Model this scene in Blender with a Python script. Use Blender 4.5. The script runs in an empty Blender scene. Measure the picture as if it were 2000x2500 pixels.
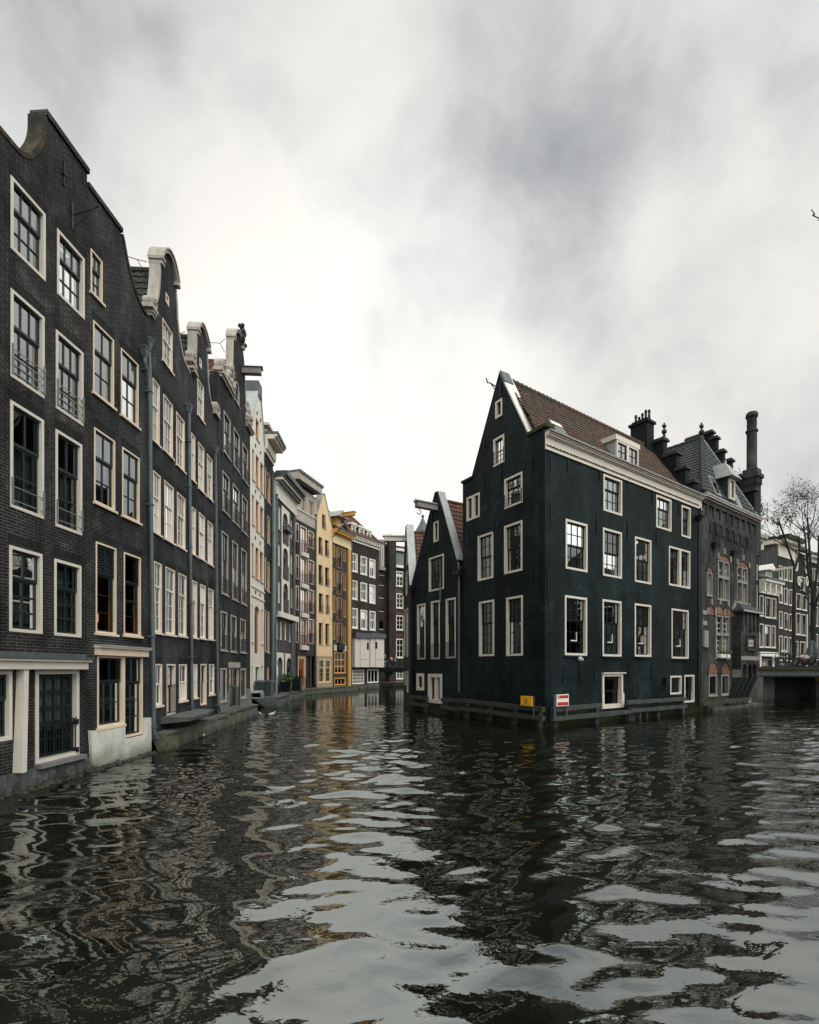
import bpy, bmesh, math, random
import numpy as np
from mathutils import Vector, Matrix
from mathutils.geometry import tessellate_polygon
random.seed(7)
SC = bpy.context.scene
COL = SC.collection
F, CX, HY, EYE = 1250.0, 1000.0, 1634.0, 2.5     # focal length, principal point (photo pixels), eye height above the water
PI = math.pi

# ------------------------------------------------------------------ materials
def srgb(r, g, b):
    def f(c):
        c /= 255.0
        return c / 12.92 if c <= 0.04045 else ((c + 0.055) / 1.055) ** 2.4
    return (f(r), f(g), f(b))
MATS = {}
def newmat(name):
    m = bpy.data.materials.new(name); m.use_nodes = True
    nt = m.node_tree; nt.nodes.clear()
    out = nt.nodes.new('ShaderNodeOutputMaterial')
    b = nt.nodes.new('ShaderNodeBsdfPrincipled')
    nt.links.new(b.outputs[0], out.inputs[0])
    MATS[name] = m
    return m, nt, b
def node(nt, kind, **kw):
    n = nt.nodes.new(kind)
    for k, v in kw.items():
        if k.startswith('i_'):
            n.inputs[k[2:].replace('_', ' ')].default_value = v
        else:
            setattr(n, k, v)
    return n
def ramp(nt, src, lo, hi, a=0.35, b=0.65):
    m = node(nt, 'ShaderNodeMapRange')
    m.inputs[1].default_value = a; m.inputs[2].default_value = b
    m.inputs[3].default_value = lo; m.inputs[4].default_value = hi
    nt.links.new(src, m.inputs[0]); return m.outputs[0]
def mulcol(nt, col, fac):
    v = node(nt, 'ShaderNodeVectorMath', operation='SCALE')
    nt.links.new(col, v.inputs[0]); nt.links.new(fac, v.inputs[3]); return v.outputs[0]
def mixcol(nt, a, b, fac):
    x = node(nt, 'ShaderNodeMix', data_type='RGBA')
    nt.links.new(fac, x.inputs[0])
    for s, i in ((a, 6), (b, 7)):
        if isinstance(s, tuple): x.inputs[i].default_value = (*s, 1)
        else: nt.links.new(s, x.inputs[i])
    return x.outputs[2]
def noise(nt, co, scale, detail=4, rough=0.6, stretch=None):
    if stretch:
        mp = node(nt, 'ShaderNodeMapping'); mp.inputs['Scale'].default_value = stretch
        nt.links.new(co, mp.inputs[0]); co = mp.outputs[0]
    n = node(nt, 'ShaderNodeTexNoise'); n.inputs['Scale'].default_value = scale
    n.inputs['Detail'].default_value = detail; n.inputs['Roughness'].default_value = rough
    nt.links.new(co, n.inputs['Vector']); return n.outputs[0]
def brick(name, c1, c2, mortar, bump=0.5, rough=0.85, stain=0.35, moss=None, bw=0.22, rh=0.065, ms=0.009, spec=0.15):
    m, nt, b = newmat(name)
    tc = node(nt, 'ShaderNodeTexCoord'); co = tc.outputs['Object']
    sp = node(nt, 'ShaderNodeSeparateXYZ'); nt.links.new(co, sp.inputs[0])
    ad = node(nt, 'ShaderNodeMath', operation='ADD'); nt.links.new(sp.outputs[0], ad.inputs[0]); nt.links.new(sp.outputs[1], ad.inputs[1])
    cb = node(nt, 'ShaderNodeCombineXYZ'); nt.links.new(ad.outputs[0], cb.inputs[0]); nt.links.new(sp.outputs[2], cb.inputs[1])
    bt = node(nt, 'ShaderNodeTexBrick'); nt.links.new(cb.outputs[0], bt.inputs['Vector'])
    bt.inputs['Scale'].default_value = 1; bt.inputs['Brick Width'].default_value = bw; bt.inputs['Row Height'].default_value = rh
    bt.inputs['Mortar Size'].default_value = ms; bt.inputs['Mortar Smooth'].default_value = 0.2
    bt.inputs['Color1'].default_value = (*c1, 1); bt.inputs['Color2'].default_value = (*c2, 1); bt.inputs['Mortar'].default_value = (*mortar, 1)
    n1 = noise(nt, co, 0.42, 7, 0.7); n2 = noise(nt, co, 9, 3, 0.6); n3 = noise(nt, co, 1.0, 4, 0.6, (1.6, 1.6, 0.22))
    col = mulcol(nt, bt.outputs['Color'], ramp(nt, n1, 1 - stain, 1 + stain))
    col = mulcol(nt, col, ramp(nt, n2, 0.75, 1.25))
    n6 = noise(nt, co, 1.1, 5, .7, (1.0, 1.0, 1.5)); col = mulcol(nt, col, ramp(nt, n6, 1.0, 1.0 + stain * 1.3, .56, .66))
    n7 = noise(nt, co, .8, 3, .6, (1.3, 1.3, .9)); col = mulcol(nt, col, ramp(nt, n7, 1.0 - stain * .6, 1.0, .36, .44))
    col = mulcol(nt, col, ramp(nt, n3, 1 - stain * .6, 1 + stain * .6))
    if moss:
        lo = ramp(nt, sp.outputs[2], 1.0, 0.0, moss[1], moss[2])
        mm = node(nt, 'ShaderNodeMath', operation='MULTIPLY'); nt.links.new(lo, mm.inputs[0]); nt.links.new(ramp(nt, n1, 0.2, 1.0, .4, .6), mm.inputs[1])
        col = mixcol(nt, col, moss[0], mm.outputs[0])
    nt.links.new(col, b.inputs['Base Color'])
    b.inputs['Roughness'].default_value = rough; b.inputs['Specular IOR Level'].default_value = spec
    bp = node(nt, 'ShaderNodeBump', invert=True); bp.inputs['Strength'].default_value = bump; bp.inputs['Distance'].default_value = 0.012
    ah = node(nt, 'ShaderNodeMath', operation='MULTIPLY_ADD'); nt.links.new(n2, ah.inputs[0]); ah.inputs[1].default_value = 0.5
    nt.links.new(bt.outputs['Fac'], ah.inputs[2]); nt.links.new(ah.outputs[0], bp.inputs['Height'])
    nt.links.new(bp.outputs[0], b.inputs['Normal'])
    return m
def plain(name, c, rough=0.55, var=0.15, scale=3.0, bump=0.0, spec=0.4, metal=0.0, streak=0.0, c2=None, c2lo=0.5, c2hi=0.65, low=None):
    m, nt, b = newmat(name)
    tc = node(nt, 'ShaderNodeTexCoord'); co = tc.outputs['Object']
    rgb = node(nt, 'ShaderNodeRGB'); rgb.outputs[0].default_value = (*c, 1)
    n1 = noise(nt, co, scale, 5, 0.65)
    col = mulcol(nt, rgb.outputs[0], ramp(nt, n1, 1 - var, 1 + var * .6))
    if streak:
        n3 = noise(nt, co, 1.0, 4, 0.6, (6, 6, 0.5)); col = mulcol(nt, col, ramp(nt, n3, 1 - streak, 1.05))
    if c2:
        n4 = noise(nt, co, scale * .45 + .4, 6, 0.7); col = mixcol(nt, col, c2, ramp(nt, n4, 0, 1, c2lo, c2hi))
    if low:      # stain colour below a height (algae near the water line)
        sp = node(nt, 'ShaderNodeSeparateXYZ'); nt.links.new(co, sp.inputs[0])
        ad = node(nt, 'ShaderNodeMath', operation='MULTIPLY_ADD'); nt.links.new(n1, ad.inputs[0]); ad.inputs[1].default_value = low[3]; nt.links.new(sp.outputs[2], ad.inputs[2])
        col = mixcol(nt, col, low[0], ramp(nt, ad.outputs[0], 1, 0, low[1], low[2]))
    nt.links.new(col, b.inputs['Base Color'])
    b.inputs['Roughness'].default_value = rough; b.inputs['Specular IOR Level'].default_value = spec; b.inputs['Metallic'].default_value = metal
    if bump:
        n5 = noise(nt, co, scale * 8, 4, 0.7)
        bp = node(nt, 'ShaderNodeBump'); bp.inputs['Strength'].default_value = bump; bp.inputs['Distance'].default_value = 0.02
        nt.links.new(n5, bp.inputs['Height']); nt.links.new(bp.outputs[0], b.inputs['Normal'])
    return m
def glassmat(name, ior=1.75, tint=0.75):
    m = bpy.data.materials.new(name); m.use_nodes = True; nt = m.node_tree; nt.nodes.clear(); MATS[name] = m
    out = nt.nodes.new('ShaderNodeOutputMaterial')
    tr = node(nt, 'ShaderNodeBsdfTransparent'); tr.inputs[0].default_value = (tint * .93, tint, tint, 1)
    gl = node(nt, 'ShaderNodeBsdfGlossy'); gl.inputs['Roughness'].default_value = 0.015; gl.inputs[0].default_value = (.96, .98, .98, 1)
    fr = node(nt, 'ShaderNodeFresnel'); fr.inputs[0].default_value = ior
    tc = node(nt, 'ShaderNodeTexCoord')
    bp = node(nt, 'ShaderNodeBump'); bp.inputs['Strength'].default_value = 0.12; bp.inputs['Distance'].default_value = 0.02
    nt.links.new(noise(nt, tc.outputs['Object'], 1.6, 2, 0.5), bp.inputs['Height'])
    nt.links.new(bp.outputs[0], gl.inputs['Normal'])
    mx = node(nt, 'ShaderNodeMixShader')
    nt.links.new(fr.outputs[0], mx.inputs[0]); nt.links.new(tr.outputs[0], mx.inputs[1]); nt.links.new(gl.outputs[0], mx.inputs[2])
    nt.links.new(mx.outputs[0], out.inputs[0]); return m
def emit(name, c, s):
    m, nt, b = newmat(name); b.inputs['Base Color'].default_value = (*c, 1)
    b.inputs['Emission Color'].default_value = (*c, 1); b.inputs['Emission Strength'].default_value = s; return m

brick('brick_umber', (.0145, .0122, .0122), (.0255, .0200, .0194), (.070, .068, .066), stain=.6)
brick('brick_slate', (.0150, .0152, .0160), (.0245, .0225, .0228), (.080, .081, .080), stain=.6)
brick('brick_coal', (.0145, .0158, .0166), (.0235, .0230, .0236), (.070, .071, .071), stain=.6)
brick('brick_grey', (.018, .0185, .0195), (.0265, .025, .026), (.046, .047, .047), stain=.5)
brick('brick_mauve', (.085, .064, .062), (.115, .085, .080), (.12, .105, .10), stain=.25)
brick('brick_violet', (.052, .040, .041), (.070, .051, .050), (.075, .065, .064), stain=.2)
brick('brick_brown', (.034, .026, .0235), (.048, .036, .032), (.055, .047, .044), stain=.3)
brick('brick_red', (.11, .048, .036), (.14, .06, .045), (.12, .09, .08), stain=.3)
brick('brick_tar', (.0042, .0100, .0114), (.0100, .0190, .0208), (.0028, .0066, .0076), bump=1.0, rough=.6, stain=.75, spec=.16, moss=((.045, .050, .012), .10, 1.0))
brick('brick_tudor', (.025, .0248, .0248), (.042, .037, .0345), (.095, .094, .090), stain=.55, moss=((.06, .05, .03), .5, 1.8))
brick('brick_night', (.0085, .0105, .0115), (.0115, .0135, .0145), (.012, .014, .0155), stain=.25, rough=.7)
brick('brick_soldier', (.0105, .0105, .0110), (.0175, .0155, .0155), (.036, .034, .033), stain=.3, bw=.068, rh=.24)
brick('brick_arch', (.21, .065, .035), (.34, .20, .12), (.10, .07, .055), stain=.3, bw=.11)
plain('cream_wall', (.80, .725, .63), .8, .06, 1.2, .1, streak=.06)
plain('peach_wall', (.80, .565, .335), .8, .08, 1.2, .1, streak=.10)
plain('tan_base', (.42, .29, .20), .8, .15, 2, .2)
plain('white_render', (.66, .625, .56), .85, .10, 2.2, .5, streak=.10, c2=(.30, .29, .24), c2lo=.60, c2hi=.75, low=((.055, .055, .03), .15, .85, .6))
plain('grey_render', (.070, .070, .069), .9, .35, 2.2, .9, c2=(.30, .29, .27), c2lo=.56, c2hi=.72, low=((.012, .013, .008), .10, .65, .7))
plain('smooth_grey', (.19, .185, .185), .85, .12, 1.5, .2, streak=.12)
plain('pier_grey', (.42, .41, .37), .85, .12, 2, .2, streak=.2)
plain('cream_paint', (.70, .60, .505), .45, .06, 2.5, streak=.06)
plain('chalk_paint', (.68, .60, .52), .45, .05, 2.5, streak=.03)
plain('rose_paint', (.78, .60, .455), .45, .05, 2.5, streak=.04)
plain('blush_paint', (.84, .67, .555), .45, .05, 2.5, streak=.05)
plain('white_paint', (.82, .765, .69), .42, .05, 2.5, streak=.05)
plain('stone_cream', (.47, .405, .355), .7, .16, 4, .35, streak=.22, c2=(.30, .265, .235), c2lo=.56, c2hi=.75)
plain('stone_grey', (.30, .27, .25), .8, .2, 4, .4, streak=.15)
plain('bottle_green', (.010, .022, .021), .35, .15, 3)
plain('black_paint', (.007, .009, .010), .4, .15, 3, spec=.25)
plain('brown_wood', (.36, .10, .030), .4, .15, 5)
plain('pale_wood', (.62, .40, .23), .5, .1, 5)
plain('yellow_paint', (.68, .35, .075), .5, .10, 3, streak=.1)
plain('butter_paint', (.74, .58, .34), .45, .06, 3)
plain('zinc', (.40, .405, .40), .45, .15, 2, metal=.2, streak=.15)
plain('zinc_dark', (.105, .116, .120), .5, .15, 2, metal=.15, streak=.2)
plain('pipe_zinc', (.115, .138, .146), .5, .2, 2, metal=.1, streak=.25)
plain('iron', (.012, .013, .015), .5, .1, 4)
plain('steel_rail', (.26, .27, .27), .35, .1, 4, metal=.3)
plain('slate', (.028, .030, .033), .7, .25, 5, .3)
plain('tile_red', (.155, .058, .036), .75, .40, 2.6, .2, c2=(.050, .040, .032), c2lo=.46, c2hi=.68)
plain('tile_brown', (.108, .050, .034), .8, .55, 3.5, .2, c2=(.040, .040, .024), c2lo=.44, c2hi=.62)
plain('tile_black', (.020, .0225, .024), .6, .3, 3, .2, c2=(.038, .041, .040), c2lo=.55, c2hi=.75)
plain('tile_moss', (.028, .032, .024), .8, .35, 3, .3, c2=(.05, .055, .03), c2lo=.55, c2hi=.7)
plain('timber_wet', (.040, .042, .036), .75, .35, 4, .6, c2=(.045, .05, .018), c2lo=.48, c2hi=.66)
plain('timber_grey', (.055, .060, .058), .75, .35, 5, .6, c2=(.028, .03, .028), c2lo=.5, c2hi=.66)
plain('quay_stone', (.115, .11, .095), .85, .35, 1.6, .7, c2=(.085, .08, .022), c2lo=.50, c2hi=.66, low=((.012, .014, .009), .10, .50, .5))
plain('concrete', (.115, .12, .115), .85, .2, 1.5, .3, streak=.3, low=((.03, .035, .022), .2, .7, .6))
plain('girder', (.14, .155, .155), .7, .2, 1.5, .2, streak=.35)
plain('moss_edge', (.035, .036, .012), .9, .3, 4, .5)
plain('rock', (.035, .037, .030), .8, .4, 5, .8, c2=(.06, .06, .03))
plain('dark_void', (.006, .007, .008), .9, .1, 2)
plain('asphalt', (.06, .06, .06), .9, .2, 2, .2)
plain('curtain', (.62, .61, .58), .9, .10, 3)
plain('curtain_grey', (.22, .25, .26), .9, .15, 3)
plain('moss_brick', (.024, .022, .018), .9, .4, 5, .5, c2=(.11, .060, .012), c2lo=.48, c2hi=.64)
plain('sign_yellow', (.98, .47, .008), .45, .03, 2)
plain('sign_red', (.46, .035, .022), .45, .05, 2)
plain('sign_white', (.80, .76, .70), .45, .04, 2)
plain('bark', (.022, .022, .018), .9, .4, 6, .8)
plain('twig', (.018, .019, .016), .9, .2, 6)
plain('leaf', (.035, .045, .022), .7, .3, 3)
plain('leaf_green', (.07, .12, .04), .7, .35, 5)
plain('rubber', (.012, .012, .012), .7, .1, 4)
plain('bin_grey', (.050, .062, .068), .5, .15, 3)
plain('box_grey', (.22, .25, .27), .4, .1, 3)
plain('skin', (.45, .27, .19), .55, .05, 6)
plain('coat_black', (.014, .016, .018), .8, .2, 6)
plain('cloth_tan', (.50, .24, .11), .8, .15, 6)
plain('cloth_pale', (.48, .47, .45), .8, .1, 6)
plain('denim', (.025, .035, .055), .8, .15, 6)
plain('cap_white', (.8, .79, .76), .7, .05, 6)
plain('cap_pink', (.62, .40, .36), .7, .05, 6)
plain('bag_blue', (.14, .34, .62), .6, .1, 6)
plain('cover_grey', (.42, .37, .36), .6, .1, 3)
plain('bike_black', (.012, .014, .016), .4, .1, 4)
plain('chrome', (.5, .5, .5), .25, .05, 4, metal=.8)
plain('feather_white', (.72, .70, .66), .8, .1, 8)
plain('feather_brown', (.05, .035, .025), .8, .2, 8)
plain('rust', (.20, .05, .02), .8, .3, 6)
glassmat('glass', 2.2, .72)
glassmat('glass_bright', 4.6, .75)
glassmat('glass_dim', 1.45, .62)
emit('lamp_orange', (1.0, .32, .06), 1.1)
def M(n): return MATS[n]

# ------------------------------------------------------------------ mesh builder, (u, w, v) = along wall, into the building, up
class MB:
    def __init__(s): s.v = []; s.f = []; s.mi = []
    def add(s, vs, fs, mi=0):
        b = len(s.v); s.v += [tuple(p) for p in vs]; s.f += [tuple(b + i for i in f) for f in fs]; s.mi += [mi] * len(fs); return s
    def box(s, u0, u1, w0, w1, v0, v1, mi=0):
        return s.add([(u0, w0, v0), (u1, w0, v0), (u1, w1, v0), (u0, w1, v0), (u0, w0, v1), (u1, w0, v1), (u1, w1, v1), (u0, w1, v1)],
                     [(0, 1, 2, 3), (4, 7, 6, 5), (0, 4, 5, 1), (1, 5, 6, 2), (2, 6, 7, 3), (3, 7, 4, 0)], mi)
    def hexa(s, p, mi=0):     # eight corners, bottom four then top four
        return s.add(p, [(0, 1, 2, 3), (4, 7, 6, 5), (0, 4, 5, 1), (1, 5, 6, 2), (2, 6, 7, 3), (3, 7, 4, 0)], mi)
    def prism(s, outer, holes=(), w0=0., w1=.3, mi=0, back=True):
        loops = [list(outer)] + [list(h) for h in holes]
        pts = [p for l in loops for p in l]
        tris = tessellate_polygon([[Vector((p[0], p[1], 0)) for p in l] for l in loops])
        n = len(pts); fs = [tuple(t) for t in tris]
        if back: fs += [(t[2] + n, t[1] + n, t[0] + n) for t in tris]
        k = 0
        for l in loops:
            m = len(l)
            for i in range(m): fs.append((k + i, k + (i + 1) % m, n + k + (i + 1) % m, n + k + i))
            k += m
        return s.add([(p[0], w0, p[1]) for p in pts] + [(p[0], w1, p[1]) for p in pts], fs, mi)
    def grid(s, us, vs, w0, w1, mi=0):     # odd/odd cells are openings
        nu, nv = len(us), len(vs); idx = {}
        vv = []; fs = []
        def g(i, j, k):
            if (i, j, k) not in idx: idx[(i, j, k)] = len(vv); vv.append((us[i], (w0, w1)[k], vs[j]))
            return idx[(i, j, k)]
        hole = lambda i, j: i < 0 or j < 0 or i >= nu - 1 or j >= nv - 1 or (i % 2 == 1 and j % 2 == 1)
        for i in range(nu - 1):
            for j in range(nv - 1):
                if hole(i, j): continue
                fs.append((g(i, j, 0), g(i + 1, j, 0), g(i + 1, j + 1, 0), g(i, j + 1, 0)))
                fs.append((g(i, j, 1), g(i, j + 1, 1), g(i + 1, j + 1, 1), g(i + 1, j, 1)))
                for di, dj, a, b in ((-1, 0, (i, j), (i, j + 1)), (1, 0, (i + 1, j), (i + 1, j + 1)), (0, -1, (i, j), (i + 1, j)), (0, 1, (i, j + 1), (i + 1, j + 1))):
                    if hole(i + di, j + dj): fs.append((g(*a, 0), g(*b, 0), g(*b, 1), g(*a, 1)))
        return s.add(vv, fs, mi)
    def tube(s, pts, r, n=8, mi=0, taper=None, cap=True):
        pts = [Vector(p) for p in pts]; m = len(pts); vs = []; fs = []
        ref = Vector((0.31, 0.17, 0.93)).normalized(); nprev = None
        for i, p in enumerate(pts):
            t = (pts[min(i + 1, m - 1)] - pts[max(i - 1, 0)]).normalized()
            if nprev is None:
                a = t.cross(ref)
                if a.length < 1e-3: a = t.cross(Vector((1, 0, 0)))
            else: a = nprev - t * nprev.dot(t)
            a.normalize(); nprev = a; b = t.cross(a)
            rr = r if taper is None else r + (taper - r) * i / max(1, m - 1)
            if isinstance(r, (list, tuple)): rr = r[i]
            for k in range(n):
                an = 2 * PI * k / n; vs.append(p + a * math.cos(an) * rr + b * math.sin(an) * rr)
        for i in range(m - 1):
            for k in range(n): fs.append((i * n + k, i * n + (k + 1) % n, (i + 1) * n + (k + 1) % n, (i + 1) * n + k))
        if cap: fs += [tuple(range(n - 1, -1, -1)), tuple((m - 1) * n + k for k in range(n))]
        return s.add(vs, fs, mi)
    def lathe(s, prof, c=(0, 0, 0), n=12, mi=0, axis='v'):
        vs = []; fs = []; m = len(prof)
        for r, z in prof:
            for k in range(n):
                a = 2 * PI * k / n; x, y = r * math.cos(a), r * math.sin(a)
                vs.append((c[0] + x, c[1] + y, c[2] + z) if axis == 'v' else (c[0] + x, c[1] + z, c[2] + y) if axis == 'w' else (c[0] + z, c[1] + x, c[2] + y))
        for i in range(m - 1):
            for k in range(n): fs.append((i * n + k, i * n + (k + 1) % n, (i + 1) * n + (k + 1) % n, (i + 1) * n + k))
        fs += [tuple(range(n)), tuple((m - 1) * n + k for k in range(n))]
        return s.add(vs, fs, mi)
    def ball(s, c, r, n=10, mi=0, sq=(1, 1, 1)):
        k0 = len(s.v)
        s.lathe([(max(.02, math.sin(PI * i / 7)) * r, -math.cos(PI * i / 7) * r) for i in range(8)], (0, 0, 0), n, mi)
        for i in range(k0, len(s.v)): p = s.v[i]; s.v[i] = (c[0] + p[0] * sq[0], c[1] + p[1] * sq[1], c[2] + p[2] * sq[2])
        return s
    def band(s, path, t, w0, w1, mi=0, lift=0.0):   # strip of thickness t lying on the upper-left side of a path in (u, v)
        P = [Vector((p[0], p[1])) for p in path]; m = len(P); vs = []
        for i in range(m):
            a = (P[min(i + 1, m - 1)] - P[max(i - 1, 0)]).normalized(); nn = Vector((-a.y, a.x))
            p0, p1 = P[i] + nn * lift, P[i] + nn * (t + lift)
            vs += [(p0.x, w0, p0.y), (p1.x, w0, p1.y), (p1.x, w1, p1.y), (p0.x, w1, p0.y)]
        fs = [(0, 1, 2, 3), tuple(4 * (m - 1) + k for k in (3, 2, 1, 0))]
        for i in range(m - 1):
            for k in range(4): fs.append((4 * i + k, 4 * i + (k + 1) % 4, 4 * i + 4 + (k + 1) % 4, 4 * i + 4 + k))
        return s.add(vs, fs, mi)
    def tiles(s, O, X, Y, W, L, poly=None, tw=.25, tl=.32, amp=.03, step=.035, mi=0):   # pantiles: real S-waves and laps
        O, X, Y = Vector(O), Vector(X).normalized(), Vector(Y).normalized(); N = X.cross(Y)
        if N.z < 0: N = -N
        nx = max(1, round(W / tw)); ny = max(1, round(L / tl)); q = 6
        xs = [W * i / (nx * q) for i in range(nx * q + 1)]; ys = []
        for j in range(ny): ys += [(L * j / ny, step), (L * (j + .97) / ny, 0.0)]
        ys.append((L, .0)); vs = []; fs = []; nX = len(xs)
        for y, h in ys:
            for i, x in enumerate(xs):
                a = 2 * PI * (i % q) / q
                vs.append(O + X * x + Y * y + N * (h + amp * (.5 + .5 * math.sin(a) + .18 * math.sin(2 * a)) + .006 * math.sin(i * 12.9 + y * 78)))
        for j in range(len(ys) - 1):
            for i in range(nX - 1):
                if poly and not inside(((xs[i] + xs[i + 1]) / 2, (ys[j][0] + ys[j + 1][0]) / 2), poly): continue
                fs.append((j * nX + i, j * nX + i + 1, (j + 1) * nX + i + 1, (j + 1) * nX + i))
        return s.add(vs, fs, mi)
    def build(s, name, mats, parent=None, mtx=None, smooth=False, recalc=True):
        me = bpy.data.meshes.new(name); me.from_pydata(s.v, [], s.f)
        if isinstance(mats, str): mats = [mats]
        for m in mats: me.materials.append(M(m))
        if len(mats) > 1: me.polygons.foreach_set('material_index', s.mi)
        bm = bmesh.new(); bm.from_mesh(me)
        loose = [v for v in bm.verts if not v.link_faces]
        if loose: bmesh.ops.delete(bm, geom=loose, context='VERTS')
        if recalc: bmesh.ops.recalc_face_normals(bm, faces=bm.faces)
        bm.to_mesh(me); bm.free()
        if smooth: me.polygons.foreach_set('use_smooth', [True] * len(me.polygons))
        o = bpy.data.objects.new(name, me); COL.objects.link(o)
        if parent is not None: o.parent = parent
        if mtx is not None: o.matrix_basis = mtx
        return o
def inside(p, poly):
    x, y = p; r = False; n = len(poly)
    for i in range(n):
        x1, y1 = poly[i]; x2, y2 = poly[(i + 1) % n]
        if (y1 > y) != (y2 > y) and x < (x2 - x1) * (y - y1) / (y2 - y1) + x1: r = not r
    return r
def tag(o, label=None, cat=None, group=None, kind=None):
    if label: o['label'] = label
    if cat: o['category'] = cat
    if group: o['group'] = group
    if kind: o['kind'] = kind
    return o
def empty(name, mtx, label, cat, group=None):
    o = bpy.data.objects.new(name, None); COL.objects.link(o); o.matrix_basis = mtx; o.empty_display_size = .3
    return tag(o, label, cat, group)
def dup(o, parent=None):
    c = o.copy(); COL.objects.link(c)
    if parent is not None: c.parent = parent
    for ch in list(o.children): dup(ch, c)
    return c

# ------------------------------------------------------------------ wall planes of the street, solved from the photograph's perspective
class Fac:
    def __init__(s, xr, zr, vp):
        s.P = Vector(((xr - CX) / F * zr, zr, 0)); d = Vector(((vp - CX) / F, 1, 0)).normalized()
        s.U = d if vp > xr else -d
        s.n = s.U.cross(Vector((0, 0, 1)))
        i = -s.n
        s.M = Matrix(((s.U.x, i.x, 0, s.P.x), (s.U.y, i.y, 0, s.P.y), (0, 0, 1, 0), (0, 0, 0, 1)))
    def u(s, x, off=0.):
        p = s.P + s.n * off; rx = (x - CX) / F
        return (rx * p.y - p.x) / (s.U.x - rx * s.U.y)
    def z(s, x, off=0.): return (s.P + s.n * off + s.U * s.u(x, off)).y
    def uv(s, x, y, off=0.): return (s.u(x, off), EYE + (HY - y) / F * s.z(x, off))
    def pt(s, x, y, off=0.): a = s.uv(x, y, off); return (a[0], -off, a[1])
    def local(s, p): return s.M.inverted() @ Vector(p)
    def world(s, p): return s.M @ Vector(p)
def wpt(x, y, z): return Vector(((x - CX) / F * z, z, EYE + (HY - y) / F * z))

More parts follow.
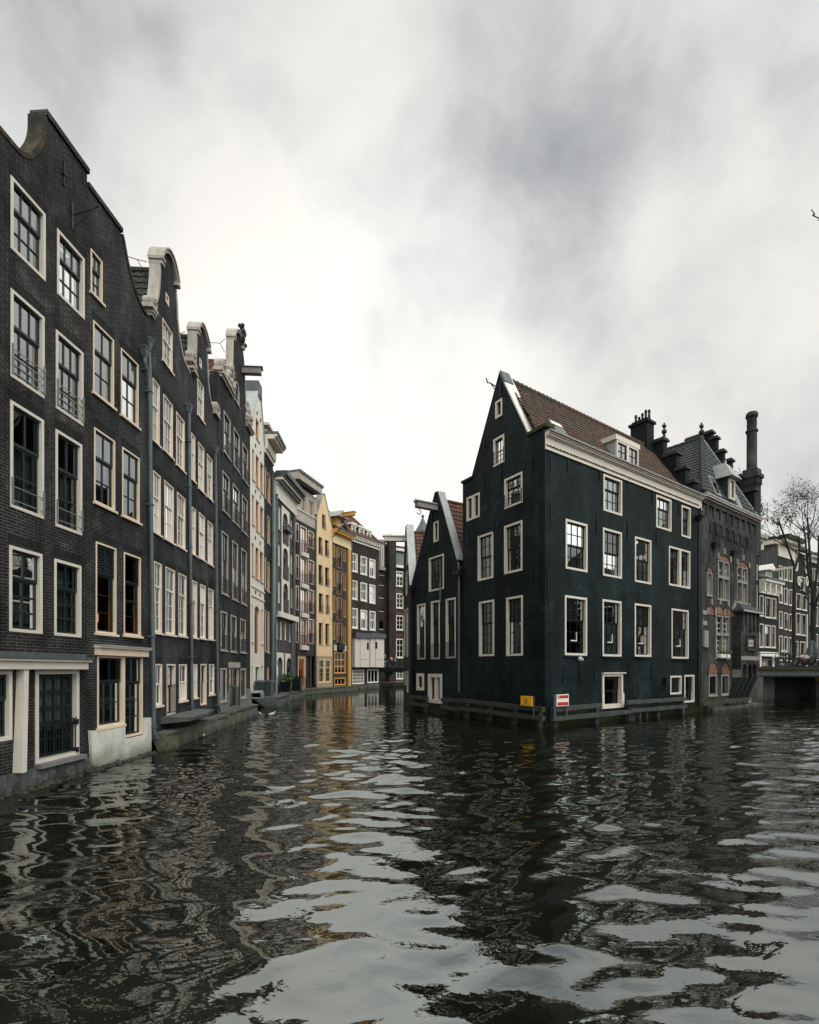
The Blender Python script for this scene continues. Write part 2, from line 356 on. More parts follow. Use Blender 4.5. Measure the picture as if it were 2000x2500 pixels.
class House:
    def __init__(s, name, label, fac, cat='house', group=None, wallmat='brick_umber'):
        s.fac = fac; s.root = empty(name, fac.M, label, cat, group); s.holes = {}; s.wm = wallmat
    def mtx(s, fac):
        return None if fac is s.fac else s.fac.M.inverted() @ fac.M
    def rect(s, x0, x1, yt, yb, fac=None):
        f = fac or s.fac; u0, vt = f.uv(x0, yt); _, vb = f.uv(x0, yb); u1 = f.u(x1)
        return u0, u1, vb, vt
    def cut(s, poly, fac=None): s.holes.setdefault(id(fac or s.fac), []).append(poly)
    def part(s, mb, name, mats, fac=None, smooth=False, parent=None):
        if parent is not None: return mb.build(name, mats, parent, None, smooth)
        return mb.build(name, mats, s.root, s.mtx(fac or s.fac), smooth)
    def wall(s, outline, fac=None, t=.32, name='wall', mat=None):
        mb = MB(); mb.prism(outline, s.holes.get(id(fac or s.fac), []), 0, t)
        return s.part(mb, name, mat or s.wm, fac)
    def pxout(s, pts, fac=None): f = fac or s.fac; return [f.uv(*p) for p in pts]
    # a window (or door): outer frame > sash with glazing bars, pane, sill, curtain, railing
    def win(s, x0, x1, yt, yb, rows=((.4, 2, 1), (.6, 2, 2)), fm='cream_paint', sm='bottle_green', fw=.08, sill=None, cur=None, rail=None,
            fac=None, arch=0., name='window', glass='glass', dep=.055, bar=.024, stile=.05, proud=.015, curh=(0, 1), lintel=None, uvrect=None, nohole=False, sash=True):
        u0, u1, v0, v1 = uvrect or s.rect(x0, x1, yt, yb, fac)
        if u1 < u0: u0, u1 = u1, u0
        fw = min(fw, (u1 - u0) * .22); stile = min(stile, (u1 - u0) * .12); bar = min(bar, (u1 - u0) * .05)
        def rectpoly(a, b, c, d, ar):
            if not ar: return [(a, c), (b, c), (b, d), (a, d)]
            n = 10; r = (b - a) / 2; cx = (a + b) / 2; h = min(ar, 1) * r
            return [(a, c), (b, c)] + [(cx + r * math.cos(PI * i / n), d - h + h * math.sin(PI * i / n)) for i in range(n + 1)]
        outer = rectpoly(u0, u1, v0, v1, arch)
        if not nohole: s.cut(outer, fac)
        a, b, c, d = u0 + fw, u1 - fw, v0 + fw, v1 - fw
        mb = MB()
        if arch: mb.prism(outer, [rectpoly(a, b, c, d, arch)], -proud, .19)
        else: mb.grid([u0, a, b, u1], [v0, c, d, v1], -proud, .19)
        wo = s.part(mb, name, fm, fac)
        if not sash: return wo
        tot = sum(r[0] for r in rows); vt = d + .004; H = (d - c) + .008; mbs = MB(); mbp = MB(); a2, b2 = a - .004, b + .004
        for k, (fr, nx, ny) in enumerate(rows):
            h = H * fr / tot; vb = vt - h; w = dep + .03 * k
            st = stile
            pw = (b2 - a2 - 2 * st - (nx - 1) * bar) / nx; ph = (h - 2 * st - (ny - 1) * bar) / ny
            us = [a2]; x = a2 + st
            for i in range(nx): us += [x, x + pw]; x += pw + bar
            us.append(b2); vs = [vb - (.012 if k < len(rows) - 1 else 0)]; y = vb + st
            for j in range(ny): vs += [y, y + ph]; y += ph + bar
            vs.append(vt)
            mbs.grid(us, vs, w, w + .045)
            mbp.add([(a2 + st * .5, w + .022, vb + st * .5), (b2 - st * .5, w + .022, vb + st * .5), (b2 - st * .5, w + .022, vt - st * .5), (a2 + st * .5, w + .022, vt - st * .5)], [(0, 1, 2, 3)])
            vt = vb
        if arch:
            mbs.prism(rectpoly(a, b, d - (b - a) * .5 * min(arch, 1) - .01, d, arch), [], dep - .012, dep - .008)
        mbs.build('sash', sm, wo); mbp.build('pane', glass, wo)
        if sill:
            MB().box(u0 - .05, u1 + .05, -.06, .02, v0 - .065, v0 - .003).build('sill', sill, wo)
        if lintel:
            mbl = MB(); mbl.box(u0 - .04, u1 + .04, -.006, .02, v1 + .003, v1 + .225); s.part(mbl, 'brick_lintel', lintel, fac)
        if cur:
            n = 26; mbc = MB(); vs = []
            c0, c1 = c + (d - c) * curh[0], c + (d - c) * curh[1]
            for i in range(n + 1):
                x = a2 + (b2 - a2) * i / n; w = .27 + .018 * math.sin(i * 2.1) + .008 * math.sin(i * 5.3)
                vs += [(x, w, c0), (x, w, c1)]
            mbc.add(vs, [(2 * i, 2 * i + 2, 2 * i + 3, 2 * i + 1) for i in range(n)]); mbc.build('curtain', cur, wo)
        if rail:
            rm, nb, rh, vert = rail; mbr = MB(); y0 = v0 + .06
            if vert:
                for y in (y0 + rh, y0 + .04): mbr.box(u0 + .01, u1 - .01, -.075, -.05, y - .012, y + .012)
                k = max(2, int((u1 - u0) / .11))
                for i in range(k + 1):
                    x = u0 + .02 + (u1 - u0 - .04) * i / k; mbr.box(x - .007, x + .007, -.072, -.058, y0 + .03, y0 + rh - .01)
                for x in (u0 + .015, u1 - .015): mbr.box(x - .012, x + .012, -.07, .01, y0 + .05, y0 + .075)
            else:
                for i in range(nb):
                    y = y0 + rh * (i + .35) / nb; mbr.box(u0 + .02, u1 - .02, -.035, -.020, y - .008, y + .008)
                for x in (u0 + .03, u1 - .03): mbr.box(x - .01, x + .01, -.05, .0, y0 + .02, y0 + rh)
            mbr.build('railing', rm, wo)
        return wo
    def body(s, u0, u1, w0, w1, v1, mat=None, name='side_wall', v0=-.5, fac=None):
        g = .012; u0 += g; u1 -= g; mb = MB()
        mb.add([(u0, w0, v0), (u1, w0, v0), (u1, w1, v0), (u0, w1, v0), (u0, w0, v1), (u1, w0, v1), (u1, w1, v1), (u0, w1, v1)],
               [(0, 1, 2, 3), (1, 5, 6, 2), (2, 6, 7, 3), (3, 7, 4, 0)])
        return s.part(mb, name, mat or s.wm, fac)
    def gable_roof(s, u0, u1, w0, w1, ve, vr, mat, tiled=True, uc=None, name='roof', fac=None):
        uc = (u0 + u1) / 2 if uc is None else uc; mb = MB(); L = w1 - w0
        mb.add([(u0, w0, ve), (u1, w0, ve), (uc, w0, vr), (u0, w1, ve), (u1, w1, ve), (uc, w1, vr)], [(0, 1, 2), (5, 4, 3), (0, 2, 5, 3), (1, 4, 5, 2), (0, 3, 4, 1)])
        if tiled:
            for ue in (u0, u1):
                Y = Vector((uc - ue, 0, vr - ve)); nrm = Vector((-(vr - ve), 0, uc - ue)).normalized() * (1 if ue < uc else -1)
                mb.tiles(Vector((ue, w0, ve)) + nrm * .02 * (1 if nrm.z > 0 else -1), (0, 1, 0), Y, L, Y.length)
            mb.tube([(uc, w0 + i * L / 12, vr + .05) for i in range(13)], .11, 8)
        return s.part(mb, name, mat, fac)
    def pipe(s, pts, r=.055, hopper=True, mat='pipe_zinc', off=.10, fac=None):
        f = fac or s.fac; P = [f.pt(x, y, off) for x, y in pts]; mb = MB(); mb.tube(P, r, 8)
        if hopper:
            u, w, v = P[0]
            mb.hexa([(u - .06, w - .06, v - .10), (u + .06, w - .06, v - .10), (u + .06, w + .06, v - .10), (u - .06, w + .06, v - .10),
                     (u - .11, w - .10, v + .12), (u + .11, w - .10, v + .12), (u + .11, w + .09, v + .12), (u - .11, w + .09, v + .12)])
            mb.box(u - .125, u + .125, w - .115, w + .09, v + .122, v + .17)
        L = 0; tot = (Vector(P[-1]) - Vector(P[0])).length
        for i in range(1, int(tot / 1.8) + 1):
            k = i * 1.8 / tot; n = len(P) - 1; j = min(int(k * n), n - 1); a = Vector(P[j]).lerp(Vector(P[j + 1]), k * n - j)
            mb.box(a.x - r - .012, a.x + r + .012, a.y - r - .012, a.y + r + .06, a.z - .02, a.z + .02)
        return s.part(mb, 'drainpipe', mat, fac, True if False else False)
def arc(pts, n=6):   # smooth a polyline (Catmull-Rom)
    P = [Vector(p) for p in pts]; out = []
    for i in range(len(P) - 1):
        p0, p1, p2, p3 = P[max(i - 1, 0)], P[i], P[i + 1], P[min(i + 2, len(P) - 1)]
        for k in range(n):
            t = k / n
            out.append(tuple(.5 * ((2 * p1) + (p2 - p0) * t + (2 * p0 - 5 * p1 + 4 * p2 - p3) * t * t + (3 * p1 - p0 - 3 * p2 + p3) * t ** 3)))
    out.append(tuple(P[-1])); return out
# ------------------------------------------------------------------ left bank
FAB = Fac(365, 15.2, 1085); FCD = Fac(365, 15.5, 910); FE = Fac(530, 22.2, 915)
FF = Fac(613, 33.0, 962); FG = Fac(645, 36.3, 972); FH = Fac(667, 38.9, 1095)
FI = Fac(722, 49.0, 1400); FJ = Fac(773, 53.0, 1540); FK = Fac(812, 55.8, 1570); FL = Fac(857, 61.5, 1790)
LEFT = 'canal houses along the left bank'
R32 = ((.38, 3, 1), (.62, 3, 2)); R22 = ((.38, 2, 1), (.62, 2, 2)); R23 = ((.36, 2, 1), (.64, 2, 3))

# A: nearest house, dark brick, cream window frames
A = House('canal_house', 'nearest dark brick house, with a grey pillar beside a glazed water door', FAB, group=LEFT, wallmat='brick_umber')
ag = dict(fm='chalk_paint', fw=.066, proud=.012, lintel='brick_soldier')
A.win(25.4, 110.6, 426, 605, R32, cur='curtain', curh=(0, .62), glass='glass_bright', **ag)
A.win(139, 206, 556, 716, R32, cur='curtain', curh=(0, .62), glass='glass_bright', **ag)
A.win(25.4, 108, 702, 918, R32, rail=('steel_rail', 4, .62, 0), glass='glass_bright', **ag)
A.win(136, 203, 803, 996, R32, cur='curtain', curh=(0, .6), rail=('steel_rail', 4, .62, 0), glass='glass_bright', **ag)
A.win(24.5, 106.6, 975, 1237, ((.38, 2, 1), (.62, 2, 2)), cur='curtain_grey', curh=(0, .66), rail=('steel_rail', 2, .55, 0), bar=.05, glass='glass_dim', **ag)
A.win(135, 200, 1046, 1284, ((.38, 2, 1), (.62, 2, 2)), cur='curtain', curh=(0, .62), rail=('steel_rail', 2, .55, 0), bar=.05, **ag)
A.win(22, 103, 1330, 1541, ((.36, 2, 1), (.64, 2, 3)), bar=.05, glass='glass_dim', **ag)
A.win(132, 198, 1363, 1551, ((.36, 2, 1), (.64, 2, 3)), cur='curtain_grey', bar=.05, glass='glass_dim', **ag)
wd = A.win(85, 192, 1636, 1866, ((1, 4, 5),), fm='chalk_paint', fw=.09, name='door', cur='curtain', curh=(.3, 1), bar=.05, stile=.07, glass='glass_dim', dep=.09, proud=.02)
A.win(-70, 29, 1637, 1822, ((.4, 2, 1), (.6, 2, 2)), cur='curtain_grey', glass='glass_dim', dep=.05, fm='chalk_paint', fw=.08, proud=.012)
u0, u1, v0, v1 = A.rect(85, 192, 1636, 1866)
mb = MB()       # rail in front of the water door
for y in (v0 + .88, v0 + .80, v0 + .13): mb.box(u0 + .10, u1 - .10, -.035, -.015, y - .012, y + .012)
for i in range(13):
    x = u0 + .14 + (u1 - u0 - .28) * i / 12; mb.box(x - .007, x + .007, -.032, -.018, v0 + .13, v0 + .79)
for y in (v0 + .80, v0 + .13): mb.box(u1 - .12, u1 - .05, -.05, .06, y - .07, y + .05)
A.part(mb, 'railing', 'iron', parent=wd)
mb = MB(); mb.box(u0 + .12, u1 - .12, .17, .21, v0 + .13, v0 + .62); A.part(mb, 'door_panel', 'bottle_green', parent=wd)
mb = MB(); mb.box(u0 - .02, u1 + .06, -.17, .1, v0 - .10, v0 - .004); A.part(mb, 'door_step', 'smooth_grey')
# cornice over the door, leaning pillar, plinth
uA, vA = FAB.uv(-130, 1604); uB = FAB.u(197); vT = FAB.uv(197, 1604)[1]; vB = FAB.uv(197, 1634)[1]
mb = MB(); mb.box(uA, uB, -.20, .01, vB, vB + .17); mb.box(uA, uB + .05, -.26, .012, vB + .17, vB + .215); A.part(mb, 'cornice', 'chalk_paint')
mb = MB(); mb.prism([(uA, vB + .22), (uB + .06, vB + .22), (uB + .06, vT - .03), (uA, vT - .03)], [], -.29, .008); mb.box(uA, uB + .02, -.12, .006, vT - .03, vT + .06); A.part(mb, 'cornice_flashing', 'zinc_dark')
p0 = FAB.u(40); p1 = p0 + .12; pb = FAB.uv(60, 1880)[1]
mb = MB(); mb.hexa([(p0 - .10, -.21, pb), (p1 - .10, -.21, pb), (p1 - .10, -.005, pb), (p0 - .10, -.005, pb), (p0, -.17, vB - .003), (p1, -.17, vB - .003), (p1, -.005, vB - .003), (p0, -.005, vB - .003)]); A.part(mb, 'pillar', 'chalk_paint')
def ragged(fac, xa, xb, ytop, w0, w1, n, seed, jit=.05):
    rnd = random.Random(seed); ua, ub = fac.u(xa), fac.u(xb); mb = MB(); vs = []; fs = []
    rows = [0, .25, .55, .8, 1.0]
    for i in range(n + 1):
        u = ua + (ub - ua) * i / n; vt = ytop(u)
        for j, r in enumerate(rows):
            v = -.5 + (vt + .5) * r
            vs.append((u, w0 + (w1 - w0) * r + rnd.uniform(-jit, jit) * (1 if 0 < j < 4 else .4), v))
        vs.append((u, .02, vt - rnd.uniform(0, .03)))
    k = 6
    for i in range(n):
        for j in range(5): fs.append((i * k + j, (i + 1) * k + j, (i + 1) * k + j + 1, i * k + j + 1))
    return mb.add(vs, fs)
vp0 = FAB.uv(40, 1884)[1]; vp1 = FAB.uv(205, 1842)[1]
uq0, uq1 = FAB.u(85), FAB.u(212)
A.part(ragged(FAB, -140, 213, lambda u: vp0 if u < uq0 - .06 else v0 - .11, -.22, -.06, 44, 3), 'plinth', 'grey_render')
def rocks(H, fac, xa, xb, n, seed, woff, v, s, mat='rock', name='footing_stones'):
    rnd = random.Random(seed); mb = MB(); ua, ub = fac.u(xa), fac.u(xb)
    for i in range(n):
        u = ua + (ub - ua) * (i + .5) / n; L = (ub - ua) / n * .62
        k = len(mb.v); mb.ball((u, woff + rnd.uniform(-.05, .05), v + rnd.uniform(-.05, .05)), 1, 8, 0, (L * rnd.uniform(.8, 1.25), s * rnd.uniform(.7, 1.2), s * rnd.uniform(.55, .9)))
        for q in range(k, len(mb.v)): p = mb.v[q]; mb.v[q] = tuple(c + rnd.uniform(-.02, .02) for c in p)
    return H.part(mb, name, mat)
rocks(A, FAB, -120, 214, 34, 5, -.2, -.02, .11)
vs_ = FAB.uv(42, 372)[1]; vn = FAB.uv(113, 284)[1]
oA = [(FAB.u(-170), -.5), (FAB.u(213) - .004, -.5), (FAB.u(213) - .004, vn)] + [(FAB.u(113), vn)] + arc(A.pxout([(113, 300), (112, 330), (106, 356), (92, 378), (75, 390), (58, 386), (42, 372)]))[0:] + [(FAB.u(-60), vs_), (FAB.u(-170), vs_)]
A.wall(oA)
mb = MB(); mb.band([(FAB.u(213) + .03, vn), (FAB.u(113) - .03, vn)], -.13, -.05, .36); A.part(mb, 'gable_coping', 'brick_slate')
mb = MB(); mb.band(arc(A.pxout([(113, 286), (112.5, 322), (107, 352), (92, 376), (75, 388), (58, 384), (42, 370)])) + [(FAB.u(-60), vs_), (FAB.u(-170), vs_)], -.10, -.02, .35); A.part(mb, 'gable_edge', 'moss_brick')
A.body(FAB.u(-170), FAB.u(213), .32, 6.5, vs_ - .9)
A.gable_roof(FAB.u(-170), FAB.u(213) - .02, .33, 6.5, vs_ - .9, vn - 1.4, 'tile_moss', False)
def anchor(H, x, y0, y1, fac=None, name='wall_anchor', mat='iron'):
    f = fac or H.fac; u, va = f.uv(x, y0); vb = f.uv(x, y1)[1]; mb = MB()
    mb.box(u - .018, u + .018, -.05, -.012, vb, va); mb.box(u - .04, u + .04, -.07, .01, (va + vb) / 2 - .035, (va + vb) / 2 + .035)
    return H.part(mb, name, mat, fac)
anchor(A, 153, 394, 453)
mb = MB(); a = FAB.pt(178, 494, .04); b = FAB.pt(178, 560, .04); tip = FAB.pt(178, 518, .0)
tp = (a[0] + .55, a[1] - .62, (a[2] * .55 + b[2] * .45)); tp = (a[0] + .06, -.52, a[2] - .12)
mb.tube([a, b], .022, 6); mb.tube([((a[0]), a[1], a[2] - .30), tp], .02, 6); mb.tube([(b[0], b[1], b[2] + .03), tp], .016, 6)
mb.tube([tp, (tp[0], tp[1] - .08, tp[2] + .06), (tp[0], tp[1] - .14, tp[2] + .02), (tp[0], tp[1] - .12, tp[2] - .08)], .022, 6)
A.part(mb, 'hoist_bracket', 'iron')

# B: twin gable, apricot frames
B = House('canal_house', 'narrow dark brick house with apricot window frames above a white rendered base', FAB, group=LEFT, wallmat='brick_slate')
bg_ = dict(fm='rose_paint', sm='bottle_green', fw=.045, proud=.01, dep=.03, lintel='brick_soldier')
B.win(221, 250, 605, 711, R22, sill='rose_paint', glass='glass_bright', **bg_)
B.win(227, 278, 780, 956, R22, sill='rose_paint', glass='glass_bright', **bg_)
B.win(295, 338, 848, 1011, R22, sill='rose_paint', glass='glass_bright', **bg_)
B.win(229.6, 280.6, 1042, 1224, R22, sill='rose_paint', glass='glass_bright', cur='curtain', **bg_)
B.win(298, 340.6, 1090, 1257, R22, sill='rose_paint', glass='glass_bright', cur='curtain', **bg_)
w1_ = B.win(233.5, 283.7, 1321, 1544, ((.35, 1, 1), (.65, 1, 3)), sill='rose_paint', glass='glass_dim', **bg_)
w2_ = B.win(302, 343.5, 1347, 1549, ((.35, 1, 1), (.65, 1, 3)), sill='rose_paint', glass='glass_dim', **bg_)
for wo, (x0, x1, yt, yb) in ((w1_, (233.5, 283.7, 1321, 1544)), (w2_, (302, 343.5, 1347, 1549))):
    u0, u1, v0, v1 = B.rect(x0, x1, yt, yb); mb = MB(); mb.box(u0 + .12, u1 - .1, .42, .5, v0 + .33, v0 + .55); mb.box((u0 + u1) / 2 - .03, (u0 + u1) / 2 + .03, .45, .48, v0 + .05, v0 + .33)
    B.part(mb, 'lamp', 'lamp_orange', parent=wo)
u0, u1, v0, v1 = B.rect(233.5, 283.7, 1321, 1544); mb = MB()     # louvred shutter in the upper sash
mb.grid([u0 + .05, u0 + .10, (u0 + u1) / 2 - .02, (u0 + u1) / 2 + .02, u1 - .10, u1 - .05], [v1 - .82, v1 - .70, v1 - .11, v1 - .05], .03, .075)
for side in (0, 1):
    a, b = (u0 + .10, (u0 + u1) / 2 - .02) if side == 0 else ((u0 + u1) / 2 + .02, u1 - .10)
    for i in range(9):
        y = v1 - .67 + i * .065; mb.hexa([(a, .035, y), (b, .035, y), (b, .05, y), (a, .05, y), (a, .06, y + .04), (b, .06, y + .04), (b, .07, y + .04), (a, .07, y + .04)])
B.part(mb, 'shutter', 'bottle_green', parent=w1_)
B.win(237, 301, 1600, 1778, ((.36, 2, 1), (.64, 3, 2)), name='window', glass='glass_dim', sill='rose_paint', bar=.03, fm='rose_paint', fw=.055, proud=.012, dep=.04)
B.win(301.6, 348, 1600, 1802, ((.33, 2, 1), (.67, 2, 3)), name='door', glass='glass_dim', bar=.03, fm='rose_paint', fw=.055, proud=.012, dep=.04)
ua, vt = FAB.uv(231, 1575); ub = FAB.u(354); vb = FAB.uv(231, 1599)[1]
mb = MB(); mb.box(ua, ub, -.12, .01, vb, vt - .06); mb.box(ua - .03, ub + .05, -.18, .012, vt - .06, vt - .02); B.part(mb, 'cornice', 'rose_paint')
mb = MB(); mb.box(ua - .03, ub + .05, -.2, .014, vt - .02, vt + .02); B.part(mb, 'cornice_flashing', 'zinc')
d0, d1, dv, dt = B.rect(301.6, 348, 1600, 1802); w0_, w1__, wv, wt = B.rect(237, 301, 1600, 1778)
oP = B.pxout([(215, 1784), (217, 1786)])[:1]
pl = [(FAB.u(214.5), FAB.uv(214.5, 1783)[1]), (FAB.u(221), -.02), (FAB.u(365) - .01, -.02), (FAB.u(365) - .01, FAB.uv(364, 1752)[1]), (d1 + .02, FAB.uv(364, 1752)[1] + .02), (d1 + .02, dv - .03), (d0 - .02, dv - .03), (d0 - .02, wv - .08), (FAB.u(237), wv - .08)]
mb = MB(); mb.prism(pl, [], -.07, -.002); B.part(mb, 'plinth', 'white_render')
rocks(B, FAB, 214, 366, 22, 8, -.12, .0, .10)
vn = FAB.uv(222, 467)[1]
oB = [(FAB.u(213) + .004, -.5), (FAB.u(365) - .004, -.5), (FAB.u(365) - .004, FAB.uv(356, 772)[1])] + arc(B.pxout([(356, 772), (347, 757), (334, 728), (322, 690), (308, 636), (299, 588), (295, 566)]))[1:-1] + [(FAB.u(295.5), vn), (FAB.u(213) + .004, vn)]
B.wall(oB)
mb = MB(); mb.band([(FAB.u(297), vn), (FAB.u(213) + .01, vn)], -.12, -.05, .36); B.part(mb, 'gable_coping', 'brick_slate')
mb = MB(); mb.band(arc(B.pxout([(358, 774), (347, 757), (334, 728), (322, 690), (308, 636), (299, 588), (295, 570)])), .07, -.03, .35, lift=-.10); B.part(mb, 'gable_edge', 'brick_slate')
B.body(FAB.u(213), FAB.u(365), .32, 6.0, FAB.uv(356, 790)[1], mat='brick_slate')
B.gable_roof(FAB.u(213) + .02, FAB.u(365) - .02, .33, 6.0, FAB.uv(356, 800)[1], vn - 1.5, 'tile_moss', False)
B.pipe([(353, 862), (353.5, 885), (364, 925), (366, 960), (367.5, 1150), (371, 1400), (374, 1600), (376, 1770), (378, 1792), (384, 1806)], fac=FAB, off=.13)

# C: bell gable with cream coping
def white_house_windows(H, rows, opts): 
    for r in rows: H.win(*r, **opts)
C = House('canal_house', 'dark brick house with the larger cream bell gable, second gable from left', FCD, group=LEFT, wallmat='brick_coal')
cg = dict(fm='blush_paint', sm='white_paint', fw=.04, proud=.008, sill='blush_paint', dep=.03, bar=.022, stile=.04, lintel='brick_soldier')
T3 = ((.40, 3, 1), (.60, 3, 2)); T2 = ((.42, 2, 1), (.58, 2, 2)); T23 = ((.34, 2, 1), (.66, 2, 3))
C.win(396.6, 421, 774, 877, T3, glass='glass_bright', cur='curtain', **cg)
for x0, x1, a, b in ((372.5, 389.5, 921, 1072), (398.7, 421.8, 960, 1096), (430, 450.4, 1003, 1132)): C.win(x0, x1, a, b, T3, glass='glass_bright', cur='curtain', **cg)
for x0, x1, a, b in ((373.5, 392, 1147, 1296), (401, 424, 1171, 1313), (432, 452.5, 1200, 1330)): C.win(x0, x1, a, b, T3, glass='glass_bright', cur='curtain', **cg)
for x0, x1, a, b in ((376, 395, 1369, 1543), (404, 427, 1382.5, 1547), (435.6, 455, 1397.6, 1550.7)): C.win(x0, x1, a, b, T23, glass='glass', cur='curtain_grey', **cg)
for x0, x1, a, b in ((378, 395.7, 1621, 1724), (437, 456, 1621.5, 1712)): C.win(x0, x1, a, b, ((.5, 2, 1), (.5, 2, 1)), glass='glass_dim', **cg)
def water_door(H, x0, x1, a, b, rail=True, **kw):
    d = H.win(x0, x1, a, b, ((.45, 2, 2), (.55, 1, 1)), fm=kw.get('fm', 'blush_paint'), sm=kw.get('sm', 'bottle_green'), fw=.05, proud=.01, dep=.10, name='door', glass='glass_dim', rail=(('iron', 3, .95, 1) if rail else None))
    return d
water_door(C, 406.8, 428, 1621, 1748)
mb = MB(); ua, va, ub, vb_ = *FCD.uv(404.5, 713), FCD.u(412), FCD.uv(404.5, 736)[1]
C.cut([(ua, vb_), (ub, vb_), (ub, va), (ua, va)]); mb.grid([ua, ua + .04, ub - .04, ub], [vb_, vb_ + .05, va - .05, va], -.012, .18); C.part(mb, 'vent', 'blush_paint')
def bell(H, fac, xl, xr, left, arch_, right, sl, mat='stone_cream', t=.34, cw=.08, depth=.31):
    """front outline in photo pixels (left foot -> neck -> crown -> right foot); coping follows it"""
    L, Cn, R_ = H.pxout(left, fac), H.pxout(arch_, fac), H.pxout(right, fac)
    L2, C2, R2 = arc(L), arc(Cn), arc(R_)
    out = [(fac.u(xl) + .004, -.5), (fac.u(xr) - .004, -.5), (fac.u(xr) - .004, R_[-1][1])] + R2[::-1] + C2[::-1] + L2[::-1] + [(fac.u(xl) + .004, L[0][1])]
    cl = []
    for p in out:
        if not cl or (abs(p[0] - cl[-1][0]) + abs(p[1] - cl[-1][1])) > .012: cl.append(p)
    H.wall(cl, t=t)
    mb = MB(); mb.band(L2, cw, -.03, depth); H.part(mb, 'gable_coping', mat)
    mb = MB(); mb.band(R2, cw, -.03, depth); H.part(mb, 'gable_coping', mat)
    a, b = Cn[0], Cn[-1]; mb = MB()
    mb.band(C2, cw * 1.2, -.10, depth + .02); mb.band(C2, cw * .6, -.15, depth + .04, lift=cw * 1.21)
    mb.box(a[0] - .09, a[0] + .10, -.10, depth + .02, a[1] - .15, a[1] - .02); mb.box(a[0] - .13, a[0] + .09, -.14, depth + .03, a[1] - .018, a[1] + .06)
    mb.box(b[0] - .10, b[0] + .10, -.16, depth + .02, b[1] - .15, b[1] - .02)
    H.part(mb, 'gable_crown', mat)
    return L2, C2, R2
def volute(H, u, v, r, depth, mat='stone_cream', w=-.12, curl=1, fac=None):
    """carved scroll block on a gable shoulder: a rolled cushion with a spiral face and a foot"""
    mb = MB(); n = 22; path = []
    for i in range(n * 2):
        a = PI * 1.5 + i * 2 * PI / n; q = r * (1 - .034 * i)
        path.append((u + q * math.cos(a) * curl, v + r + q * math.sin(a)))
    for i in range(len(path) - 1): pass
    mb.lathe([(r * .92, 0), (r, .03), (r, depth - .03), (r * .92, depth)], (u, w, v + r), 18, 0, 'w')
    mb.tube([(p[0], w - .015, p[1]) for p in path], r * .13, 5)
    mb.ball((u, w - .02, v + r), r * .26, 8)
    mb.box(u - r * 1.25, u + r * 1.25, w - .03, w + depth + .02, v - .09, v - .004); mb.box(u - r * 1.1, u + r * 1.1, w - .01, w + depth, v - .004, v + r * .35)
    return H.part(mb, 'carved_scroll', mat, fac)
Lc, Cc, Rc = bell(C, FCD, 365, 464, [(366, 760), (374, 750), (381, 742), (386, 727), (389, 705), (391, 672), (391.5, 640)], [(391.5, 636), (395, 622), (401, 617), (408, 621), (415, 635), (421, 656), (427, 690)],
     [(427, 700), (430.5, 742), (432.5, 782), (437.7, 828), (446, 872), (454, 894), (464, 914)], 0)
ush, vsh = FCD.uv(366, 757)
mb = MB(); mb.box(FCD.u(365), FCD.u(373), -.08, .42, vsh - .16, vsh - .08); mb.box(FCD.u(365) - .02, FCD.u(374), -.12, .46, vsh - .078, vsh + .01); C.part(mb, 'shoulder_cornice', 'stone_cream')
volute(C, FCD.u(367.6), vsh + .1, .17, .30)
C.body(FCD.u(365), FCD.u(464), .34, 6.0, vsh - .75)
C.gable_roof(FCD.u(365) + .02, FCD.u(464) - .02, .36, 6.0, vsh - .75, 15.5, 'tile_moss', uc=FCD.u(408))
mb = MB(); a = Cc[0]; mb.tube([(a[0] - .05, .4, a[1] - .55), (a[0] - .7, .4, a[1] - .55), (a[0] - 1.9, 1.6, a[1] - 1.0)], .012, 5); mb.tube([(a[0] - .7, .4, a[1] - .55), (a[0] - .05, .4, a[1] - .1)], .012, 5); C.part(mb, 'gable_stay', 'iron')
C.pipe([(362.5, 841), (364, 870), (366.2, 925), (367.3, 1000)], off=.10, hopper=True)

# D: second bell gable
Dh = House('canal_house', 'dark brick house with the smaller cream bell gable between two drainpipes', FCD, group=LEFT, wallmat='brick_coal')
Dh.win(481.8, 497.5, 921, 1010, T3, glass='glass_bright', cur='curtain', **cg)
for x0, x1, a, b in ((467, 476.5, 1055, 1168), (484, 498.4, 1077, 1190), (505, 518.7, 1106.5, 1210)): Dh.win(x0, x1, a, b, T3, glass='glass_bright', cur='curtain', **cg)
for x0, x1, a, b in ((468, 478, 1236, 1350), (485.5, 500, 1249.5, 1360), (507, 520, 1270, 1373.7)): Dh.win(x0, x1, a, b, T3, glass='glass_bright', cur='curtain', **cg)
for x0, x1, a, b in ((469.5, 481, 1416, 1555), (488.5, 501.7, 1425, 1557), (508.7, 521.4, 1435, 1559.5)): Dh.win(x0, x1, a, b, T23, glass='glass', cur='curtain_grey', curh=(.4, 1), **cg)
for x0, x1, a, b in ((472, 481.5, 1621.5, 1704), (510.5, 523, 1621.5, 1696)): Dh.win(x0, x1, a, b, ((.5, 2, 1), (.5, 2, 1)), glass='glass_dim', **cg)
water_door(Dh, 489.6, 504, 1621, 1723, False)
ua, va, ub, vb_ = *FCD.uv(487, 873), FCD.u(492), FCD.uv(487, 893)[1]
mb = MB(); Dh.cut([(ua, vb_), (ub, vb_), (ub, va), (ua, va)]); mb.grid([ua, ua + .04, ub - .04, ub], [vb_, vb_ + .05, va - .05, va], -.012, .18); Dh.part(mb, 'vent', 'blush_paint')
